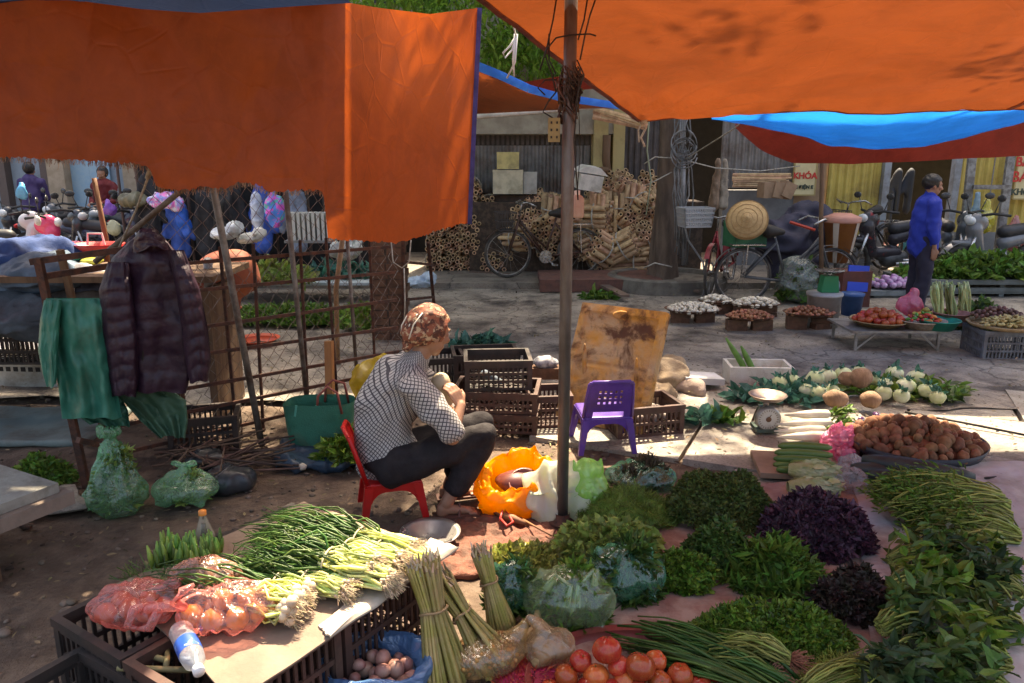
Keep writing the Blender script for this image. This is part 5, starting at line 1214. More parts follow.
# ================================================================ clothes on the wooden frame
def drape(name, rows, Y, thick, mat, label, cat, nf=5, amp=.02, seed=0, parent=None, top=.2, nu=90, nv=70, quilt=0, dyy=0, lean=0):
    ys = [r[0] for r in rows]
    def fn(u, v):
        py = ys[0] + (ys[-1] - ys[0]) * v
        xl = np.interp(py, ys, [r[1] for r in rows]); xr = np.interp(py, ys, [r[2] for r in rows])
        a_ = 2 * PI * u; cx, hw = (xl + xr) / 2, (xr - xl) / 2
        tk = thick * min(1, top + v * 4)
        xx = math.cos(a_); f = amp * math.sin(xx * PI * nf / 2 + seed + 1.5 * nz((v * 2, seed, 0), 1)) * min(1, .3 + v) + amp * .9 * nz((xx * 1.5, v * 3, seed + (1 if a_ > PI else 0)), 1.5) + amp * .5 * nz((xx * 4, v * 8, seed), 1.2)
        q = 0
        if quilt: q = quilt * abs(math.sin(v * PI * 9 + .6 * xx + .8 * nz((xx, v * 3, 1), 1))) ** .5
        py2 = py + 5 * nz((xx * 1.2, seed, 5), 1.5) * v ** 3
        yy = Y + dyy * v + lean * xx - math.sin(a_) * (tk + q) - f * (1 if math.sin(a_) >= 0 else -1)
        return P(cx + hw * xx * (1 + (q * 1.2)), py2, yy)
    mb = MB(); mb.grid(fn, nu, nv, closeu=True)
    b0 = mb.n - nu * (nv + 1)
    mb.f.append(np.array([list(range(nu))]) + b0); mb.m.append((1, 0))
    if parent is not None: return part(name, rel(parent, mb), mat, parent, True)
    return solo(name, mb, mat, label, cat, smooth=True)
fr = thing('clothes_rack', 'crooked dark wooden frame carrying the jackets at the left', 'frame', G(88, 488)); o_ = fr.location
mb = MB(); mb.bar(G(87, 488) - o_, P(38, 258, 3.75) - o_, .035, .03); part('leg', mb, rust, fr)
mb = MB(); mb.bar(G(192, 436) - o_, P(146, 300, 4.25) - o_, .04, .03); part('leg', mb, wood, fr)
mb = MB(); mb.bar(G(104, 432) - o_, P(60, 250, 4.4) - o_, .035, .03); part('leg', mb, wood, fr)
for a_, b_ in (((30, 262, 3.75), (150, 246, 3.95)), ((40, 277, 3.8), (110, 266, 4.1)), ((72, 408, 3.75), (112, 414, 4.1)), ((78, 440, 3.72), (130, 452, 4.0))): mb = MB(); mb.bar(P(*a_) - o_, P(*b_) - o_, .03, .03); part('crossbar', mb, rust, fr)
jm = M('purple_nylon', (.022, .009, .02), .45, (.036, .016, .03), ns=7, bump=.6, bs=30, spec=.35)
jk = thing('jacket', 'quilted dark purple winter jacket hanging from the frame', 'jacket', P(150, 395, 3.7))
drape('body', [(231, 143, 153), (242, 128, 168), (258, 112, 180), (290, 101, 188), (340, 105, 192), (375, 110, 190), (392, 112, 186)], 3.72, .085, jm, None, None, nf=3, amp=.022, seed=2, parent=jk, quilt=.009)
drape('sleeve', [(262, 108, 128), (290, 99, 132), (340, 103, 138), (380, 109, 138), (397, 112, 136)], 3.62, .06, jm, None, None, nf=1, amp=.01, seed=5, parent=jk, quilt=.014)
drape('sleeve', [(250, 168, 184), (290, 176, 200), (330, 182, 208), (362, 186, 211), (382, 190, 208)], 3.64, .06, jm, None, None, nf=1, amp=.01, seed=9, parent=jk, quilt=.014)
drape('collar', [(228, 140, 156), (238, 134, 164), (250, 132, 170)], 3.64, .05, jm, None, None, nf=2, amp=.01, seed=1, parent=jk)
mb = MB(); mb.tube([P(141, 300, 3.62), P(143, 350, 3.62), P(142, 392, 3.62)], .004, 5); part('zip', rel(jk, mb), wire_m, jk)
teal = M('teal_raincoat', (.03, .17, .12), .4, (.05, .24, .17), ns=5, bump=.5, bs=12, trans=.15, dirt=(.06, .09, .05), dns=3)
tj = thing('raincoat', 'teal green raincoat draped over the frame left of the purple jacket', 'raincoat', P(80, 418, 3.6))
drape('body', [(298, 46, 104), (304, 44, 108), (340, 50, 112), (385, 58, 116), (418, 62, 122)], 3.62, .05, teal, None, None, nf=5, amp=.024, seed=4, parent=tj, top=.6)
drape('sleeve', [(300, 44, 62), (320, 40, 60), (350, 38, 58), (372, 42, 58), (386, 46, 56)], 3.56, .035, teal, None, None, nf=2, amp=.012, seed=6, parent=tj)
drape('apron', [(388, 118, 168), (400, 122, 186), (420, 140, 188), (436, 160, 185)], 3.8, .02, M('green_apron', (.04, .1, .06), .6, (.06, .13, .08), ns=7), 'dull green apron hanging below the purple jacket', 'apron', nf=6, amp=.02, seed=12)
drape('cloth', [(395, 66, 120), (410, 70, 128), (425, 90, 130)], 3.7, .02, M('green_cloth', (.03, .12, .08), .6), 'dark green cloth hanging below the teal raincoat', 'cloth', nf=5, amp=.02, seed=15)
# heap of clothes at left edge
heapc = [((30, 262), (.34, .22, .14), (.02, .05, .16), 'royal blue folded cloth on top of the clothes pile', 4.3), ((42, 272), (.22, .2, .1), (.08, .12, .17), 'greyish blue cloth lying on the clothes pile', 4.1), ((88, 285), (.42, .2, .07), (.035, .035, .05), 'dark navy garment spread along the frame rail', 4.3), ((90, 300), (.4, .2, .09), (.07, .055, .045), 'brownish grey trousers lying under the rail', 4.25),
         ((12, 292), (.3, .2, .08), (.13, .08, .05), 'brown striped garment at the left edge', 4.2), ((20, 315), (.36, .3, .12), (.06, .075, .09), 'grey blue denim garment hanging over the white crate', 4.0), ((92, 274), (.1, .1, .05), (.4, .4, .42), 'white piece of cloth beside the jacket', 4.15)]
for i, (pp, rr, col, la, Y) in enumerate(heapc):
    c = P(pp[0], pp[1], Y + 1.0); solo('garment', None, M('gm%d' % i, col, .8, tuple(q * 1.7 for q in col), ns=4, bump=.5, bs=40), la, 'garment', me=blob([('ell', c, tuple(q * 1.25 for q in rr)), ('cap', c + Vector((-rr[0] * .8, -.05, .0)), c + Vector((-rr[0] * .9, -.1, -rr[2] * 2)), rr[2] * .8, rr[2] * .6)], .014, 3, lambda p, n: .06 * (fold((p.x * .6, p.y, p.z * 1.6), 3.4, i * 3) - .55) + .022 * (fold(p, 8, i) - .5)))
crate('dark crate under the pile of clothes, on top of the dirty white crate', (P(25, 330, 5.3).x, 5.45), 0, .95, .4, .3, crate_b, z=.305)
solo('garment', None, M('gmx', (.05, .045, .045), .85, (.09, .08, .075), ns=4), 'dark heap of old garments filling the crate under the clothes pile', 'garment', me=blob([('ell', P(40, 300, 5.5), (.75, .25, .24))], .02, 3, lambda p, n: .05 * (fold(p, 4) - .5)))
# white foam crate behind
cw_ = G(30, 385); wc = thing('white_crate', 'dirty white crate with rows of slots at the left edge', 'crate', (cw_.x - .15, cw_.y + .15, 0), R(-4)); wm = M('dirty_white', (.5, .5, .46), .7, (.38, .37, .33), ns=5, dirt=(.2, .17, .13), dns=3)
mb = MB(); mb.box((0, 0, .14), (.85, .4, .28)); part('body', mb, wm, wc); mb = MB(); mb.box((0, 0, .285), (.88, .43, .03)); part('rim', mb, wm, wc)
mb = MB()
for r_ in range(2):
    for i in range(13): mb.box((-.37 + i * .06, -.201, .22 - r_ * .075), (.035, .006, .035))
part('slots', mb, dark, wc)
# foam lid on a wooden stand at left
ft = thing('foam_lid_stand', 'thick foam lid lying on a low wooden stand at the left edge', 'stand', G(25, 548)); o_ = ft.location
mb = MB(); c = G(-14, 488, .30) - o_; mb.box((c.x, c.y - .12, .31), (.5, .5, .045), (0, 0, R(-28))); part('lid', mb, M('lid_foam', (.3, .29, .25), .8, (.22, .2, .17), ns=5, dirt=(.12, .1, .07), dns=4, bump=.4), ft)
mb = MB(); mb.box((c.x, c.y - .12, .255), (.58, .58, .06), (0, 0, R(-28))); part('slab', mb, M('foam_edge', (.25, .19, .15), .8, (.17, .13, .1), ns=6, bump=.4), ft)
mb = MB(); mb.box((c.x + .05, c.y - .25, .11), (.3, .1, .22), (0, 0, R(-28))); mb.box((c.x - .2, c.y + .1, .11), (.3, .1, .22), (0, 0, R(-28))); part('block', mb, wood, ft)
herb('herb_bunch', 'dark green herb bunch on the ground behind the foam lid', 'herbs', (44, 492, 58, 455, dict(z=0)), .045, g_mid, 1400)
# stones, rubble
for i, (px, py, s, la) in enumerate(((70, 505, .09, 'flat grey stone left of the frame leg'), (40, 510, .07, 'flat grey stone near the foam lid'), (60, 500, .1, 'broken concrete piece under the clothes frame'))):
    v = G(px, py); mb = MB(); mb.ell((v.x, v.y, .01), (s * 1.5, s, .025), (0, 0, i), 10, 6, lump=.5, seed=i); solo('stone', mb, m_slab, la, 'stone')
mb = MB(); b_ = G(-20, 440); e_ = G(110, 420)
solo('tarp_on_ground', None, M('bluegrey_sheet', (.14, .19, .19), .6, (.2, .24, .22), ns=4, dirt=(.12, .1, .08), dns=3), 'grey green sheet spread on the ground behind the frame', 'sheet', me=blob([('box', (G(30, 425).x, G(30, 425).y, .0), (1.1, .7, .04))], .02, 3, lambda p, n: .02 * nz(p, 4)))

# ================================================================ bags of greens under the clothes
film_g = plastic('film_green', (.4, .75, .48), .27); film_c = plastic('film_clear', (.6, .78, .5), .14, bs=8, bump=.5); film_bg = plastic('film_bluegreen', (.25, .68, .45), .16, bs=8, bump=.5)
def bag_of(name, label, px, yb, wpx, ytop, film, stuffmat, z=0, neck=True, leaf=.05, n=500, fill=.75, stretch=1.0, seed=0, handles=False, fillneedle=False, depth=.8, cat='bag', open_=False):
    f = G(px, yb, z); s = pxs(f.y, z); rx = wpx / 2 / s; ry = rx * depth
    c = Vector((f.x * (f.y + ry) / f.y, f.y + ry, z)); H = P(px, ytop, c.y).z - z
    t = thing(name, label, cat, c)
    bh = H * (.72 if neck else .95)
    pr = [('ell', (0, 0, bh * .42), (rx * .95, ry * .95, bh * .46)), ('ell', (0, 0, bh * .62), (rx * .72 * stretch, ry * .7, bh * .42)), ('box', (0, 0, bh * .12), (rx * 1.35, ry * 1.35, bh * .2))]
    if seed == 1: pr = [('cap', (0, 0, rx * .55), (0, 0, H * .72), rx * .92, rx * .3), ('box', (0, 0, H * .08), (rx * 1.5, ry * 1.3, H * .14))]; bh = H * .9
    if neck: pr += [('cap', (0, 0, bh * .8), (0, 0, H * .88), rx * .35, rx * .07), ('ell', (rx * .1, 0, H * .95), (rx * .3, rx * .12, H * .07)), ('ell', (-rx * .16, 0, H * .96), (rx * .2, rx * .1, H * .08))]
    else: pr += [('cap', (-rx * .5, 0, bh * .8), (-rx * .6, 0, bh * 1.0), rx * .2, rx * .06), ('cap', (rx * .5, .0, bh * .8), (rx * .6, 0, bh * 1.02), rx * .2, rx * .06)]
    def dsp(p, n):
        ang = math.atan2(p.y, p.x); q = min(1, p.z / H + .1)
        return rx * ((.09 if seed == 1 else .025) * math.sin(ang * 9 + 4 * nz(p, 5, seed)) * q + .10 * (fold(p, 4 / rx * .3, seed) - .6) + .05 * nz(p, 16, seed))
    me = blob(pr, max(.007, rx * .06), 2, dsp); part('film', None, film, t, me=me)
    mb = MB(); heap_leaves(mb, (0, 0, .01), rx * (.5 if seed == 1 else .62 if neck else .74), ry * (.48 if seed == 1 else .6 if neck else .7), bh * fill * (.78 if neck else .8), int(n * 1.3), leaf * .8, needle=fillneedle, pw=4, lift=.3, wid=.6)
    part('greens', mb, stuffmat, t)
    if handles:
        mb = MB(); mb.tube([(-rx * .5, -ry * .5, bh * .8), (-rx * .3, -ry * .4, H * .98), (0, -ry * .55, H * .85), (-rx * .1, -ry * .8, bh * .6)], [rx * .09, rx * .05, rx * .05, rx * .09], 8)
        mb.tube([(rx * .5, -ry * .4, bh * .85), (rx * .45, -ry * .3, H * 1.02), (rx * .15, -ry * .5, H * .85), (rx * .1, -ry * .8, bh * .6)], [rx * .09, rx * .05, rx * .05, rx * .09], 8); part('handle', mb, film, t, True)
    return t
bag_of('bag_of_greens', 'tall clear green bag of leeks tied under the clothes frame', 120, 518, 66, 428, film_g, g_light, leaf=.06, n=900, fill=.8, seed=1)
bag_of('bag_of_greens', 'squat knotted green bag of cabbage right of the tall green bag', 188, 512, 72, 462, film_g, g_light, leaf=.04, n=700, fill=.9, seed=3)

# small dark plastic rubbish and sheets along the fence foot
dkp = M('dark_plastic', (.02, .025, .03), .3, (.04, .045, .05), ns=6)
solo('plastic_scrap', None, dkp, 'crumpled black plastic beside the green bag at the fence foot', 'rubbish', me=blob([('ell', G(228, 480, .03), (.13, .1, .06)), ('ell', G(205, 462, .03), (.12, .08, .05))], .012, 2, lambda p, n: .03 * fold(p, 9)))
solo('branch_pile', MB().tubes(np.array([[tuple(G(190 + rnd.uniform(-40, 40), 470 + rnd.uniform(-25, 5), .03 + rnd.random() * .08)), ] * 1 + [tuple(G(230 + rnd.uniform(-50, 70), 445 + rnd.uniform(-25, 25), .03 + rnd.random() * .1))] for _ in range(60)]), np.full((60, 2), .006), 5), M('twig', (.12, .07, .05), .85, (.07, .045, .035), island=.4), 'dry twigs and roots heaped along the fence foot', 'twigs', kind='stuff')
# woven green bag + dark blue sheet with greens
gbag = thing('shopping_basket', 'green woven plastic shopping bag with red handles by the fence', 'bag', G(322, 447))
s_ = pxs(G(322, 447).y); w2 = 34 / s_
mb = MB(); mb.grid(lambda u, v: ((w2 * .85 + .15 * w2 * v) * (abs(math.cos(2*PI*u)) ** .5) * (1 if math.cos(2*PI*u) > 0 else -1), .11 * (abs(math.sin(2*PI*u)) ** .5) * (1 if math.sin(2*PI*u) > 0 else -1), .30 * v + .008 * math.sin(9 * u)), 60, 20, closeu=True)
mb.grid(lambda u, v: (w2 * .85 * (2*u-1), .1 * (2*v-1), .004), 4, 4)
wv = M('woven_green', (.04, .2, .13), .45, (.03, .14, .09), ns=5, dirt=(.12, .11, .06), dns=3, bump=.5, bs=120); part('body', mb, wv, gbag, True)
mb = MB()
for y in (-.1, .1): mb.tube([(-w2 * .1 + .03, y, .26), (w2 * .1, y, .36), (w2 * .35, y * .7, .41), (w2 * .65, y, .38), (w2 * .75, y, .25)], .008, 7)
part('handle', mb, M('red_handle', (.28, .08, .06), .5), gbag, True)
for x in (-.55, 0.0): mb = MB(); mb.box((w2 * x, -.106, .27), (.012, .006, .07), (0, .2, 0)); part('stitch', mb, M('tealtag', (.1, .4, .3), .5), gbag)
mb = MB(); v = G(331, 436); mb.bar((v.x, v.y, .0), P(329, 341, v.y + .1), .045, .07); solo('wooden_handle', mb, M('orange_wood2', (.42, .19, .06), .6, (.3, .13, .05), ns=9, stretch=(1,1,.2)), 'short orange wooden board standing behind the green woven bag', 'board')
solo('yellow_bag', None, plastic('film_yellow', (.75, .6, .05), .45), 'crumpled yellow plastic bag behind the seated woman', 'bag', me=blob([('ell', P(375, 382, 4.9), (.16, .13, .15)), ('ell', P(385, 368, 4.9), (.09, .08, .09)), ('box', G(372, 398, .05) , (.2, .2, .1))], .012, 2, lambda p, n: .03 * (fold(p, 9, 2) - .5)))
sh_o = G(330, 462); solo('blue_sheet', None, M('navy_sheet', (.025, .05, .085), .4, (.04, .075, .11), ns=5, bump=.4), 'dark blue plastic sheet crumpled under the green leaves by the fence', 'sheet', me=blob([('box', (sh_o.x + .15, sh_o.y + .12, .02), (.95, .42, .05), (0, 0, .1))], .012, 3, lambda p, n: .05 * (fold(p, 5, 4) - .5) + .01 * nz(p, 14)))
herb('herb_heap', 'small heap of green leaves lying on the dark blue sheet', 'herbs', (348, 462, 50, 432, dict(z=.06)), .05, g_mint, 600)
v = G(303, 470); mb = MB(); mb.ell((v.x, v.y, .02), (.025, .02, .02), lump=.3); solo('garlic_bulb', mb, M('garlic', (.6, .55, .45), .6), 'single garlic bulb lying on the dirt by the dark blue sheet', 'garlic', smooth=True)

# ================================================================ crates behind the woman
crate('dark crate standing behind the woman\'s head', G(428, 398) + Vector((0, .15, 0)), R(12), .52, .34, .3, crate_b)
crate('second dark crate right of the woman\'s head, partly behind the stacked ones', G(470, 402) + Vector((.1, .3, 0)), R(8), .5, .34, .32, crate_b)
cs = G(497, 433); rzc = R(-6)
crate('brown crate at the bottom of the stack right of the woman', (cs.x, cs.y + .17, 0), rzc, .56, .38, .13, crate_br, tiers=2)
crate('brown crate in the middle of the stack right of the woman', (cs.x, cs.y + .18, 0), rzc, .56, .38, .14, crate_br, z=.132, tiers=2)
crate('dark open crate on top of the stack right of the woman', (cs.x + .0, cs.y + .2, 0), R(4), .44, .34, .2, crate_b, z=.274)
crate('small brown crate wedged between the stack and the steel pole', G(548, 428) + Vector((0, .14, 0)), R(6), .3, .3, .22, crate_br)
# cloth strip inside crate
solo('cloth_strip', None, M('slate_cloth', (.1, .13, .17), .7), 'slate blue cloth strip lying in the top open crate', 'cloth', me=blob([('cap', (cs.x - .08, cs.y + .1, .37), (cs.x + .02, cs.y + .06, .33), .03, .02)], .008, 2))
rbk = P(546, 372, cs.y + .6); mb = MB(); mb.box(rbk, (.2, .12, .08)); solo('red_brick', mb, brick, 'red brick block between the stacked crates and the steel pole', 'brick')
solo('shoe', None, M('whshoe', (.5, .5, .5), .6, (.1, .1, .12), ns=14), 'white and black rag lying on the red brick block', 'rag', me=blob([('ell', rbk + Vector((0, 0, .07)), (.09, .05, .035))], .01, 2, lambda p, n: .02 * fold(p, 12)))
rc = crate('brown crate of white tubers right of the stained board', G(640, 437) + Vector((.03, .16, 0)), R(14), .46, .34, .2, crate_br, tiers=2)
def tuber(i, p): place('tuber', tub_me[i % 3], tub_m, p, (rnd.uniform(0, 3), rnd.uniform(0, 3), rnd.uniform(0, 3)), 'white tuber lying in the brown crate right of the stained board', 'tuber', 'white tubers in the brown crate')
tub_me = [lumpy((.03, .022, .02), .3, k) for k in range(3)]; tub_m = M('tuber', (.45, .4, .36), .6, (.3, .24, .2), ns=20, obj=.2)
pile(34, (rc.location.x, rc.location.y, .02), .17, .12, .05, .03, tuber, zb=.06)
# sacks behind the board
sackm = M('jute_sack', (.34, .26, .17), .85, (.25, .18, .11), ns=5, bump=.5, bs=90); solo('sack', None, sackm, 'full beige sack lying behind the stained board', 'sack', me=blob([('ell', G(665, 380, .1) + Vector((0, .2, 0)), (.26, .22, .13)), ('ell', G(650, 395, .07), (.2, .18, .09))], .014, 2, lambda p, n: .05 * (fold(p, 6) - .6) + .01 * nz(p, 18)))
solo('sack', None, M('pale_sack', (.42, .33, .27), .8, (.32, .24, .2), ns=5, bump=.4, bs=80), 'flattened pinkish sack lying in front of the full beige sack', 'sack', me=blob([('cap', G(655, 372, .05), G(697, 388, .05), .05, .06), ('cap', G(675, 385, .04), G(700, 392, .03), .05, .04)], .012, 3, lambda p, n: .015 * fold(p, 9)))
mb = MB(); v = G(700, 378, .08); mb.box(v, (.32, .2, .05), (0, .1, R(10))); solo('foam_piece', mb, M('white_foam', (.68, .68, .68), .8, (.55, .54, .5), ns=5), 'flat white foam sheet left of the box of gourds', 'foam sheet')

# ================================================================ stained foam board leaning
bdA, bdB = G(556, 418), G(642, 437)   # bottom corners
Yt = bdA.y + .35; tl, trr = P(584, 303, bdA.y + .28), P(668, 313, bdB.y + .36)
bd = thing('stained_foam_board', 'big rust stained foam lid standing on edge behind the purple chair', 'foam lid', bdA)
mb = MB(); NU_, NV_ = 36, 46
def bdp(u, v, off):
    # rounded corners, slight bow
    p = (bdA * (1-u) + bdB * u) * (1-v) + (tl * (1-u) + trr * u) * v
    nrm = (bdB - bdA).cross(tl - bdA).normalized()
    return p - bdA - nrm * off
def off_of(u, v):
    e = min(u, 1-u, v, 1-v)
    o = .0
    if e < .07: o += .022
    if .10 < u < .9 and .10 < v < .9: o -= .006 if (abs(u - .5) < .02 or abs(v-.5) < .015) else 0
    return o + .004 * nz((u * 9, v * 12, 0), 1.5)
sgn = 1 if ((bdB - bdA).cross(tl - bdA)).y < 0 else -1
mb.grid(lambda u, v: bdp(u, v, -sgn * off_of(u, v)), NU_ * 2, NV_ * 2)
mb.grid(lambda u, v: bdp(u, v, sgn * .05), 4, 4)
for e in ((0, 'u'), (1, 'u'), (0, 'v'), (1, 'v')):
    mb.grid(lambda a_, b_: bdp(e[0] if e[1] == 'u' else a_, e[0] if e[1] == 'v' else a_, -sgn * .022 * (1 - b_) + sgn * .05 * b_), 30, 3)
bm_ = M('stained_foam', (.5, .36, .2), .65, (.6, .3, .05), ns=3.5, lo=.4, hi=.6, dirt=(.09, .04, .02), dns=4.5, dlo=.46, dhi=.58, bump=.6, bs=30, trans=.12, tcol=(.9, .5, .12))
part('board', mb, bm_, bd, True)
for (u, v, w_, h_) in ((.5, .93, .12, .05), (.2, .5, .03, .22), (.82, .45, .03, .22), (.5, .1, .1, .04)):
    c = bdp(u, v, -sgn * .03); mb = MB(); mb.ell(c, (w_ * .5, .012, h_ * .6), n=10, m=6); part('rib', mb, bm_, bd, True)

# ================================================================ plastic chairs
def chair(label, loc, rz, mat, sw=.32, sh=.24, back=.5, name='plastic_chair', slots=True, group=None):
    """front towards +y ; back at -y"""
    t = thing(name, label, 'chair', loc, rz, group=group)
    h = sw / 2
    me = blob([('box', (0, 0, sh - .01), (sw, sw, .02))], .008, 6, lambda p, n: -.0); part('seat', None, mat, t, me=me)
    for sx in (-1, 1):
        for sy in (-1, 1):
            mb = MB(); x0, y0 = sx * (h - .02), sy * (h - .02); x1, y1 = sx * (h + .015), sy * (h + .015)
            mb.raw([(x0-.022*1, y0-.022, sh-.015), (x0+.022, y0-.022, sh-.015), (x0+.022, y0+.022, sh-.015), (x0-.022, y0+.022, sh-.015), (x1-.015, y1-.015, 0), (x1+.015, y1-.015, 0), (x1+.015, y1+.015, 0), (x1-.015, y1+.015, 0)], [(0,1,2,3),(7,6,5,4),(4,5,1,0),(5,6,2,1),(6,7,3,2),(7,4,0,3)])
            part('leg', mb, mat, t)
    mb = MB()
    for sy in (-1, 1):  # arched aprons
        n = 12; pts = []
        for k in range(n + 1):
            x = -h + .02 + (sw - .04) * k / n; q = (2 * k / n - 1); pts.append((x, sh - .025 - .07 * q * q * q * q - .018))
        pts += [(h - .02, sh - .012), (-h + .02, sh - .012)]
        mb.prism(pts, sy * (h - .005) - .006, sy * (h - .005) + .006, 1); mb.prism(pts, sy * (h - .005) - .006, sy * (h - .005) + .006, 0)
    part('apron', mb, mat, t)
    # backrest
    mb = MB(); NB = 14; by = -h + .01
    def bk(u, v, o):
        w_ = (h * .98) * (1 - .12 * v); x = (2*u-1) * w_; z = sh + (back - sh) * v
        y = by - .075 * v - .02 * (1 - (2*u-1)**2) * v + o; return (x, y, z)
    nh, nw = 13, 17
    def panel(u0, u1, v0, v1):
        for (a_, b_) in ((u0, u1),):
            V = [bk(u, v, o) for o in (-.006, .006) for v in (v0, v1) for u in (u0, u1)]
            mb.raw(V, [(0,1,3,2), (4,6,7,5), (0,4,5,1), (2,3,7,6), (0,2,6,4), (1,5,7,3)])
    us = np.linspace(0, 1, nw + 1); vs = np.linspace(0, 1, nh + 1)
    for i in range(nw):
        for j in range(nh):
            hole = slots and 5 <= j <= 10 and 4 <= i <= 12 and (i % 2 == 0) and (j % 2 == 1 or True)
            if hole and (j % 2 == 1): continue
            if j < 2 and 3 <= i <= 13: continue
            panel(us[i], us[i+1], vs[j], vs[j+1])
    part('backrest', mb, mat, t)
    mb = MB(); mb.tube([bk(0, 0, 0), bk(0, .5, 0), bk(.01, .93, 0), bk(.08, 1.0, 0), bk(.5, 1.015, 0), bk(.92, 1.0, 0), bk(.99, .93, 0), bk(1, .5, 0), bk(1, 0, 0)], .012, 8); part('back_frame', mb, mat, t, True)
    return t
redpl = M('red_plastic', (.55, .012, .012), .35, (.4, .01, .01), ns=4, trans=.12, dirt=(.25, .03, .02), dns=6, dlo=.55, dhi=.8); purpl = M('purple_plastic', (.09, .04, .27), .35, (.12, .06, .33), ns=5, dirt=(.1, .06, .15), dns=6)
pc = G(604, 452); chair('small purple plastic chair standing in front of the stained board', (pc.x, pc.y + .13, 0), R(6), purpl, .30, .23, .47)

# ================================================================ foam box of gourds, weighing scale
fbx = thing('foam_box', 'open white polystyrene box holding two green gourds', 'foam box', G(757, 387) + Vector((.04, .14, 0)), R(-3))
wf = M('white_foam2', (.62, .58, .5), .8, (.72, .7, .64), ns=5, dirt=(.3, .24, .15), dns=6, dlo=.55, dhi=.75, bump=.3, bs=100)
mb = MB(); L_, D_, H_ = .49, .28, .15
for s in (-1, 1): mb.box((0, s * (D_/2 - .012), H_/2 + .004), (L_, .024, H_)); mb.box((s * (L_/2 - .012), 0, H_/2 + .004), (.024, D_ - .05, H_))
part('wall', mb, wf, fbx); mb = MB(); mb.box((0, 0, .012), (L_ - .02, D_ - .02, .022)); part('bottom', mb, wf, fbx)
gd = M('luffa_green', (.13, .28, .05), .5, (.09, .2, .04), ns=12, bump=.3)
for (x0, y0, x1, y1, la) in ((726, 338, 741, 362, 'longer green gourd sticking up out of the foam box'), (741, 346, 749, 362, 'shorter green gourd sticking up out of the foam box')):
    Yg = fbx.location.y; mb = MB(); mb.tube([P(x0, y0, Yg), (P(x0, y0, Yg) + P(x1, y1, Yg)) / 2, P(x1, y1, Yg), P(x1 + 8, y1 + 16, Yg)], [.008, .022, .026, .02], 12); o = solo('gourd', mb, gd, la, 'gourd', 'gourds in the foam box', smooth=True)
sc = thing('kitchen_scale', 'old green dial weighing scale with a metal pan', 'scale', G(765, 430, .03), R(0))
sg = M('scale_green', (.1, .15, .12), .5, (.06, .09, .07), ns=9, metal=.2)
mb = MB(); mb.box((0, .02, .012), (.14, .15, .024)); mb.prism([(-.05, .024), (.05, .024), (.035, .15), (-.035, .15)], -.035, .07, 1); part('body', mb, sg, sc)
mb = MB(); mb.lathe([(.001, .0), (.075, 0), (.08, -.01), (.08, -.05), (.07, -.056)], (0, .0, .09), 32, Matrix(((1,0,0),(0,0,1),(0,-1,0))).to_3x3() if False else Matrix(((1,0,0),(0,0,1),(0,-1,0)))); part('rim', mb, M('dial_rim', (.3, .3, .28), .4, metal=.7), sc, True)
mb = MB(); mb.lathe([(.001, 0), (.071, 0)], (0, -.052, .09), 32, Matrix(((1,0,0),(0,0,1),(0,-1,0)))); dl = part('dial', mb, M('dial_face', (.5, .48, .42), .5, (.4, .37, .3), ns=8), sc)
mb = MB()
for k in range(24):
    t = k * 2 * PI / 24; mb.box((.058 * math.sin(t), -.0535, .09 + .058 * math.cos(t)), (.003, .002, .012), (0, t, 0))
mb.box((.0, -.055, .1), (.004, .002, .05), (0, .6, 0)); mb.ell((0, -.054, .09), (.018, .004, .018)); part('needle', mb, M('dial_ink', (.12, .06, .03), .6), sc)
mb = MB(); mb.tube([(0, .02, .14), (0, .02, .2)], .018, 8); mb.lathe([(.001, .196), (.04, .197), (.09, .212), (.115, .235), (.121, .24), (.117, .243), (.09, .218), (.001, .203)], (0, .0, 0), 36); part('pan', mb, M('pan_metal', (.3, .24, .2), .4, (.2, .13, .1), ns=7, metal=.6), sc, True)
# ================================================================ mats under the vegetables
def mat_sheet(name, label, pts, mat, z=.045, seed=0, amp=.012):
    q = [G(x, y) for x, y in pts]; 
    def fn(u, v):
        p = (q[0] * (1-u) + q[1] * u) * (1-v) + (q[3] * (1-u) + q[2] * u) * v
        e = .05 * nz((u * 3, v * 3, seed), 1.5); 
        return (p.x + e, p.y + e * .8, z + amp * (fold((p.x, p.y, 0), 4, seed) * .7) + .006 * nz(p, 12, seed))
    mb = MB(); mb.grid(fn, 60, 60); mb.grid(lambda u, v: Vector(fn(u, v)) + Vector((0, 0, -.003)), 60, 60) if False else None
    return solo(name, mb, mat, label, 'mat', smooth=True)
pinkm = M('pink_sheet', (.27, .15, .12), .5, (.38, .27, .22), ns=5, dirt=(.16, .07, .05), dns=4, dlo=.5, dhi=.72, bump=.5, bs=22)
mat_sheet('plastic_mat', 'dirty pinkish plastic sheet spread under the herb heaps', [(500, 700), (1010, 700), (955, 478), (640, 500)], pinkm, .04, 2)
mat_sheet('plastic_mat', 'greyish plastic sheet spread under the right hand greens', [(880, 720), (1090, 720), (1060, 470), (850, 470)], M('grey_sheet', (.4, .37, .36), .35, (.5, .48, .48), ns=5, dirt=(.2, .16, .14), dns=4, bump=.6, bs=14), .05, 5)
mb = MB(); v = G(803, 474, .045); mb.box(v + Vector((0, .12, 0)), (.44, .34, .03), (0, 0, R(-8))); solo('cardboard', mb, M('cardb2', (.32, .22, .15), .85, (.25, .17, .11), ns=6), 'piece of brown cardboard under the green luffas', 'cardboard')
solo('red_litter', None, M('redlit', (.22, .08, .05), .8, (.12, .06, .04), ns=12, bump=1, bs=60), 'reddish brown peelings strewn on the ground by the steel pole', 'peelings', me=blob([('ell', G(500, 535, -.012), (.32, .22, .016)), ('ell', G(470, 560, -.012), (.25, .15, .016))], .009, 1, lambda p, n: .022 * (fold(p, 14) - .3)), kind='stuff')

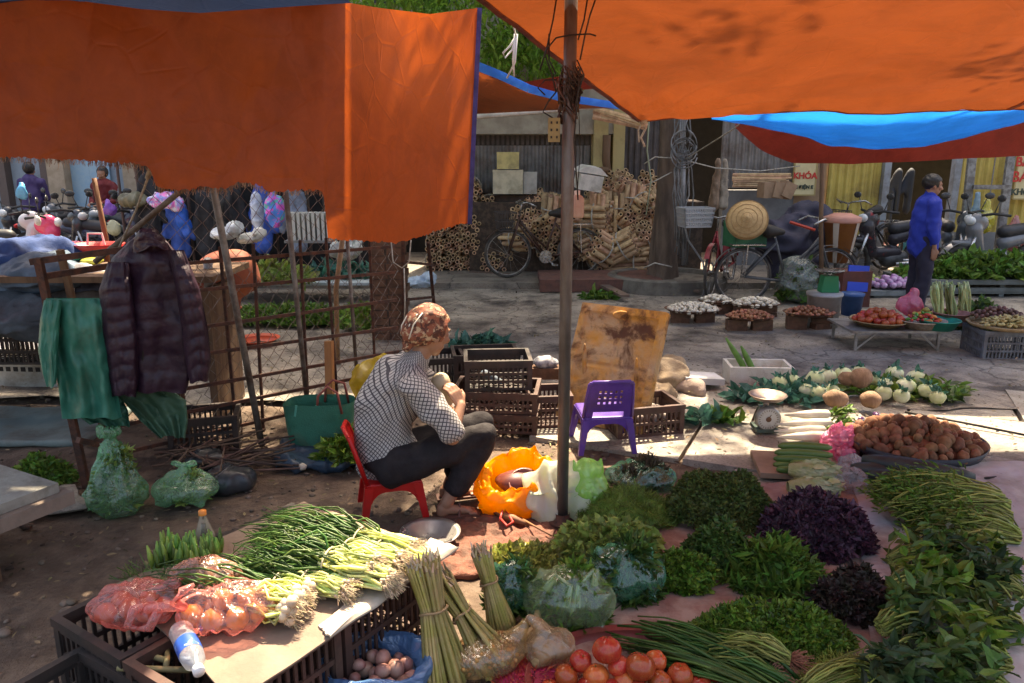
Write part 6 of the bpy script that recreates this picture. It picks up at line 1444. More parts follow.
# ================================================================ herb heaps
herb('herb_heap', 'feathery dill heap just right of the green bag, below the brown herbs', 'herbs', (628, 534, 96, 484), .06, g_dill, 4200, needle=True, lift=.25, wid=.5, droop=.8)
herb('herb_heap', 'large rounded heap of mint with brownish stems in front of the paving slab', 'herbs', (716, 536, 100, 467), .028, [g_olive], 6500, lift=.5)
herb('herb_heap', 'dark green mint heap in front of the large rounded heap', 'herbs', (716, 578, 66, 520), .036, g_dark, 2200)
herb('herb_heap', 'bright green basil heap right beside the green plastic bags', 'herbs', (683, 594, 56, 545), .034, g_mint, 1900)
herb('herb_heap', 'pale yellow green lettuce heap behind the knotted green bags', 'herbs', (608, 566, 92, 522), .055, g_light, 1700, wid=1.3)
herb('herb_heap', 'small yellowish lettuce heap left of the front bags', 'herbs', (528, 578, 70, 553), .045, leafm('leaf_yel', (.2, .22, .04), (.26, .27, .06)), 800, wid=1.3)
herb('herb_heap', 'dark purple perilla heap in front of the two cabbages', 'herbs', (815, 562, 100, 488), .042, g_purp, 3600)
herb('herb_heap', 'smaller brownish purple perilla heap in the middle of the greens', 'herbs', (848, 626, 72, 566), .038, g_purp2, 2200)
herb('herb_heap', 'heap of long broad green leaves between the purple and the mint heaps', 'herbs', (770, 600, 88, 537), .085, g_mid, 900, wid=.45, lift=.35)
herb('herb_heap', 'wide flat heap of coriander near the front', 'herbs', (768, 668, 150, 600, dict(aspect=.55)), .030, g_mint, 6500, stems=500)
def greens_bunch(label, root, tip, n, r, leaf, lm_, sm_, h=.05, fan=2.0, leafn=380, z=.06, group=None, name='greens_bunch', thick=.0035, leafzone=.55, cat='greens', band_=True, wid=.7, arch=.03, flat=.7):
    A, B = G(*root, z + r * .6), G(*tip, z + r * .8)
    t = thing(name, label, cat, ((A.x + B.x)/2, (A.y+B.y)/2, z), group=group); o_ = t.location
    mb = MB(); A2, B2 = A - o_, B - o_
    tips, dirs = stems_fan(mb, A2, B2, n, r, r * fan, thick, arch=arch, S=7, jit=.35, flat=flat); part('stems', mb, sm_, t, True)
    if leafn:
        mb = MB(); k = nr.randint(0, n, leafn); back = nr.uniform(0, leafzone, leafn)[:, None] * np.linalg.norm(np.array(B2 - A2))
        d = dirs[k] / np.linalg.norm(dirs[k], axis=1, keepdims=True)
        pos = tips[k] - d * back + rdir(leafn) * r * .6; pos[:, 2] = np.maximum(pos[:, 2], .01)
        yd = d * .6 + rdir(leafn) * .9; yd[:, 2] = np.abs(yd[:, 2]) * .5; sc_ = leaf * nr.uniform(.6, 1.2, leafn)
        mb.scat(LV6, LF6, pos, frames(yd, rdir(leafn) * .7 + np.array([0, -.3, 1.])), np.stack([sc_ * wid, sc_, sc_], 1)); part('leaves', mb, lm_, t)
    if band_:
        c = A2 * .8 + B2 * .2; d = Vector(B2 - A2).normalized(); q = d.to_track_quat('Z', 'Y').to_matrix(); rr = r * 1.15
        mb = MB(); mb.tube([c + q @ Vector((rr * math.cos(a_), rr * math.sin(a_) * .8, 0)) for a_ in np.linspace(0, 2*PI, 18)[:-1]], .004, 5, closed=True); part('tie', mb, M('straw_tie', (.3, .2, .1), .7), t, True)
    return t
gA = 'water spinach bunches at the back right'
for i, (rt, tp_, la) in enumerate((((1012, 520), (880, 495), 'water spinach bunch lowest of the back pile, pale stems pointing right'), ((1010, 508), (885, 482), 'water spinach bunch with pale stems behind the lowest one'), ((1000, 498), (880, 505), 'water spinach bunch lying across the pile'), ((975, 492), (868, 490), 'topmost water spinach bunch beside the dark gourds'), ((1018, 535), (900, 520), 'water spinach bunch at the front of the back pile'))):
    greens_bunch(la, rt, tp_, 130, .05, .045, g_mid if i % 2 else g_mint, g_stem, leafn=700, z=.05 + .035 * (i % 4), group=gA, fan=1.7, leafzone=.34, thick=.0045, wid=.5)
gB = 'dark leafy bunches at the front right'
lst = (((890, 562), (968, 556)), ((886, 592), (962, 584)), ((1022, 592), (955, 580)), ((1022, 628), (945, 622)), ((880, 628), (955, 618)), ((1008, 662), (925, 652)), ((890, 660), (970, 650)), ((1012, 694), (930, 680)), ((895, 700), (975, 690)), ((948, 560), (1010, 572)), ((858, 668), (925, 700)))
pos_l = ['with a pale stem end tied by straw, nearest the back pile', 'with its tied pale stems in the middle of the left side', 'with stems pointing right, below the back pile', 'with yellowish stems at the right edge', 'left side one next to the brown purple perilla', 'with stems towards the right edge near the front', 'lying in the middle near the front', 'at the right front corner', 'lying lowest at the bottom edge', 'at the upper right against the grey sheet', 'half over the coriander heap']
for i, (rt, tp_) in enumerate(lst):
    greens_bunch('dark leafy green bunch ' + pos_l[i], rt, tp_, 90, .036, .078, (g_dark, g_mint, leafm('leaf_deep', (.03, .06, .02), (.05, .09, .03)), g_dark)[i % 4], g_stem, leafn=330, z=.05 + .03 * ((i * 2) % 3), group=gB, fan=2.0, leafzone=.62, wid=.75, thick=.0042)
# long scallion leaves in front
greens_bunch('long dark green onion leaves lying towards the front', (800, 690), (632, 622), 60, .03, .03, g_chive, g_chive, leafn=0, z=.05, fan=2.0, thick=.006, name='scallion_bunch', cat='scallions', band_=False)
greens_bunch('long green leek leaves lying below the onion leaves', (790, 705), (600, 632), 46, .03, .03, g_chive, g_chive, leafn=0, z=.05, fan=1.8, thick=.007, name='scallion_bunch', cat='scallions', band_=False)
for i, (rt, tp_, la) in enumerate((((770, 672), (700, 655), 'scallion bunch with reddish roots left of the bottom centre'), ((800, 690), (905, 660), 'pale green scallion bunch at the bottom right of the coriander'), ((790, 660), (715, 640), 'thin scallion bunch just below the coriander'))):
    t = greens_bunch(la, rt, tp_, 40, .03, .03, g_stem, g_stem, leafn=0, z=.06 + .02 * i, thick=.004, fan=1.8, name='scallion_bunch', cat='scallions', band_=False)
    A = G(*rt, .08) - t.location; mb = MB(); n = 160; p0 = np.array(A) + rdir(n) * .02; d_ = np.array((G(*rt) - G(*tp_)).normalized()); p1 = p0 + (d_ + rdir(n) * .9) * .035; mb.tubes(np.stack([p0, p1], 1), np.full((n, 2), .0012), 3, cap=False); part('roots', mb, M('red_roots', (.3, .13, .08), .8), t)
herb('herb_heap', 'pale green stalky herb heap at the bottom right corner', 'herbs', (850, 690, 110, 655, dict(aspect=.4)), .05, g_stem, 1300, needle=True, wid=.5)

# ================================================================ napa cabbages, luffas, radishes
nap = leafm('napa', (.42, .46, .2), (.6, .62, .4), isl=.2)
def napa(label, px, py, rz):
    v = G(px, py, .1); t = thing('cabbage', label, 'cabbage', v, rz, group='cabbages behind the purple herbs')
    core = blob([('ell', (0, 0, 0), (.11, .055, .05))], .01, 2); part('head', None, nap, t, me=core)
    mb = MB()
    for k in range(9):
        a0 = k * 2.4; 
        def lf(u, v_, a0=a0, k=k):
            x = -.12 + .25 * v_; w_ = .035 + .02 * math.sin(v_ * PI); th = a0 + (u - .5) * 1.5
            r_ = (.058 + .004 * (k % 3)) * (math.sin(min(1, v_ * 1.05 + .1) * PI * .85) ** .5) + .006 * math.sin(v_ * 25 + u * 20) * v_
            return (x, r_ * math.cos(th) * 1.0, r_ * math.sin(th) * .85)
        mb.grid(lf, 8, 14)
    n = 110; q = rdir(n) * np.array([.11, .06, .05]); q[:, 2] = np.abs(q[:, 2]); mb.scat(LV6, LF6, q, frames(rdir(n) * .5 + np.array([1.3, 0, 0]), q * 10 + rdir(n) * .5), nr.uniform(.03, .075, n)); part('leaves', mb, nap, t, True); return t
napa('pale cabbage with white ribs lying on top behind the purple perilla', 812, 472, R(-20)); napa('pale cabbage in front of the other one, touching the purple perilla', 812, 488, R(-5))
luf = M('luffa', (.09, .16, .035), .45, (.14, .22, .06), ns=3, stretch=(1, 6, 6), obj=.2)
lp = ['top luffa of the pile on the cardboard', 'second luffa from the top of the pile', 'luffa in the middle of the pile', 'luffa at the right side of the pile', 'front luffa lying lowest on the cardboard', 'long luffa between the middle and the front ones']
for i, (x0, x1, y, z) in enumerate(((778, 832, 446, .13), (775, 832, 453, .12), (774, 830, 459, .1), (790, 836, 463, .09), (776, 826, 469, .075), (773, 828, 464, .07))):
    a_, b_ = G(x0, y, z), G(x1, y + 2, z); mb = MB(); t_ = np.linspace(0, 1, 14); pts = [a_ * (1-q) + b_ * q + Vector((0, .008 * math.sin(q * 3 + i), .004 * math.sin(q * PI))) for q in t_]
    mb.tube(pts, [.008] + [.018 + .006 * math.sin(q * PI) for q in t_[1:-1]] + [.01], 12); solo('luffa', mb, luf, lp[i], 'luffa', 'luffas piled on the cardboard', smooth=True)
rad = M('radish', (.62, .55, .42), .45, (.7, .65, .55), ns=5)
for i, (x0, x1, y, z) in enumerate(((784, 830, 415, .1), (776, 832, 424, .09), (774, 826, 431, .08), (776, 828, 437, .07))):
    a_, b_ = G(x0, y, z), G(x1, y - 1, z); t = thing('white_radish', ['farthest white radish with its thin tip to the left', 'second white radish from the back', 'third white radish from the back', 'white radish nearest the luffas'][i], 'radish', a_, group='white radishes'); o_ = t.location
    mb = MB(); mb.tube([(a_*(1-q)+b_*q) - o_ for q in (0, .15, .4, .7, .95, 1)], [.003, .012, .024, .032, .028, .012], 12); part('root', mb, rad, t, True)
    mb = MB(); n = 70; pos = np.array(b_ - o_) + rdir(n) * .02 + np.array([1, 0, .15]) * nr.uniform(0, .12, n)[:, None]; yd = rdir(n) * .6 + np.array([1, 0, .3]); s_ = nr.uniform(.03, .06, n); mb.scat(LV6, LF6, pos, frames(yd, rdir(n) * .5 + np.array([0, 0, 1.])), s_); part('leaves', mb, g_mint, t)
solo('pink_bag', None, plastic('film_pink', (.9, .3, .5), .42, bump=1), 'bright pink crumpled plastic bag in front of the potatoes', 'bag', me=blob([('ell', G(838, 442, .08), (.09, .09, .08)), ('ell', G(842, 432, .12), (.06, .05, .05)), ('ell', G(845, 455, .05), (.05, .05, .04))], .008, 1, lambda p, n: .05 * (fold(p, 19) - .6)))
solo('clear_bag', None, plastic('film_clear2', (.6, .62, .65), .28, bump=.9), 'crumpled clear plastic bag right of the two cabbages', 'bag', me=blob([('ell', G(848, 480, .08), (.09, .12, .06)), ('ell', G(852, 465, .08), (.06, .07, .05))], .008, 1, lambda p, n: .045 * (fold(p, 17, 5) - .6)))
# ================================================================ potatoes, taros, gourds
pot_me = [lumpy((.062, .048, .042), .18, k, 16, 10) for k in range(4)]; pot_m = M('potato', (.24, .115, .055), .8, (.17, .075, .035), ns=18, dirt=(.1, .055, .035), dns=9, obj=.28, bump=.3, bs=60)
for m_ in pot_me: m_.materials.append(pot_m)
pc_, prx, pry, ph = heapspec(912, 460, 116, 406, z=.1, aspect=.9)
def potf(i, p): place('potato', pot_me[i % 4], pot_m, p, (rnd.uniform(0, 6), rnd.uniform(0, 6), rnd.uniform(0, 6)), 'brown potato in the big heap on the dark tray', 'potato', 'potatoes heaped on the dark tray', sc=rnd.uniform(.4, .92))
pile(210, (pc_.x, pc_.y, .07), prx * 1.0, pry, .09, .035, potf, pw=1.8)
mb = MB(); mb.lathe([(.001, 0), (.95, 0), (1.0, .06), (1.03, .062), (.96, .004), (.001, .004)], (0, 0, 0), 40); mb.v = [v * np.array([prx * 1.08, pry * 1.08, 1]) + np.array([pc_.x, pc_.y, .05]) for v in mb.v]; solo('tray', mb, M('dark_tray', (.03, .035, .045), .5), 'dark tray under the potato heap', 'tray', smooth=True)
mb = MB(); mb.ell((0, 0, 0), (prx * .85, pry * .8, .085), n=24, m=10, lump=.1); mb.v = [v + np.array([pc_.x, pc_.y, .07]) for v in mb.v]; solo('potato_mass', mb, pot_m, 'deeper layer of potatoes filling the heap', 'potatoes', smooth=True, kind='stuff')
tar_m = M('taro', (.2, .12, .07), .85, (.3, .19, .12), ns=5, stretch=(5, 1, 1), bump=.6, bs=30)
for i, (px, py, r_) in enumerate(((837, 412, .085), (862, 398, .1), (872, 413, .085), (848, 396, .07))):
    c = G(px, py + 4, .0); mb = MB(); mb.ell((0, 0, 0), (r_, r_ * .8, r_ * .72), (0, .1, i * .8), 18, 12, lump=.15, seed=i); mb.v = [v + np.array([c.x, c.y + .05, .05 + r_ * .7 + (.05 if i in (1, 3) else 0)]) for v in mb.v]
    solo('taro', mb, tar_m, ['big brown taro root leftmost of the four behind the radishes', 'big brown taro root topmost of the four behind the radishes', 'big brown taro root nearest the potato heap', 'smaller taro root at the back of the four'][i], 'taro', 'taro roots', smooth=True)
egg = M('eggplant', (.06, .02, .07), .3, (.1, .04, .12), ns=5)
for i in range(7):
    v = G(846 + i * 5, 424 - i * 1.5 + (i % 3) * 4, .09); mb = MB(); mb.ell(v, (.035, .02, .02), (0, 0, i * 1.3), lump=.1, seed=i); solo('eggplant', mb, egg, 'small purple eggplant lying between the radish leaves and the potatoes', 'eggplant', 'small purple eggplants', smooth=True)
wg = M('wax_gourd', (.02, .028, .03), .5, (.045, .06, .055), ns=4, dirt=(.12, .14, .13), dns=9, dlo=.58, dhi=.8, stretch=(.5, 1.5, 1.5))
for i, (x0, y0, x1, y1, r_, z, la) in enumerate(((862, 457, 975, 476, .055, .1, 'long dark wax gourd directly below the potatoes'), (868, 472, 990, 486, .05, .08, 'long dark wax gourd in front of the first one'), (905, 484, 1000, 494, .045, .06, 'dark wax gourd closest to the water spinach'), (850, 466, 905, 470, .05, .06, 'short dark wax gourd beside the clear bag'))):
    a_, b_ = G(x0, y0 + 2, z + .05), G(x1, y1 + 2, z + .05); t_ = np.linspace(0, 1, 12); mb = MB(); mb.tube([a_*(1-q)+b_*q + Vector((0, -.02 * math.sin(q*PI), 0)) for q in t_], [r_ * max(.12, (math.sin(PI * min(1, max(0, q * .94 + .03)))) ** .4) for q in t_], 16); solo('wax_gourd', mb, wg, la, 'gourd', 'dark wax gourds', smooth=True)
mb = MB(); mb.tube([G(905, 412, .05), G(960, 422, .04), G(1030, 436, .03)], .008, 6); solo('cable', mb, wire_m, 'thin black cable running right from the potatoes over the slabs', 'cable', smooth=True)
mb = MB(); mb.tube([G(985, 478, .06), G(1010, 476, .03), G(1040, 470, .03)], .006, 6); mb.tube([G(990, 490, .06), G(1005, 500, .05), G(1020, 512, .05), G(1035, 505, .04)], .005, 6); solo('cable', mb, wire_m, 'black cord tangled beside the dark gourds', 'cable', smooth=True)
# kohlrabi / cabbage row
koh = M('kohlrabi', (.48, .55, .28), .5, (.68, .7, .5), ns=5, obj=.15)
kohp = [(778, 392), (792, 389), (806, 399), (814, 388), (826, 386), (842, 384), (858, 382), (872, 388), (884, 394), (893, 383), (904, 396), (914, 388), (925, 400), (882, 402), (936, 406), (900, 405), (830, 400), (818, 402)]
place_w = ['at the left end of the row', 'second from the left end', 'left of the taro roots', 'behind the leftmost taro', 'among blue green leaves behind the taros', 'directly behind the topmost taro', 'at the back of the row above the taros', 'right behind the topmost taro', 'just right of the taros', 'at the back in the middle of the row', 'in the middle front of the row', 'right of the middle near the back', 'toward the right end of the row', 'touching the taro nearest the potatoes', 'last one at the right end of the row', 'right above the potatoes', 'half hidden behind the taros', 'in front of the leaves left of the taros']
for i, (px, py) in enumerate(kohp):
    c = G(px, py + 3, 0); r_ = rnd.uniform(.052, .072); t = thing('kohlrabi', 'pale green kohlrabi ' + place_w[i], 'kohlrabi', (c.x, c.y, .04 + r_ * .85), rnd.uniform(0, 6), group='kohlrabi row behind the potatoes')
    mb = MB(); mb.ell((0, 0, 0), (r_, r_, r_ * .85), None, 16, 10, lump=.1, seed=i); part('bulb', mb, koh, t, True)
    mb = MB(); n = 9; yd = rdir(n) * .8 + np.array([0, 0, .8]); mb.scat(LV6, LF6, rdir(n) * .015 + np.array([0, 0, r_ * .5]), frames(yd, rdir(n)), nr.uniform(.04, .085, n)); part('leaves', mb, g_blue, t)
for i, (sp, la) in enumerate((((790, 404, 70, 380, dict(aspect=.7, z=.03)), 'blue green cabbage leaves heaped left of the kohlrabi row'), ((905, 400, 110, 374, dict(aspect=.5, z=.03)), 'blue green leaves spread behind the kohlrabi row'), ((940, 402, 36, 384, dict(aspect=.6, z=.03)), 'dark green leaves at the right end of the kohlrabi row'), ((758, 404, 46, 388, dict(aspect=.7, z=.03)), 'pale leaves lying between the scale and the foam box'), ((700, 424, 34, 408, dict(aspect=.5, z=.03)), 'scattered leaf scraps on the paving right of the brown crate'), ((728, 424, 26, 414, dict(aspect=.5, z=.03)), 'few leaf scraps on the paving left of the scale'))):
    herb('leaf_heap', la, 'leaves', (*sp[:3], sp[1] - 6, sp[4]), .085, (g_blue, g_mid, g_dark, g_blue, g_blue, g_mid)[i], (260, 240, 90, 120, 70, 50)[i], core=False, lift=.0)
herb('leaf_heap', 'green leaves and pale stems scattered on the road behind the dark crates', 'leaves', (480, 350, 50, 334, dict(aspect=.5, z=.02)), .09, g_blue, 260, core=False)
herb('leaf_heap', 'green leaves lying on the road in front of the tree bed', 'leaves', (600, 299, 30, 291, dict(aspect=.3, z=.02)), .09, g_mid, 120, core=False)

# ================================================================ front: bags, tomatoes, lemongrass
bag_of('bag_of_greens', 'large open green plastic bag of dark herbs with a knotted corner', 622, 614, 92, 545, film_bg, g_dark, z=.03, neck=False, leaf=.06, n=1300, fill=1.0, seed=5, handles=False, open_=True)
bag_of('bag_of_greens', 'clear greenish bag of leaves with twisted handles nearest the tomatoes', 568, 645, 100, 566, film_c, g_mint, z=.03, neck=False, leaf=.05, n=1100, fill=.95, seed=7, handles=True)
bag_of('bag_of_greens', 'smaller blue green bag of herbs behind the lemongrass', 511, 622, 54, 560, film_bg, g_dark, z=.03, neck=False, leaf=.05, n=700, fill=.9, seed=9)
bag_of('bag_of_greens', 'clear bag stuffed with brownish dried herbs between the purple chair and the mint', 640, 500, 78, 462, film_bg, leafm('leaf_brown', (.09, .07, .04), (.06, .05, .03)), z=.03, neck=False, leaf=.04, n=1100, fill=1.05, seed=11)
bag_of('plastic_bag', 'light green and white plastic bag glowing in the sun right of the steel pole', 586, 521, 46, 458, plastic('film_lime', (.45, .85, .2), .5), leafm('leaf_lime', (.2, .4, .05), (.3, .5, .1)), z=.01, neck=False, leaf=.05, n=200, fill=.5, seed=13)
solo('white_sack', None, M('white_bag', (.75, .78, .68), .4, (.68, .74, .5), ns=5, trans=.5), 'white plastic sack standing behind the steel pole', 'sack', me=blob([('ell', G(562, 500, .12) + Vector((0, .12, 0)), (.2, .11, .15)), ('box', G(560, 508, .08) + Vector((0, .1, 0)), (.3, .18, .16))], .009, 1, lambda p, n: .05 * (fold((p.x, p.y, p.z * .6), 9, 8) - .6)))
yb = G(516, 520); ybag = thing('yellow_bag', 'yellow and orange plastic bag gaping open beside the woman\'s knees', 'bag', (yb.x, yb.y + .15, 0))
def yf(u, v):
    a_ = 2 * PI * u; prof = [(0.0, .02), (.16, .0), (.2, .06), (.2, .15), (.17, .22), (.15, .245), (.13, .22), (.12, .12)]
    k = v * (len(prof) - 1); i = min(len(prof) - 2, int(k)); f = k - i; r_ = prof[i][0] * (1-f) + prof[i+1][0] * f; z = prof[i][1] * (1-f) + prof[i+1][1] * f
    w_ = 1 + .06 * math.sin(a_ * 5 + 2 * v) * min(1, v * 2) + .05 * fold((math.cos(a_) * 3, math.sin(a_) * 3, v * 7), 2, 2) + .2 * nz((math.cos(a_) * 2, math.sin(a_) * 2, v * 3), 1.3, 4) + .05 * nz((math.cos(a_) * 6, math.sin(a_) * 6, v * 9), 1.2)
    return (r_ * 1.05 * w_ * math.cos(a_), r_ * .85 * w_ * math.sin(a_), z * .85 * (1 + .45 * math.sin(a_ + .6) * v) + .03 * nz((math.cos(a_) * 4, math.sin(a_) * 4, v * 8), 1))
mb = MB(); mb.grid(yf, 100, 50, closeu=True); part('bag', mb, M('yellow_film', (.8, .42, .015), .35, (.85, .25, .01), ns=3, trans=.5, tcol=(1, .5, .02), bump=.6, bs=14), ybag, True)
mb = MB(); mb.ell((.01, .02, .13), (.12, .09, .05), lump=.2); part('contents', mb, M('dark_red_stuff', (.1, .02, .02), .5, (.16, .04, .02), ns=9), ybag, True)
mb = MB(); mb.lathe([(.05, .12), (.09, .17), (.095, .175), (.085, .175), (.045, .13)], (.03, .04, 0), 28, Euler((.5, .1, 0)).to_matrix(), sx=.9); part('bowl', mb, M('brown_bowl', (.13, .04, .03), .35), ybag, True)
# peelings, bamboo shoots next to the yellow bag
for i, (x0, y0, x1, y1, la) in enumerate(((478, 500, 510, 515, 'brown bamboo shoot lying left of the yellow bag front'), (495, 512, 530, 525, 'second brown bamboo shoot below the yellow bag'), (520, 518, 552, 536, 'thin dark knife like stick lying by the steel pole'))):
    mb = MB(); mb.tube([G(x0, y0, .03), G((x0+x1)/2, (y0+y1)/2, .04), G(x1, y1, .02)], [.012, .02, .006] if i < 2 else [.006, .005, .003], 9); solo('bamboo_shoot' if i < 2 else 'stick', mb, M('shoot', (.3, .14, .06), .7, (.18, .08, .04), ns=9), la, 'vegetable' if i < 2 else 'stick', smooth=True)
mb = MB(); mb.tube([G(500, 520, .05), G(503, 508, .06), G(509, 515, .05), G(513, 522, .05), G(507, 526, .05), G(500, 518, .05)], .006, 6); solo('red_string', mb, M('red_string', (.5, .04, .03), .5), 'loop of red plastic string on the ground by the yellow bag', 'string', smooth=True)

tom_me = lumpy((1, 1, .88), .03, 3, 24, 16); deform(tom_me, lambda c: Vector((c.x, c.y, c.z - .22 * math.exp(-((c.x**2 + c.y**2) / .03)) * (1 if c.z > 0 else -.3))) * (1 + .03 * math.cos(5 * math.atan2(c.y, c.x)))); tom_m = M('tomato', (.42, .05, .02), .22, (.5, .12, .035), ns=1.6, lo=.4, hi=.7, obj=.3, spec=.45, dirt=(.3, .1, .03), dns=2, dlo=.55, dhi=.75)
tom_me.materials.append(tom_m)
cal = MB(); nn_ = 5; cal.scat(NV * np.array([1.6, 1, 1]), NF, np.tile([[0, 0, .66]], (nn_, 1)), frames(np.stack([np.cos(np.arange(nn_) * 1.257), np.sin(np.arange(nn_) * 1.257), np.full(nn_, .3)], 1), np.tile([[0, 0, 1.]], (nn_, 1))), np.full(nn_, .38)); cal.tube([(0, 0, .64), (.02, .03, .82)], .04, 5); cal_me = cal.mesh('calyx', False); cal_me.materials.append(g_mid)
tl_ = [(607, 650, 17, .17), (581, 661, 13, .12), (566, 676, 14, .09), (596, 676, 15, .09), (619, 666, 13, .12), (640, 667, 18, .13), (656, 661, 13, .1), (680, 675, 15, .08), (712, 671, 13, .06), (625, 681, 14, .08), (660, 683, 14, .07), (700, 686, 14, .05), (588, 688, 14, .06), (640, 692, 14, .07), (550, 690, 13, .05), (735, 684, 12, .05), (612, 692, 15, .06)]
tn_ = ['topmost big tomato of the front heap', 'tomato left below the topmost one', 'tomato at the left rim of the front heap', 'tomato under the topmost one', 'small tomato right under the topmost one', 'large orange red tomato in the middle of the front heap', 'tomato behind the large middle one', 'tomato right of the large middle one', 'rightmost round tomato near the onion leaves', 'tomato cut by the bottom edge below the topmost one', 'tomato cut by the bottom edge right of the centre', 'tomato cut by the bottom edge near the right', 'tomato low at the bottom edge left of the centre', 'tomato low at the bottom edge under the large one', 'lowest tomato at the left bottom', 'last small tomato at the right', 'tomato at the bottom edge in the centre']
for i, (px, py, rp, z) in enumerate(tl_):
    v = G(px, py, z); r_ = rp * .87 / pxs(v.y, z); place('tomato', tom_me, tom_m, v, (rnd.uniform(-.7, .7), rnd.uniform(-.7, .7), rnd.uniform(0, 6)), tn_[i], 'tomato', 'tomatoes heaped at the bottom centre', sc=r_, extra=[('calyx', cal_me, g_mid)])
mb = MB(); bc = G(640, 700, .0); mb.lathe([(.001, .0), (.3, 0), (.36, .04), (.365, .04), (.3, .006)], (bc.x, bc.y + .02, .035), 40, sx=1.05, sy=.8); solo('basket', mb, M('dark_red_tray', (.2, .03, .025), .5, (.14, .03, .02), ns=9), 'shallow dark red tray under the front tomatoes', 'tray', smooth=True)
herb('chili_heap', 'small heap of shredded red chilies left of the tomatoes', 'chilies', (535, 700, 80, 668), .035, leafm('chili', (.4, .02, .02), (.3, .03, .02), trans=.05), 900, needle=True, lift=.1)
# ginger + garlic in clear bags
ginm = M('ginger', (.36, .24, .11), .7, (.28, .17, .08), ns=9, bump=.3)
gb_ = thing('bag_of_garlic', 'clear bag of garlic bulbs between the lemongrass and the tomatoes', 'bag', G(550, 668, .04)); o_ = gb_.location
mb = MB()
for i in range(9): mb.ell((rnd.uniform(-.05, .05), rnd.uniform(-.02, .08), .03 + rnd.uniform(0, .05)), (.032, .03, .026), lump=.2, seed=i, n=12, m=8)
part('garlic', mb, ginm, gb_, True); part('film', None, plastic('film_amber', (.6, .45, .28), .35), gb_, me=blob([('ell', (0, .03, .06), (.09, .08, .07)), ('cap', (0, .03, .1), (-.07, .06, .15), .04, .015)], .008, 2, lambda p, n: .012 * (fold(p, 14) - .5)))
gg = thing('ginger_root', 'knobbly ginger root lying behind the bag of garlic', 'ginger', G(527, 640, .05)); part('root', None, ginm, gg, me=blob([('cap', (0, 0, .02), (.06, .03, .03), .022, .018), ('cap', (.03, .02, .03), (.04, .06, .07), .018, .014), ('cap', (.0, 0, .02), (-.04, .03, .02), .018, .014), ('cap', (.06, .03, .03), (.1, .06, .03), .014, .012)], .005, 3))
pn = G(490, 672, .05); pch = thing('bag_of_peanuts', 'pillow shaped clear pouch of peanuts right of the lemongrass', 'bag', pn)
mb = MB()
for i in range(210):
    x, y = rnd.uniform(-.12, .1), rnd.uniform(-.04, .1); q = 1 - (x / .14) ** 2; mb.ell((x, y + .3 * x, .02 + rnd.uniform(.2, 1) * .07 * q), (.009, .007, .007), (0, 0, i), 7, 5)
part('peanuts', mb, M('peanut', (.36, .2, .06), .6, (.28, .12, .04), ns=12, island=.3), pch, True); part('film', None, plastic('film_peanut', (.7, .55, .3), .22, bump=.4), pch, me=blob([('ell', (-.01, .03, .045), (.145, .095, .06), (0, 0, .35)), ('cap', (.08, .07, .07), (.12, .1, .12), .04, .015)], .008, 2, lambda p, n: .008 * (fold(p, 12) - .5)))
lem = leafm('lemongrass', (.33, .29, .07), (.42, .32, .13), trans=.15, isl=.3); leme = leafm('lemon_end', (.5, .42, .3), (.4, .28, .16), trans=.1)
def lemon(label, bot, top, n, rb_, rt_, Yt_, tie=.62, z=.05):
    A = G(*bot, z); B = P(top[0], top[1], A.y + Yt_); t = thing('lemongrass_bunch', label, 'lemongrass', A, group='lemongrass bunches'); d = (B - A); L = d.length
    q = d.normalized().to_track_quat('Z', 'Y').to_matrix(); N_ = n; th = nr.uniform(0, 2*PI, N_); rr = np.sqrt(nr.uniform(0, 1, N_)); u = np.stack([rr * np.cos(th), rr * np.sin(th) * .8, np.zeros(N_)], 1) @ np.array(q).T
    S_ = 9; tt_ = np.linspace(0, 1, S_); wd = np.interp(tt_, [0, tie, 1], [rb_, rt_ * .62, rt_]); ln = nr.uniform(.9, 1.05, N_)
    pts = np.array(d)[None, None] * (tt_[None, :, None] * ln[:, None, None]) + u[:, None] * wd[None, :, None] + nr.normal(size=(N_, 1, 3)) * .004; pts[:, :, 2] = np.maximum(pts[:, :, 2], .004)
    mb = MB(); mb.tubes(pts, nr.uniform(.005, .0085, (N_, 1)) * np.linspace(1.15, .75, S_)[None], 7); part('stalks', mb, lem, t, True)
    mb = MB(); e = pts[:, -1]; mb.tubes(np.stack([e, e + (rdir(N_) * .4 + np.array(d.normalized())) * .025], 1), np.stack([np.full(N_, .005), np.full(N_, .002)], 1), 5); part('cut_ends', mb, leme, t)
    c = d * tie; rad_ = rt_ * .62 + .012; mb = MB(); mb.tube([c + q @ Vector((rad_ * math.cos(a_), rad_ * .82 * math.sin(a_), .003 * math.sin(3*a_))) for a_ in np.linspace(0, 2*PI, 20)[:-1]], .0045, 6, closed=True); part('tie', mb, M('straw_tie', (.3, .2, .1)), t, True)
lemon('upright lemongrass bunch tied with a string next to the crate', (450, 684), (424, 566), 62, .085, .06, .12)
lemon('lemongrass bunch leaning behind the upright one, fanned to the right', (498, 668), (440, 580), 46, .08, .045, .1)
lemon('thin lemongrass bunch standing right of the other two', (502, 628), (481, 552), 40, .06, .04, .04)
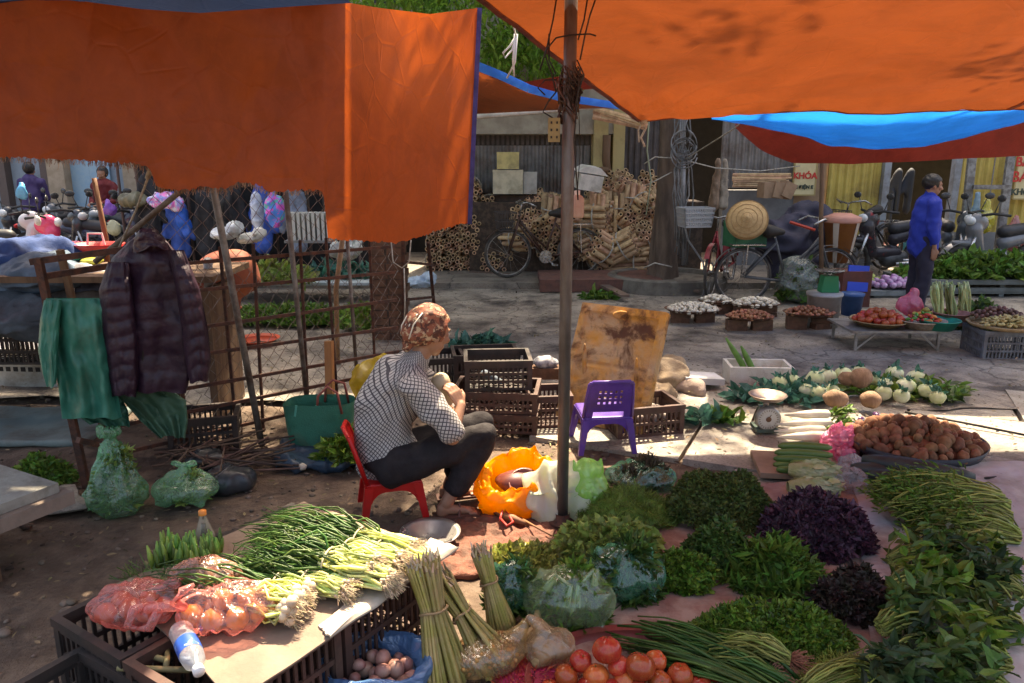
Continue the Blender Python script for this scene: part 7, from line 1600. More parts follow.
# blue bag with shallots
bb = G(378, 700, .0); blb = thing('bag_of_shallots', 'blue plastic bag open on shallots at the bottom edge', 'bag', (bb.x, bb.y, 0))
def bbf(u, v):
    a_ = 2 * PI * u; prof = [(0.0, .02), (.12, .0), (.17, .06), (.185, .13), (.175, .17), (.155, .165), (.13, .1)]
    k = v * (len(prof) - 1); i = min(len(prof) - 2, int(k)); f = k - i; r_ = prof[i][0] * (1-f) + prof[i+1][0] * f; z = prof[i][1] * (1-f) + prof[i+1][1] * f
    w_ = 1 + .12 * nz((math.cos(a_) * 2, math.sin(a_) * 2, v * 3), 1.3, 14) + .04 * nz((math.cos(a_) * 7, math.sin(a_) * 7, v * 9), 1.2)
    return (r_ * w_ * math.cos(a_), r_ * .85 * w_ * math.sin(a_), z * (1 + .12 * math.sin(3 * a_) * v))
mb = MB(); mb.grid(bbf, 80, 40, closeu=True); part('film', mb, plastic('film_blue', (.15, .32, .6), .7), blb, True)
shal_me = [lumpy((.022, .019, .018), .15, 20 + k, 12, 8) for k in range(3)]; shal_m = M('shallot', (.33, .15, .12), .4, (.42, .25, .18), ns=14, obj=.25)
for m_ in shal_me: m_.materials.append(shal_m)
def shf(i, p): place('shallot', shal_me[i % 3], shal_m, p, (rnd.uniform(0, 6),) * 3, 'shallot lying in the blue plastic bag', 'shallot', 'shallots in the blue bag', sc=rnd.uniform(1, 1.5))
pile(36, (bb.x, bb.y, .07), .12, .1, .05, .028, shf)

# ================================================================ front crates with cardboard, onions
e_ = Vector((.54, .84, 0)).normalized(); n_ = Vector((-.84, .54, 0)).normalized(); P0 = Vector((-.26, 2.57, 0)); ce = math.atan2(e_.y, e_.x)
def cpos(i, j): v = P0 - e_ * (.25 + .5 * i) + n_ * (.2 + .4 * j); return (v.x, v.y)
lab = {(0, 0): 'dark crate under the sunlit onion ends, nearest the lemongrass', (1, 0): 'dark crate in the middle of the front stall, beside the blue bag', (0, 1): 'dark crate at the back corner under the onion leaves', (1, 1): 'dark crate under the red bags of fruit'}
for k_, la in lab.items(): crate(la, cpos(*k_), ce, .49, .39, .325, crate_br if k_[1] == 0 else crate_b)
v = P0 - e_ * 1.22 + n_ * .42; crate('front left crate carrying the water bottle and cut stalks', (v.x, v.y), ce + R(3), .5, .44, .27, crate_b)
cb = M('old_cardboard', (.25, .18, .13), .8, (.19, .135, .1), ns=4, dirt=(.2, .13, .1), dns=5, bump=.3, bs=40)
def sheet3(name, label, C, mat, z, amp=.01, th=.006, seed=0, cat='cardboard'):
    def fn(u, v, o=0):
        p = (C[0]*(1-u) + C[1]*u)*(1-v) + (C[3]*(1-u) + C[2]*u)*v
        ed = 1 - min(1, 6 * min(u, 1-u, v, 1-v)); return (p.x + .01 * nz((u*5, v*5, seed), 1), p.y + .01 * nz((u*5, v*5, seed+3), 1), z + o + amp * nz((p.x, p.y, 0), 3, seed) - .012 * ed * ed)
    mb = MB(); mb.grid(fn, 40, 40); mb.grid(lambda u, v: fn(u, v, -th), 40, 40)
    for q in range(4):
        mb.grid(lambda a_, b_: {0: fn(a_, 0, -th*b_), 1: fn(a_, 1, -th*b_), 2: fn(0, a_, -th*b_), 3: fn(1, a_, -th*b_)}[q], 40, 1)
    return solo(name, mb, mat, label, cat)
c0_ = P0 + e_ * .02 - n_ * .03; sheet3('cardboard_sheet', 'worn cardboard sheet covering the front crates under the onions', [c0_ - e_ * .95, c0_, c0_ + n_ * .78 + e_ * .0, c0_ - e_ * .8 + n_ * .84], cb, .342, seed=2)
sheet3('foam_sheet', 'thin pale foam strip along the sunlit edge of the front stall', [c0_ - e_ * .62 - n_ * .012, c0_ - n_ * .012 + e_ * .03, c0_ + n_ * .12 + e_ * .03, c0_ - e_ * .6 + n_ * .06], M('paper_white', (.5, .44, .36), .8, (.38, .31, .24), ns=5), .352, amp=.006, seed=4, cat='paper')
TZ = .352
def onion(label, root, tip, n, r, z, wl=.32, group='spring onion bunches on the front crates', bulbs=False, arch=.02, fan=1.9, thick=.0042):
    A, B = G(*root, z), G(*tip, z + .01); t = thing('spring_onion_bunch', label, 'spring onions', A, group=group); d = B - A; k = A + d * wl - A
    mb = MB(); st = nr.get_state(); tips, dirs = stems_fan(mb, k, B - A, n, r, r * fan, thick, arch=arch, S=7, jit=.3, flat=.55, taper=.35); part('leaves', mb, g_chive, t, True)
    mb = MB(); tp2, d2 = stems_fan(mb, (0, 0, 0), k * 1.12, n, r * 1.05, r * 1.0, thick * 1.05, arch=.004, S=4, jit=.02, flat=.55, taper=1.0); part('stalks', mb, g_white, t, True)
    mb = MB(); m_ = n; th = nr.uniform(0, 2*PI, m_); q = np.sqrt(nr.uniform(0, 1, m_)); dn = d.normalized(); rt = Vector((dn.y, -dn.x, 0))
    pos = np.array(rt)[None] * (q * np.cos(th))[:, None] * r + np.array([0, 0, 1.])[None] * (q * np.sin(th) * .6)[:, None] * r - np.array(dn)[None] * nr.uniform(-.01, .02, m_)[:, None]
    bs_ = .018 if bulbs else .0065
    for p in pos: mb.ell(p, (bs_ * rnd.uniform(.7, 1.2), bs_ * rnd.uniform(.7, 1.1), bs_ * rnd.uniform(.8, 1.1)), (rnd.random(), rnd.random(), rnd.random()), 8, 6)
    part('bulbs', mb, M('onion_bulb', (.6, .52, .38), .5, (.5, .36, .24), ns=9, island=.2), t, True)
    mb = MB(); k3 = m_ * 7; idx = nr.randint(0, m_, k3); p0 = pos[idx]; p1 = p0 + (-np.array(dn) * .8 + rdir(k3) * .7 + np.array([0, 0, -.4])) * .03; p1[:, 2] = np.maximum(p1[:, 2], -r * .7 - .01)
    mb.tubes(np.stack([p0, (p0 + p1) / 2 + rdir(k3) * .004, p1], 1), np.full((k3, 3), .0009), 3, cap=False); part('roots', mb, g_root, t)
    c = k * 1.0; q_ = dn.to_track_quat('Z', 'Y').to_matrix(); mb = MB(); mb.tube([c + q_ @ Vector((r * 1.15 * math.cos(a_), r * .75 * math.sin(a_), 0)) for a_ in np.linspace(0, 2*PI, 16)[:-1]], .0035, 5, closed=True); part('tie', mb, M('pale_tie', (.5, .42, .28), .7), t, True)
    return t
onion('spring onion bunch farthest back with its white ends in the sun', (412, 548), (255, 520), 60, .05, TZ + .04)
onion('spring onion bunch second from the back, leaves pointing left', (398, 560), (245, 532), 60, .05, TZ + .05)
onion('spring onion bunch lying on top in the middle of the sunlit pile', (372, 566), (240, 548), 60, .05, TZ + .07)
onion('spring onion bunch at the front of the sunlit pile', (345, 588), (235, 560), 55, .045, TZ + .035)
onion('spring onion bunch with yellow root ends nearest the crate corner', (425, 562), (300, 520), 50, .045, TZ + .03)
onion('spring onion bunch closest to the bright edge of the sunlit pile', (388, 580), (270, 548), 55, .045, TZ + .05)
onion('garlic onion bunch with knobbly white bulbs and dark leaves to the left', (292, 604), (150, 580), 64, .068, TZ + .05, wl=.22, bulbs=True, fan=1.2)
onion('second garlic onion bunch behind the knobbly one', (310, 588), (190, 566), 46, .045, TZ + .03, wl=.25, bulbs=True, fan=1.2)
# okra / green chilies standing, small glass bottle
ok = thing('chili_bunch', 'cluster of short green chilies beside the small glass bottle', 'chilies', G(190, 560, .33)); mb = MB(); N_ = 80
p0 = np.stack([nr.uniform(-.11, .1, N_), nr.uniform(-.06, .06, N_), np.zeros(N_)], 1); p1 = p0 + np.stack([nr.normal(0, .01, N_), nr.normal(0, .01, N_), nr.uniform(.06, .1, N_)], 1); mb.tubes(np.stack([p0, (p0+p1)/2, p1], 1), np.tile([[.009, .01, .003]], (N_, 1)), 6); part('pods', mb, leafm('chili_green', (.13, .25, .04), (.2, .32, .06), trans=.15), ok, True)
herb('herb_bunch', 'thin dark chives spilling left of the green chilies', 'herbs', (160, 590, 60, 560, dict(z=.3, aspect=.5)), .07, g_chive, 260, needle=True, wid=.4, core=False)
bt = G(206, 548, .33); sb_ = thing('glass_bottle', 'small clear glass bottle with an orange cap at the back of the front stall', 'bottle', bt)
glass = plastic('thin_glass', (.55, .55, .5), .22, rough=.05, bs=3, bump=.05)
mb = MB(); mb.lathe([(.001, 0), (.035, 0), (.04, .01), (.036, .05), (.02, .1), (.011, .13), (.011, .14)], (0, 0, 0), 24); part('glass', mb, glass, sb_, True); mb = MB(); mb.lathe([(.014, .135), (.014, .152), (.001, .155)], (0, 0, 0), 16); part('cap', mb, M('orange_cap', (.6, .2, .03), .4), sb_, True)
mb = MB(); mb.tubes(np.array([[(rnd.uniform(-.02, .02), rnd.uniform(-.02, .02), .005), (rnd.uniform(-.006, .006), 0, .1)] for _ in range(10)]), np.full((10, 2), .003), 5); part('contents', mb, M('darkherb', (.08, .05, .03), .7), sb_)
crate('dark crate behind the chilies carrying the small bottle', (bt.x + .02, bt.y + .0), R(20), .34, .28, .32, crate_b)
# water bottle with blue label
wb = G(188, 647, .365); wbt = thing('water_bottle', 'clear plastic water bottle with a blue label lying on the front crate', 'bottle', wb, rot=(R(90) + .1, 0, R(36)))
wm_ = plastic('bottle_pet', (.6, .64, .68), .42, rough=.1, bs=30, bump=.25)
mb = MB(); mb.lathe([(.001, -.09), (.03, -.09), (.034, -.082), (.033, -.03), (.033, .03), (.0335, .04), (.03, .07), (.014, .095), (.0135, .105)], (0, 0, 0), 28); part('body', mb, wm_, wbt, True)
mb = MB(); mb.lathe([(.0342, -.02), (.0342, .036)], (0, 0, 0), 28); part('label', mb, M('blue_label', (.02, .08, .42), .4, (.03, .13, .5), ns=9, dirt=(.6, .65, .7), dns=24, dlo=.6, dhi=.64), wbt, True)
mb = MB(); mb.lathe([(.016, .1), (.0165, .12), (.001, .121)], (0, 0, 0), 20); part('cap', mb, M('white_cap', (.72, .72, .72), .4), wbt, True)
for i, (x0, y0, x1, y1, la) in enumerate(((118, 668, 190, 670, 'longest cut stalk lying on the front left crate'), (138, 652, 165, 660, 'short cut stalk lying behind the longest one'), (168, 650, 166, 668, 'short cut stalk lying crosswise'))):
    mb = MB(); mb.tube([G(x0, y0, .29), G(x1, y1, .295)], .009, 9); solo('cut_stalk', mb, M('stalkm', (.25, .22, .1), .7, (.18, .15, .07), ns=9), la, 'stalk', 'cut stalks on the front left crate', smooth=True)
# red bags with fruit
rf = plastic('film_red', (.85, .36, .33), .16, bump=.6); frm = M('orange_fruit', (.5, .22, .03), .5, (.36, .3, .05), ns=2, lo=.4, hi=.6, obj=.2)
def fruitbag(label, items, fr_list, fm, film, prs, seed, knot=None):
    base = G(*items, TZ); t = thing('bag_of_fruit', label, 'bag', base)
    mb = MB()
    for (x, y, z, r_) in fr_list: mb.ell((x, y, z), (r_, r_, r_ * .9), (rnd.random(), rnd.random(), 0), 14, 9, lump=.06, seed=seed + int(x * 100))
    part('fruit', mb, fm, t, True)
    part('film', None, film, t, me=blob(prs, .008, 2, lambda p, n: .012 * (fold(p, 11, seed) - .55) + .006 * math.sin(14 * math.atan2(p.y - .02, p.x + .02))))
    if knot: mb = MB(); [mb.tube(k, [.012, .016, .014, .006], 8) for k in knot]; part('knot', mb, film, t, True)
    return t
fl = [(-.09, .01, .035, .036), (-.02, -.01, .035, .036), (.05, .0, .035, .037), (.11, .03, .035, .034), (-.05, .07, .04, .036), (.03, .07, .045, .036), (.09, .09, .04, .034), (0, .03, .08, .033), (.07, .04, .078, .032)]
fruitbag('red plastic bag of orange and green fruit right of the water bottle', (222, 628), fl, frm, rf, [('ell', (.01, .03, .055), (.155, .11, .065)), ('cap', (-.06, 0, .08), (-.1, -.03, .1), .04, .012)], 3, knot=[[(-.09, -.03, .09), (-.14, -.04, .1), (-.2, -.03, .085), (-.24, 0, .05)], [(-.09, -.03, .09), (-.11, -.05, .12), (-.09, -.04, .15), (-.06, -.02, .16)]])
fl2 = [(-.1, 0, .035, .034), (-.04, .03, .035, .035), (.02, .01, .035, .034), (-.08, .06, .04, .033), (.0, .07, .04, .033), (.06, .04, .035, .03)]
fruitbag('red plastic bag with looped handle left of the water bottle', (140, 624), fl2, M('red_fruit', (.42, .1, .04), .5, (.4, .18, .05), ns=3), rf, [('ell', (-.02, .03, .05), (.14, .1, .06)), ('cap', (.05, .03, .07), (.1, .06, .11), .04, .02)], 8, knot=[[(.06, -.02, .08), (.02, -.06, .09), (.0, -.07, .04), (.03, -.07, .03)], [(.06, -.02, .08), (.09, -.06, .08), (.07, -.08, .04), (.03, -.07, .03)]])
fruitbag('brownish clear bag of fruit behind the two red bags', (205, 600), [(-.06, 0, .04, .035), (.01, .01, .04, .036), (.07, .02, .04, .034), (0, .05, .06, .034)], frm, plastic('film_tan', (.65, .35, .25), .35), [('ell', (0, .02, .06), (.12, .08, .07)), ('cap', (-.04, 0, .1), (-.02, 0, .14), .03, .012)], 12)

# ================================================================ far right stall
met = M('alu', (.35, .34, .32), .4, (.22, .2, .18), ns=8, metal=.6)
tA, tB = G(852, 352), G(948, 356); tz = P(850, 330, tA.y).z
ft_ = thing('folding_table', 'low metal folding table carrying tomatoes and baskets', 'table', ((tA.x+tB.x)/2, tA.y + .25, 0)); Lt = (tB.x - tA.x)
mb = MB(); mb.box((0, 0, tz - .012), (Lt * 1.08, .58, .02)); part('tabletop', mb, met, ft_)
for sx in (-1, 1):
    for sy in (-1, 1): mb = MB(); mb.bar((sx * Lt * .47, sy * .25, 0), (sx * Lt * .47, sy * .25, tz - .02), .022); part('leg', mb, met, ft_)
for sx in (-1, 1): mb = MB(); mb.bar((sx * Lt * .46, -.25, .03), (sx * Lt * .25, -.25, tz - .03), .016); part('brace', mb, met, ft_)
wick = M('wicker', (.4, .28, .14), .7, (.3, .2, .1), ns=30, bump=.5, bs=90)
def bowl(name, label, px, py, z, r_, h, mat, cat, sx=1, Y=None):
    v = G(px, py, z); mb = MB(); mb.lathe([(.001, .004), (r_ * .7, 0), (r_, h), (r_ * 1.04, h), (r_ * 1.03, h + .008), (r_ * .98, h), (r_ * .68, .008), (.001, .01)], (v.x, v.y, z), 32, sx=sx); return solo(name, mb, mat, label, cat, smooth=True), v
o, v = bowl('wicker_tray', 'round wicker tray of tomatoes on the metal table', 878, 325, tz, .25, .05, wick, 'tray')
def tomf(i, p): place('tomato', tom_me, tom_m, p, (rnd.uniform(-.5, .5), rnd.uniform(-.5, .5), rnd.uniform(0, 6)), 'bright red tomato in the wicker tray on the metal table', 'tomato', 'tomatoes on the far metal table', sc=rnd.uniform(.032, .042))
pile(52, (v.x, v.y, tz + .02), .21, .18, .09, .036, tomf)
o, v = bowl('woven_basket', 'oval pale basket of small vegetables in the middle of the metal table', 922, 328, tz, .17, .07, M('pale_wicker', (.5, .4, .3), .7, (.38, .28, .2), ns=40, bump=.5, bs=60), 'basket', 1.2)
chm = [M('chv%d' % k, c_, .4) for k, c_ in enumerate(((.5, .05, .03), (.1, .3, .05), (.6, .2, .04), (.35, .03, .03)))]; ch_me = [lumpy((.03, .014, .014), .1, k) for k in range(4)]
def chf(i, p): place('pepper', ch_me[i % 4], chm[i % 4], p, (0, rnd.uniform(-.4, .4), rnd.uniform(0, 6)), ['small red pepper', 'small green pepper', 'small orange pepper', 'small dark red pepper'][i % 4] + ' in the oval basket on the metal table', 'pepper', 'peppers in the oval basket')
pile(34, (v.x, v.y, tz + .06), .14, .12, .06, .024, chf)
o, v = bowl('green_bowl', 'wide sea green plastic bowl at the right end of the metal table', 938, 329, tz, .17, .085, M('seagreen', (.02, .28, .2), .4, (.02, .22, .16), ns=5), 'bowl', 1.05)
o, v2 = bowl('woven_basket', 'pink brown basket of green stalks behind the green bowl', 950, 324, tz, .16, .11, M('pink_wicker', (.4, .2, .17), .7, (.3, .14, .12), ns=40), 'basket')
for i, (px, la) in enumerate(((937, 'left celery bunch standing behind the green bowl'), (950, 'middle celery bunch standing behind the green bowl'), (963, 'right celery bunch standing behind the green bowl'))):
    A = P(px + 2, 308, v2.y + .1); B = P(px, 281, v2.y + .12); mb = MB(); stems_fan(mb, A + Vector((.02, 0, -.12)), B, 26, .04, .05, .009, arch=0, flat=1, taper=.9); solo('celery_bunch', mb, leafm('celery', (.42, .48, .18), (.55, .6, .32)), la, 'celery', 'celery bunches on the far table', smooth=True)
for i, (px, py, c_, la) in enumerate(((925, 312, (.5, .45, .1), 'yellow green melon heap behind the oval basket'), (946, 316, (.15, .3, .04), 'green peppers heap in front of the celery'))):
    v = P(px, py, tA.y + .4); mb = MB()
    for k in range(12): mb.ell(v + Vector((rnd.uniform(-.1, .1), rnd.uniform(-.06, .06), rnd.uniform(-.03, .03))), (.045, .02, .02), (0, 0, rnd.uniform(0, 3)), 10, 7)
    solo('vegetable_heap', mb, M('vh%d' % i, c_, .4, tuple(q * .7 for q in c_), island=.3), la, 'vegetables', smooth=True)
c = P(910, 305, tA.y + .45); solo('pink_bag', None, plastic('film_pink2', (.8, .2, .35), .5), 'clear and pink plastic bag standing behind the far tomatoes', 'bag', me=blob([('ell', c, (.12, .08, .09)), ('cap', c, c + Vector((.03, 0, .13)), .06, .03)], .012, 2, lambda p, n: .02 * fold(p, 11)))
mb = MB(); mb.ell(P(889, 317, tA.y + .4), (.04, .04, .045)); solo('lime', mb, M('limeg', (.4, .55, .05), .4), 'lime green fruit behind the far tomatoes', 'fruit', smooth=True)
# grey crate with ginger and shallots
gc = G(1012, 361); gcr = crate('grey plastic crate under the ginger at the right edge', (gc.x, gc.y + .2), R(-2), .5, .38, .26, crate_g)
mb = MB(); mb.lathe([(.001, 0), (.28, .0), (.31, .03), (.3, .035), (.27, .006)], (gc.x + .02, gc.y + .2, .27), 30); solo('wicker_tray', mb, wick, 'wicker tray of ginger on the grey crate', 'tray', smooth=True)
gi_me = [blob([('cap', (0, 0, 0), (.035, .01, 0), .013, .011), ('cap', (.015, 0, 0), (.025, .03, .008), .01, .008), ('cap', (.0, 0, 0), (-.015, .015, 0), .01, .008)], .006, 2) for _ in range(2)]; gi_m = M('ginger2', (.42, .35, .14), .7, (.33, .25, .1), ns=20, obj=.2)
for m_ in gi_me: m_.materials.append(gi_m)
pile(95, (gc.x - .02, gc.y + .1, .29), .24, .12, .07, .022, lambda i, p: place('ginger_root', gi_me[i % 2], gi_m, p, (rnd.uniform(-.5, .5), rnd.uniform(-.5, .5), rnd.uniform(0, 6)), 'pale ginger root in the tray on the grey crate', 'ginger', 'ginger roots on the grey crate'))
rs_m = M('brown_shallot', (.17, .08, .06), .6, (.1, .05, .04), ns=9, obj=.3); rs_me = lumpy((.024, .019, .018), .15, 31, 10, 7); rs_me.materials.append(rs_m)
pile(60, (gc.x + .05, gc.y + .38, .31), .24, .1, .07, .024, lambda i, p: place('shallot', rs_me, rs_m, p, (rnd.uniform(0, 6),) * 3, 'dark brown shallot behind the ginger on the grey crate', 'shallot', 'dark shallots behind the ginger'))
# trays on bricks with garlic and shallots
gar_me = lumpy((.024, .024, .021), .12, 5, 9, 6); gar_m = M('garlic_bulbs', (.62, .58, .47), .6, (.5, .42, .32), ns=9, obj=.15); gar_me.materials.append(gar_m)
rsh_m = M('red_shallots', (.33, .12, .06), .5, (.42, .2, .1), ns=9, obj=.25); rsh_me = lumpy((.024, .018, .017), .15, 9, 9, 6); rsh_me.materials.append(rsh_m)
for i, (px, py, rr, nm, me_, mt_, zz) in enumerate(((693, 314, .30, 'garlic', gar_me, gar_m, .13), (756, 308, .27, 'garlic', gar_me, gar_m, .13), (750, 322, .25, 'shallot', rsh_me, rsh_m, .13), (810, 321, .27, 'shallot', rsh_me, rsh_m, .16), (716, 307, .2, 'garlic', gar_me, gar_m, .13))):
    v = G(px, py + 10 if i != 4 else py + 8, 0); 
    wh = ['leftmost', 'back right', 'middle', 'rightmost', 'small back left'][i]
    mb = MB(); mb.lathe([(.001, 0), (rr * .8, .0), (rr, .03), (rr * 1.02, .034), (rr * .8, .008), (.001, .006)], (v.x, v.y + .05, zz), 30, sy=.75); solo('wicker_tray', mb, M('dark_wicker', (.16, .08, .05), .8, (.1, .05, .03), ns=20), wh + ' round tray of ' + nm + ' on bricks', 'tray', 'trays standing on bricks', smooth=True)
    for k in range(2):
        mb = MB(); bz = (zz - .006)
        for q in range(2): mb.box((v.x - .13 + .26 * k, v.y + .05, bz * (.25 + .5 * q)), (.2, .1, bz * .49), (0, 0, rnd.uniform(-.3, .3)))
        solo('brick_support', mb, brick, ('left' if k == 0 else 'right') + ' pair of hollow bricks under the ' + wh + ' tray of ' + nm, 'bricks', 'bricks under the trays')
    n_i = {0: 105, 1: 80, 2: 90, 3: 90, 4: 40}[i]
    pile(n_i, (v.x, v.y + .05, zz + .0), rr * .9, rr * .66, .06, .023, lambda j, p: place(nm + ('_bulb' if nm == 'garlic' else ''), me_, mt_, p, (rnd.uniform(-.6, .6), rnd.uniform(-.6, .6), rnd.uniform(0, 6)), ('white garlic bulb on the ' if nm == 'garlic' else 'red shallot on the ') + wh + ' tray on bricks', nm, nm + ' on the ' + wh + ' tray', sc=rnd.uniform(.85, 1.2)), pw=2.5)
# buckets, box, stool, scale, funnel basket between pole and table
def bucket(name, label, px, py, r0, r1, h, mat, lid=None, cat='bucket'):
    t = thing(name, label, cat, G(px, py) + Vector((0, r1, 0))); mb = MB(); mb.lathe([(.001, .004), (r0, 0), (r1, h), (r1 * 1.05, h), (r1 * 1.05, h - .02), (r1 * 1.01, h - .02)], (0, 0, 0), 28); part('body', mb, mat, t, True)
    mb = MB(); mb.lathe([(r1 * 1.07, h - .01), (r1 * 1.07, h + .012), (.001, h + .018)], (0, 0, 0), 28); part('lid', mb, lid or mat, t, True); return t
bucket('white_bucket', 'dirty white lidded bucket beside the wooden awning pole', 828, 331, .15, .17, .36, M('bucket_white', (.42, .4, .38), .5, (.3, .28, .26), ns=5, dirt=(.2, .16, .13), dns=4))
bucket('blue_bucket', 'small dark blue bucket right of the white bucket', 855, 318, .1, .12, .25, M('bucket_blue', (.03, .09, .25), .5, (.02, .06, .18), ns=5))
rb_ = G(862, 312) + Vector((0, .35, 0)); mb = MB(); mb.box((rb_.x, rb_.y, .22), (.34, .3, .44)); solo('brown_box', mb, M('brown_red_box', (.16, .05, .035), .6, (.11, .04, .03), ns=6), 'reddish brown box behind the small blue bucket', 'box')
gs = thing('green_scale', 'green market scale standing on the white bucket', 'scale', (G(828, 331).x + .03, G(828, 331).y + .17, .38)); mb = MB(); mb.prism([(-.09, 0), (.09, 0), (.07, .17), (-.07, .17)], -.06, .06, 1); part('body', mb, M('scale_g2', (.02, .2, .08), .45), gs); mb = MB(); mb.lathe([(.001, .2), (.1, .205), (.15, .225), (.148, .23), (.001, .21)], (0, 0, 0), 24); mb.tube([(0, 0, .16), (0, 0, .2)], .02, 8); part('pan', mb, chrome, gs, True)
st_ = thing('plastic_stool', 'bright blue plastic stool tipped on its side behind the green scale', 'stool', P(857, 286, 8.9)); mb = MB(); mb.box((0, 0, .09), (.24, .03, .3), (-.15, .06, 0)); part('seat', mb, M('blueplastic', (.02, .07, .55), .4), st_); mb = MB(); [mb.box((sx * .1, .08, .03), (.03, .18, .03)) for sx in (-1, 1)]; part('leg', mb, MATS['blueplastic'], st_)
c = P(845, 287, 9.0); solo('clear_bag', None, plastic('film_bw', (.5, .6, .75), .5), 'pale blue transparent bag in front of the blue stool', 'bag', me=blob([('ell', c, (.14, .1, .09))], .014, 2, lambda p, n: .02 * fold(p, 9)))
fb_ = thing('orange_basket', 'tall tapered orange and cream striped container behind the wooden pole', 'container', P(838, 262, 9.5)); mb = MB(); mb.lathe([(.001, 0), (.13, 0), (.21, .5), (.22, .5), (.2, .49)], (0, 0, 0), 28); part('body', mb, M('orange_stripe', (.4, .17, .05), .5, (.33, .13, .05), ns=4), fb_, True)
mb = MB()
for a_ in (-.7, .7, 2.4, 3.9): mb.grid(lambda u, v: ((.132 + .08 * v) * math.cos(a_ - PI/2 + (u - .5) * .35), (.132 + .08 * v) * math.sin(a_ - PI/2 + (u - .5) * .35), .002 + .49 * v), 4, 4)
part('stripe', mb, M('cream_stripe', (.5, .42, .34), .5), fb_); mb = MB(); mb.lathe([(.215, .49), (.225, .55), (.1, .6), (.001, .6)], (0, 0, 0), 24); part('top', mb, M('pinkish', (.5, .24, .18), .5), fb_, True)
# dark covered cart + clear big bag
solo('covered_load', None, M('dark_cover', (.03, .03, .05), .7, (.05, .045, .07), ns=4, bump=.4), 'load covered with a dark cloth beside the wooden awning pole', 'covered load', me=blob([('ell', P(790, 240, 9.9), (.45, .3, .3)), ('ell', P(808, 222, 10.0), (.3, .25, .25)), ('box', P(795, 262, 9.9), (.6, .4, .4))], .03, 4, lambda p, n: .10 * (fold((p.x * .7, p.y, p.z), 5) - .6)))
mb = MB(); mb.tube([P(790, 222, 9.6), P(815, 230, 9.55)], .02, 6); solo('red_strap', mb, M('redstrap', (.5, .06, .03), .5), 'red strap across the dark covered load', 'strap')
cb_ = thing('bag_of_waste', 'big translucent sack filled with green and white scraps left of the wooden pole', 'sack', P(798, 300, 9.2)); o_ = cb_.location; mb = MB(); heap_leaves(mb, (0, 0, 0), .22, .18, .38, 420, .09, core=True); part('contents', mb, g_mid, cb_); part('film', None, plastic('film_grey', (.45, .5, .45), .33), cb_, me=blob([('ell', (0, 0, .22), (.27, .22, .26)), ('ell', (-.05, 0, .4), (.2, .17, .13))], .018, 2, lambda p, n: .03 * (fold(p, 6) - .5)))
# purple onions tray, green fruit, low greens bed at right
pt = P(893, 286, 9.7); mb = MB(); mb.box((pt.x, pt.y, pt.z - .06), (.75, .4, .06)); mb.box((pt.x, pt.y, (pt.z - .09) / 2), (.6, .3, pt.z - .1)); solo('stand', mb, M('grey_stand', (.2, .22, .22), .7, (.12, .13, .13), ns=5), 'grey stand carrying the pile of purple onions', 'stand')
on_m = M('purple_onion', (.32, .14, .34), .4, (.5, .35, .5), ns=12, obj=.2); on_me = lumpy((.045, .045, .04), .08, 2, 12, 8); on_me.materials.append(on_m)
pile(40, (pt.x, pt.y, pt.z - .02), .3, .17, .1, .045, lambda i, p: place('purple_onion', on_me, on_m, p, (rnd.uniform(-.5, .5), 0, 0), 'violet onion in the pile left of the man in blue', 'onion', 'violet onions by the man in blue'))
gf_me = lumpy((.05, .045, .045), .08, 4, 12, 8); gf_m = M('green_fruit', (.25, .32, .06), .4, (.4, .4, .12), ns=5, obj=.25); gf_me.materials.append(gf_m)
pile(14, (P(869, 283, 9.8).x, 9.8, P(869, 288, 9.8).z), .14, .12, .12, .05, lambda i, p: place('green_fruit', gf_me, gf_m, p, (0, 0, i), 'yellow green fruit piled right of the blue stool', 'fruit', 'yellow green fruit by the blue stool'))
lb_ = thing('greens_bed', 'long low grey platform for the greens at the right edge', 'platform', (fx(1000, 9.9), 9.9, 0)); zt = P(990, 279, 9.6).z
mb = MB(); mb.box((0, 0, zt - .03), (2.4, .75, .06)); part('top', mb, M('bed_grey', (.16, .17, .16), .7, (.1, .11, .1), ns=4), lb_); mb = MB(); mb.box((0, -.3, zt - .16), (2.4, .04, .05)); mb.box((0, -.32, zt * .45), (2.4, .03, .05)); part('rail', mb, MATS['bed_grey'], lb_)
for sx in (-1.1, 0, 1.1): mb = MB(); mb.box((sx, -.28, (zt - .06)/2), (.06, .06, zt - .07)); part('leg', mb, MATS['bed_grey'], lb_)
mb = MB(); heap_leaves(mb, (fx(1000, 9.9), 9.9, zt), 1.15, .35, .2, 3200, .10, lift=.3, pw=4); solo('greens_heap', mb, g_mid, 'long heap of green herbs on the low grey platform at the right edge', 'greens')
mb = MB(); heap_leaves(mb, tuple(G(975, 330)), .2, .12, .25, 300, .1); solo('greens_heap', mb, g_dark, 'dark green leaves on the ground left of the grey crate', 'greens')
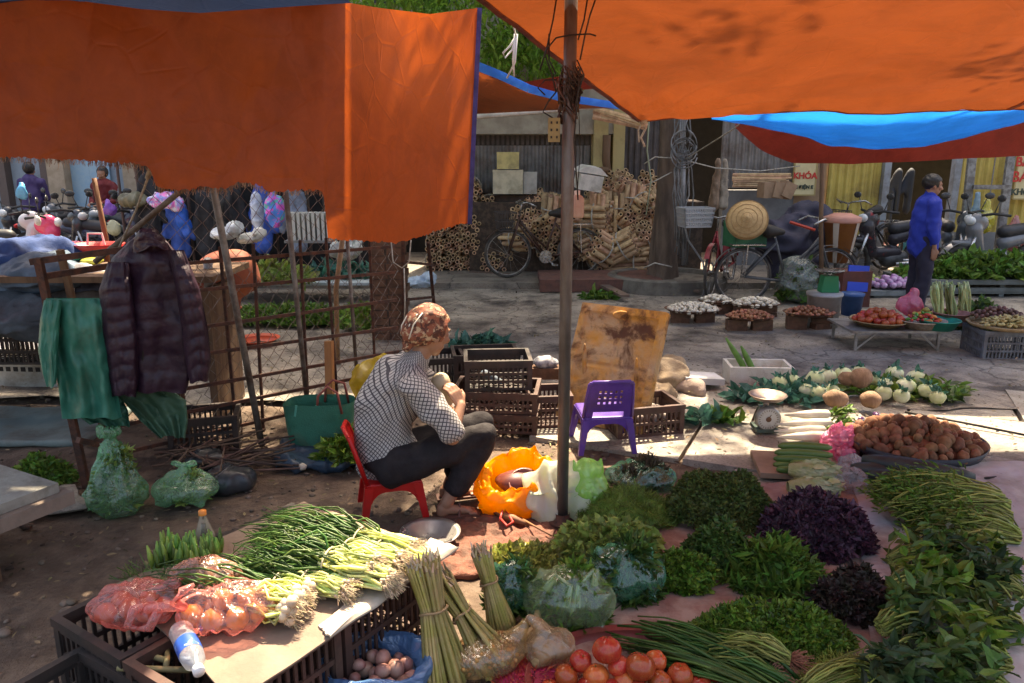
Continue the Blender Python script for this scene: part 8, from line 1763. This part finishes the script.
# ================================================================ people
skin = M('skin', (.36, .19, .12), .5, (.3, .15, .09), ns=8, bump=.15, bs=80, spec=.4); hairm = M('black_hair', (.012, .01, .01), .45, (.03, .025, .02), ns=30, bump=.5, bs=90, bstretch=(1, 1, .2))
def hand(wr, d, side, palm, s=1.0, curl=.6):
    """capsules for a palm and five bent fingers; d = finger direction, side = towards the thumb, palm = palm normal"""
    wr, d, side, palm = [Vector(q) for q in (wr, d, side, palm)]; d.normalize(); side.normalize(); palm.normalize(); out = []
    k = wr + d * .075 * s
    for i in range(4):
        o = side * (.030 - .019 * i) * s
        out.append(('cap', wr + d * .012 * s + o * .7, k + o, .013 * s, .0115 * s))
        L = (.034, .038, .035, .027)[i] * s; a = k + o
        for j, f in enumerate((1, .72, .55)):
            an = curl * (j + .6); dd = (d * math.cos(an) + palm * math.sin(an)).normalized(); b = a + dd * L * f; out.append(('cap', a, b, (.0088 - .0008 * j) * s, (.0082 - .0009 * j) * s)); a = b
    a = wr + d * .02 * s + side * .025 * s; dd = (d * .6 + side * .8 + palm * .3).normalized(); b = a + dd * .036 * s; c = b + (d * .85 + side * .25 + palm * .4).normalized() * .028 * s
    out += [('cap', a, b, .0125 * s, .0095 * s), ('cap', b, c, .0095 * s, .0075 * s)]
    return out
def headprims(c, fwd, up=(0, 0, 1), s=1.0):
    c, f, u = Vector(c), Vector(fwd).normalized(), Vector(up).normalized(); l = u.cross(f).normalized(); u = f.cross(l)
    q = lambda x, y, z: c + (f * x + l * y + u * z) * s
    Mx = Matrix((f, l, u)).transposed().to_euler(); E = lambda p, r: ('ell', p, tuple(k * s for k in r), Mx)
    pr = [E(q(-.005, 0, .02), (.095, .075, .1)), E(q(.03, 0, -.045), (.058, .056, .062)), E(q(.05, 0, -.085), (.03, .032, .024)),
          ('cap', q(.085, 0, .012), q(.108, 0, -.028), .009 * s, .014 * s), E(q(.1, .013, -.032), (.01, .009, .008)), E(q(.1, -.013, -.032), (.01, .009, .008)),
          E(q(.083, 0, -.058), (.012, .024, .006)), E(q(.08, 0, -.068), (.012, .02, .007)), E(q(.072, .042, -.018), (.022, .02, .018)), E(q(.072, -.042, -.018), (.022, .02, .018)),
          E(q(.082, 0, .03), (.014, .05, .009))]
    for sg in (-1, 1): pr += [E(q(-.002, sg * .078, -.005), (.016, .008, .03)), E(q(.078, sg * .03, .008), (.014, .014, .01))]
    return pr, q, Mx
# ---------- the seller on the red chair
wc_ = Vector((G(378, 503).x + .09, G(378, 516).y + .06, 0)); WR = R(14)
wchair = chair('small red plastic chair under the seated woman', wc_, WR - R(90), redpl, .275, .21, .46)
wp = thing('person', 'woman in a checked shirt, dark trousers and patterned headscarf sitting on the red chair', 'person', wc_ + Vector((.015, 0, 0)), WR); wp.scale = (.96,) * 3
sp_ = [Vector(q) for q in ((-.01, 0, .31), (-.045, 0, .44), (-.03, 0, .58), (.05, 0, .72), (.10, 0, .79))]
nk = Vector((.155, -.005, .85)); hd = Vector((.20, -.01, .955)); hf = Vector((.80, .34, -.2)); hprs, hq, hM = headprims(hd, hf, (.2, 0, 1), 1.06)
shR, shL = Vector((.09, -.165, .735)), Vector((.09, .165, .735)); elR, elL = Vector((.27, -.235, .47)), Vector((.31, .2, .50)); wrR, wrL = Vector((.335, -.13, .60)), Vector((.30, -.05, .53))
hipR, hipL = Vector((.01, -.09, .29)), Vector((.01, .09, .29)); knR, knL = Vector((.455, -.10, .40)), Vector((.47, .10, .41)); anR, anL = Vector((.25, -.13, .075)), Vector((.30, .09, .075))
body = [('cap', sp_[0], sp_[1], .10, .10, (1, 1.15)), ('cap', sp_[1], sp_[2], .10, .10, (1, 1.2)), ('cap', sp_[2], sp_[3], .10, .075, (1, 1.3)), ('cap', shR, shL, .04, .04), ('cap', sp_[3], nk, .055, .048), ('cap', nk, hd, .05, .048)] + hprs
for sh, elb, wr in ((shR, elR, wrR), (shL, elL, wrL)): body += [('cap', sh, elb, .046, .038), ('cap', elb, wr, .037, .025)]
body += hand(wrR, (-.35, .3, .75), (.7, .3, .2), (-.5, .6, -.3), .95, .5) + hand(wrL, (-.25, -.9, .1), (0, 0, 1), (-1, 0, 0), .95, .5)
for hp_, kn_, an_ in ((hipR, knR, anR), (hipL, knL, anL)):
    body += [('cap', hp_, kn_, .085, .058), ('cap', kn_, an_, .055, .034), ('cap', an_ + Vector((-.02, 0, -.03)), an_ + Vector((.12, 0, -.055)), .032, .02), ('ell', an_ + Vector((-.02, 0, -.045)), (.035, .03, .03))]
    for k in range(5): a_ = an_ + Vector((.12, (-.03 + .015 * k), -.058)); body.append(('cap', a_, a_ + Vector((.035 - .003 * abs(k - (3 if hp_.y > 0 else 1)), 0, -.004)), .0085, .0075))
part('body', None, skin, wp, me=blob(body, .0055, 3))
# checked shirt: pattern in a UV map wrapped around each limb
def checked():
    m, nt, N, L = _new('checked_cloth'); uv = N.new('ShaderNodeUVMap'); uv.uv_map = 'UVMap'; sx = N.new('ShaderNodeSeparateXYZ'); L.new(uv.outputs[0], sx.inputs[0])
    nse = N.new('ShaderNodeTexNoise'); nse.inputs['Scale'].default_value = 3
    outs = []
    for k in (0, 1):
        a = N.new('ShaderNodeMath'); a.operation = 'FRACT'; L.new(sx.outputs[k], a.inputs[0]); b = N.new('ShaderNodeMath'); b.operation = 'LESS_THAN'; L.new(a.outputs[0], b.inputs[0]); b.inputs[1].default_value = .27; outs.append(b.outputs[0])
    mx = N.new('ShaderNodeMath'); mx.operation = 'MAXIMUM'; L.new(outs[0], mx.inputs[0]); L.new(outs[1], mx.inputs[1])
    ml = N.new('ShaderNodeMath'); ml.operation = 'MULTIPLY'; L.new(outs[0], ml.inputs[0]); L.new(outs[1], ml.inputs[1])
    c = mixcol(nt, mx.outputs[0], (.44, .42, .4), (.06, .055, .065)); 
    p = N.new('ShaderNodeBsdfPrincipled'); L.new(c, p.inputs['Base Color']); p.inputs['Roughness'].default_value = .8
    b = N.new('ShaderNodeBump'); b.inputs['Strength'].default_value = .5; b.inputs['Distance'].default_value = .006; L.new(noisen(nt, 22, 5, .6, N.new('ShaderNodeTexCoord').outputs['Object'], 1.5), b.inputs['Height']); L.new(b.outputs[0], p.inputs['Normal'])
    o = N.new('ShaderNodeOutputMaterial'); L.new(p.outputs[0], o.inputs[0]); return m
chk = checked()
def folds(segs, amp=.010, seed=0):
    def f(p, n): return amp * (fold(p, 5.5, seed) - .6) + amp * .6 * nz(p, 13, seed)
    return f
sh_prims = [('cap', sp_[0] + Vector((-.01, 0, -.04)), sp_[1], .14, .13, (1, 1.15)), ('cap', sp_[1], sp_[2], .13, .13, (1, 1.2)), ('cap', sp_[2], sp_[3], .13, .115, (1, 1.3)), ('cap', shR, shL, .078, .078), ('cap', sp_[3], nk + Vector((-.01, 0, -.02)), .092, .06),
            ('cap', shR, elR + Vector((0, 0, .03)), .074, .07), ('cap', shL, elL + Vector((0, 0, .03)), .074, .07), ('cap', elR + Vector((-.01, 0, .03)), elR * .7 + wrR * .3, .068, .052), ('cap', elL + Vector((-.01, 0, .03)), elL * .6 + wrL * .4, .06, .05)]
sme = blob(sh_prims, .009, 4, folds(0, .022, 3))
def cut(me, keep):
    bm = bmesh.new(); bm.from_mesh(me); bmesh.ops.delete(bm, geom=[v for v in bm.verts if not keep(v.co)], context='VERTS'); bm.to_mesh(me); bm.free(); me.update(); return me
def uvwrap(me, scale):
    axes = [(sp_[0], sp_[2]), (sp_[2], sp_[3]), (shR, elR), (shL, elL), (elR, wrR)]
    vc = {}
    for v in me.vertices:
        p = v.co
        ax = 0
        if p.y < -.14 - .05 * (p.z > .72) and p.x > .0: ax = 2
        elif p.y > .19: ax = 3
        if ax == 0: u = math.atan2(p.y / 1.2, -(p.x + .02 - .5 * max(0, p.z - .55))) * .15; w_ = p.z - .25 * p.x
        else:
            A, B = axes[ax]; d = (B - A).normalized(); rl = p - A; w_ = rl.dot(d); pr = rl - d * w_; u = math.atan2(pr.x, pr.y * (1 if ax == 3 else -1)) * .075
        vc[v.index] = (((u + w_) * .7071) * scale, ((u - w_) * .7071) * scale)
    uvl = me.uv_layers.new(name='UVMap')
    for l in me.loops: uvl.data[l.index].uv = vc[l.vertex_index]
uvwrap(sme, 56)
part('shirt', None, chk, wp, me=sme)
trm = M('dark_trousers', (.011, .008, .01), .85, (.018, .014, .016), ns=9, bump=.3, bs=60)
tme = blob([('cap', hipR + Vector((-.03, 0, -.01)), knR, .105, .078), ('cap', hipL + Vector((-.03, 0, -.01)), knL, .105, .078), ('cap', knR, anR * .72 + knR * .28, .082, .068), ('cap', knL, anL * .72 + knL * .28, .082, .068), ('ell', (-.02, 0, .30), (.15, .18, .11)), ('cap', (.0, -.1, .33), (.14, -.1, .36), .075, .07)], .01, 4, folds(0, .014, 8))
part('trousers', None, trm, wp, me=tme)
scm = M('scarf_pattern', (.27, .09, .05), .75, (.5, .36, .22), ns=34, lo=.53, hi=.57, dirt=(.09, .035, .025), dns=26, dlo=.5, dhi=.54, bump=.3, bs=50)
sc_prims = [('ell', hq(-.02, 0, .035), (.122, .098, .112), hM), ('ell', hq(-.075, 0, .0), (.075, .075, .075), hM), ('cap', hq(-.1, 0, -.01), hq(-.105, 0, -.085), .045, .02)]
sme2 = blob(sc_prims, .006, 2, lambda p, n: .009 * (fold((p.x * .5, p.y, p.z * 1.6), 13, 2) - .5))
fN = hf.normalized()
def keepsc(p): r_ = p - hd; f_ = r_.dot(fN); z_ = r_.z; return not (f_ > .045 and z_ < .055) and not (f_ > -.02 and z_ < -.04)
part('headscarf', None, scm, wp, me=cut(sme2, keepsc))
wcl = M('white_claw', (.7, .66, .55), .4)
mb = MB()
for k in range(4):
    o = .014 * k; mb.tube([hq(-.09 - o, -.05 + .02 * k, .10 - o * .8), hq(-.125 - o * .5, -.05 + .022 * k, .04 - o * .5), hq(-.13 - o * .1, -.045 + .022 * k, -.03)], .0035, 6)
part('scarf_stripes', mb, wcl, wp, True)
# cream sleeve lining between the arms
part('inner_sleeve', None, M('cream_cloth', (.5, .42, .28), .8, (.42, .34, .22), ns=6), wp, me=blob([('cap', (.25, -.02, .70), (.28, .02, .6), .045, .05)], .008, 3, folds(0, .01, 5)))
col_ = M('collar_cloth', (.1, .08, .09), .8)
# eyes and brows (face turned away, still built)
mb = MB()
for sg in (-1, 1): mb.ell(hq(.088, sg * .03, .008), (.009, .009, .009), n=10, m=8)
part('eyes', mb, M('eye_white', (.6, .58, .55), .2), wp, True)
mb = MB()
for sg in (-1, 1): mb.ell(hq(.0955, sg * .03, .008), (.004, .004, .004), n=8, m=6); mb.tube([hq(.093, sg * .015, .032), hq(.094, sg * .03, .036), hq(.085, sg * .048, .03)], .003, 5)
part('brows', mb, hairm, wp, True)
for lab_, an_ in (('right', anR), ('left', anL)):
    mb = MB(); mb.box(an_ + Vector((.05, 0, -.07)), (.24, .085, .014)); mb.tube([an_ + Vector((.06, -.04, -.07)), an_ + Vector((.07, 0, -.015)), an_ + Vector((.06, .04, -.07))], .008, 6); part('sandal', mb, M('sandal_brown', (.12, .05, .035), .6), wp)
# metal basin near her feet
bs_ = G(430, 546); bas = thing('metal_basin', 'small shiny metal basin on the ground at the woman\'s feet', 'basin', bs_ + Vector((0, .02, 0)), rot=(.0, 0, 0)); mb = MB(); mb.lathe([(.001, .005), (.08, .005), (.12, .05), (.14, .06), (.142, .065), (.118, .056), (.078, .012), (.001, .012)], (0, 0, 0), 40); part('bowl', mb, M('steel_bowl', (.62, .6, .55), .3, (.45, .42, .38), ns=4, metal=.7), bas, True)
# ---------- man in blue
mv = G(919, 313); mn = thing('person', 'man in a royal blue jacket with short black hair standing behind the metal table', 'person', (mv.x, mv.y + .1, 0), R(-4)); mn.scale = (.95,) * 3
mh = Vector((.03, 0, 1.50)); mpr, mq, mM = headprims(mh, (1, -.12, -.1), (0, 0, 1), 1.0)
mb_ = [('cap', (0, 0, .92), (0, 0, 1.1), .13, .13, (1, 1.1)), ('cap', (0, 0, 1.1), (0, 0, 1.28), .13, .12, (1, 1.2)), ('cap', (-.005, -.16, 1.31), (-.005, .16, 1.31), .05, .05), ('cap', (0, 0, 1.3), (.02, 0, 1.45), .055, .052)] + mpr
mb_ += [('cap', (0, -.18, 1.3), (-.02, -.22, 1.03), .045, .038), ('cap', (-.02, -.22, 1.03), (.04, -.21, .80), .036, .025), ('cap', (0, .18, 1.3), (.0, .22, 1.03), .045, .038), ('cap', (0, .22, 1.03), (.1, .2, .82), .036, .025)]
mb_ += hand((.04, -.21, .79), (.08, 0, -1), (1, 0, 0), (0, 1, 0), 1.0, .3) + hand((.1, .2, .81), (.1, 0, -1), (1, 0, 0), (0, -1, 0), 1.0, .3)
for sg in (-1, 1): mb_ += [('cap', (0, sg * .09, .9), (.01, sg * .1, .5), .085, .06), ('cap', (.01, sg * .1, .5), (-.01, sg * .1, .09), .055, .036), ('cap', (-.04, sg * .1, .04), (.13, sg * .1, .03), .035, .025)]
part('body', None, skin, mn, me=blob(mb_, .008, 3))
blu = M('royal_blue_cloth', (.012, .03, .30), .7, (.02, .045, .38), ns=6, bump=.3, bs=50)
jp = [('cap', (.0, 0, .80), (0, 0, 1.1), .17, .16, (1, 1.15)), ('cap', (0, 0, 1.1), (0, 0, 1.28), .16, .135, (1, 1.22)), ('cap', (-.005, -.165, 1.31), (-.005, .165, 1.31), .07, .07), ('cap', (0, -.185, 1.3), (-.02, -.225, 1.03), .072, .064), ('cap', (-.02, -.225, 1.03), (.03, -.215, .87), .062, .05), ('cap', (0, .185, 1.3), (0, .225, 1.03), .072, .064), ('cap', (0, .225, 1.03), (.07, .205, .9), .062, .05), ('cap', (0, 0, 1.33), (.01, 0, 1.4), .08, .065)]
part('jacket', None, blu, mn, me=blob(jp, .011, 4, folds(0, .016, 6)))
part('trousers', None, M('navy_trousers', (.02, .018, .035), .8, (.03, .026, .045), ns=6), mn, me=blob([('ell', (0, 0, .88), (.15, .17, .1))] + [('cap', (0, sg * .09, .88), (.01, sg * .1, .5), .11, .09) for sg in (-1, 1)] + [('cap', (.01, sg * .1, .5), (-.01, sg * .1, .13), .09, .08) for sg in (-1, 1)], .012, 4, folds(0, .014, 2)))
part('hair', None, hairm, mn, me=cut(blob([('ell', mq(-.02, 0, .04), (.112, .092, .1), mM)], .008, 3, lambda p, n: .006 * nz(p, 30)), lambda p: not ((p - mh).x > .04 and (p - mh).z < .05) and (p - mh).z > -.06))
for sg in (-1, 1): part('shoe', None, M('shoe_dark', (.03, .025, .025), .5), mn, me=blob([('cap', (-.05, sg * .1, .04), (.15, sg * .1, .035), .045, .035)], .01, 2))
mb = MB(); mb.tube([(.17, -.02, .85), (.165, -.03, 1.1), (.12, -.03, 1.35)], .003, 5); part('zip', mb, wire_m, mn)
# ---------- two seated people among the motorbikes
def sitter(label, px, py_head, Y, face, cloth, hs=.95, zseat=.72):
    hz = P(px, py_head, Y).z; t = thing('person', label, 'person', (fx(px, Y), Y, 0), face); s0 = hz - .62
    hc = Vector((.02, 0, hz)); pr, q, Mx = headprims(hc, (1, 0, -.25), (0, 0, 1), 1.0)
    b = [('cap', (-.05, 0, s0), (0, 0, s0 + .42), .13, .12, (1, 1.2)), ('cap', (0, -.16, s0 + .42), (0, .16, s0 + .42), .05, .05), ('cap', (0, 0, s0 + .45), hc, .05, .05)] + pr
    for sg in (-1, 1):
        b += [('cap', (0, sg * .17, s0 + .42), (.08, sg * .2, s0 + .15), .045, .038), ('cap', (.08, sg * .2, s0 + .15), (.3, sg * .08, s0 + .12), .036, .026)] + hand((.3, sg * .08, s0 + .12), (1, -sg * .2, 0), (0, -sg, 0), (0, 0, -1), 1, .5)
        b += [('cap', (-.02, sg * .09, s0), (.38, sg * .12, s0 - .02), .085, .06), ('cap', (.38, sg * .12, s0 - .02), (.36, sg * .12, .1), .055, .036), ('cap', (.34, sg * .12, .05), (.5, sg * .12, .04), .035, .025)]
    part('body', None, skin, t, me=blob(b, .009, 3))
    jp = [('cap', (-.05, 0, s0), (0, 0, s0 + .42), .165, .14, (1, 1.2)), ('cap', (0, -.16, s0 + .42), (0, .16, s0 + .42), .068, .068)]
    for sg in (-1, 1): jp += [('cap', (0, sg * .17, s0 + .42), (.08, sg * .2, s0 + .15), .07, .058), ('cap', (.08, sg * .2, s0 + .15), (.24, sg * .11, s0 + .13), .056, .045)]
    part('jacket', None, cloth, t, me=blob(jp, .012, 4, folds(0, .014, 6)))
    part('trousers', None, trm, t, me=blob([('cap', (-.04, sg * .09, s0), (.38, sg * .12, s0 - .02), .1, .075) for sg in (-1, 1)] + [('cap', (.38, sg * .12, s0 - .02), (.36, sg * .12, .15), .075, .06) for sg in (-1, 1)], .012, 3))
    part('hair', None, hairm, t, me=cut(blob([('ell', q(-.025, 0, .03), (.11, .092, .108), Mx)], .009, 3), lambda p: not ((p - hc).x > .035 and (p - hc).z < .055)))
    mb = MB(); mb.box((-.02, 0, s0 - .13), (.34, .3, .06)); part('seat', mb, wood, t)
sitter('person in a dark purple jacket sitting with their back to us among the motorbikes', 33, 170, 13.4, R(95), M('dk_purple', (.04, .025, .1), .7, (.06, .04, .13), ns=5))
sitter('person in a dark red jacket sitting against the blue grey wall', 106, 174, 13.8, R(-95), M('dk_red', (.13, .012, .015), .7, (.18, .02, .02), ns=5))
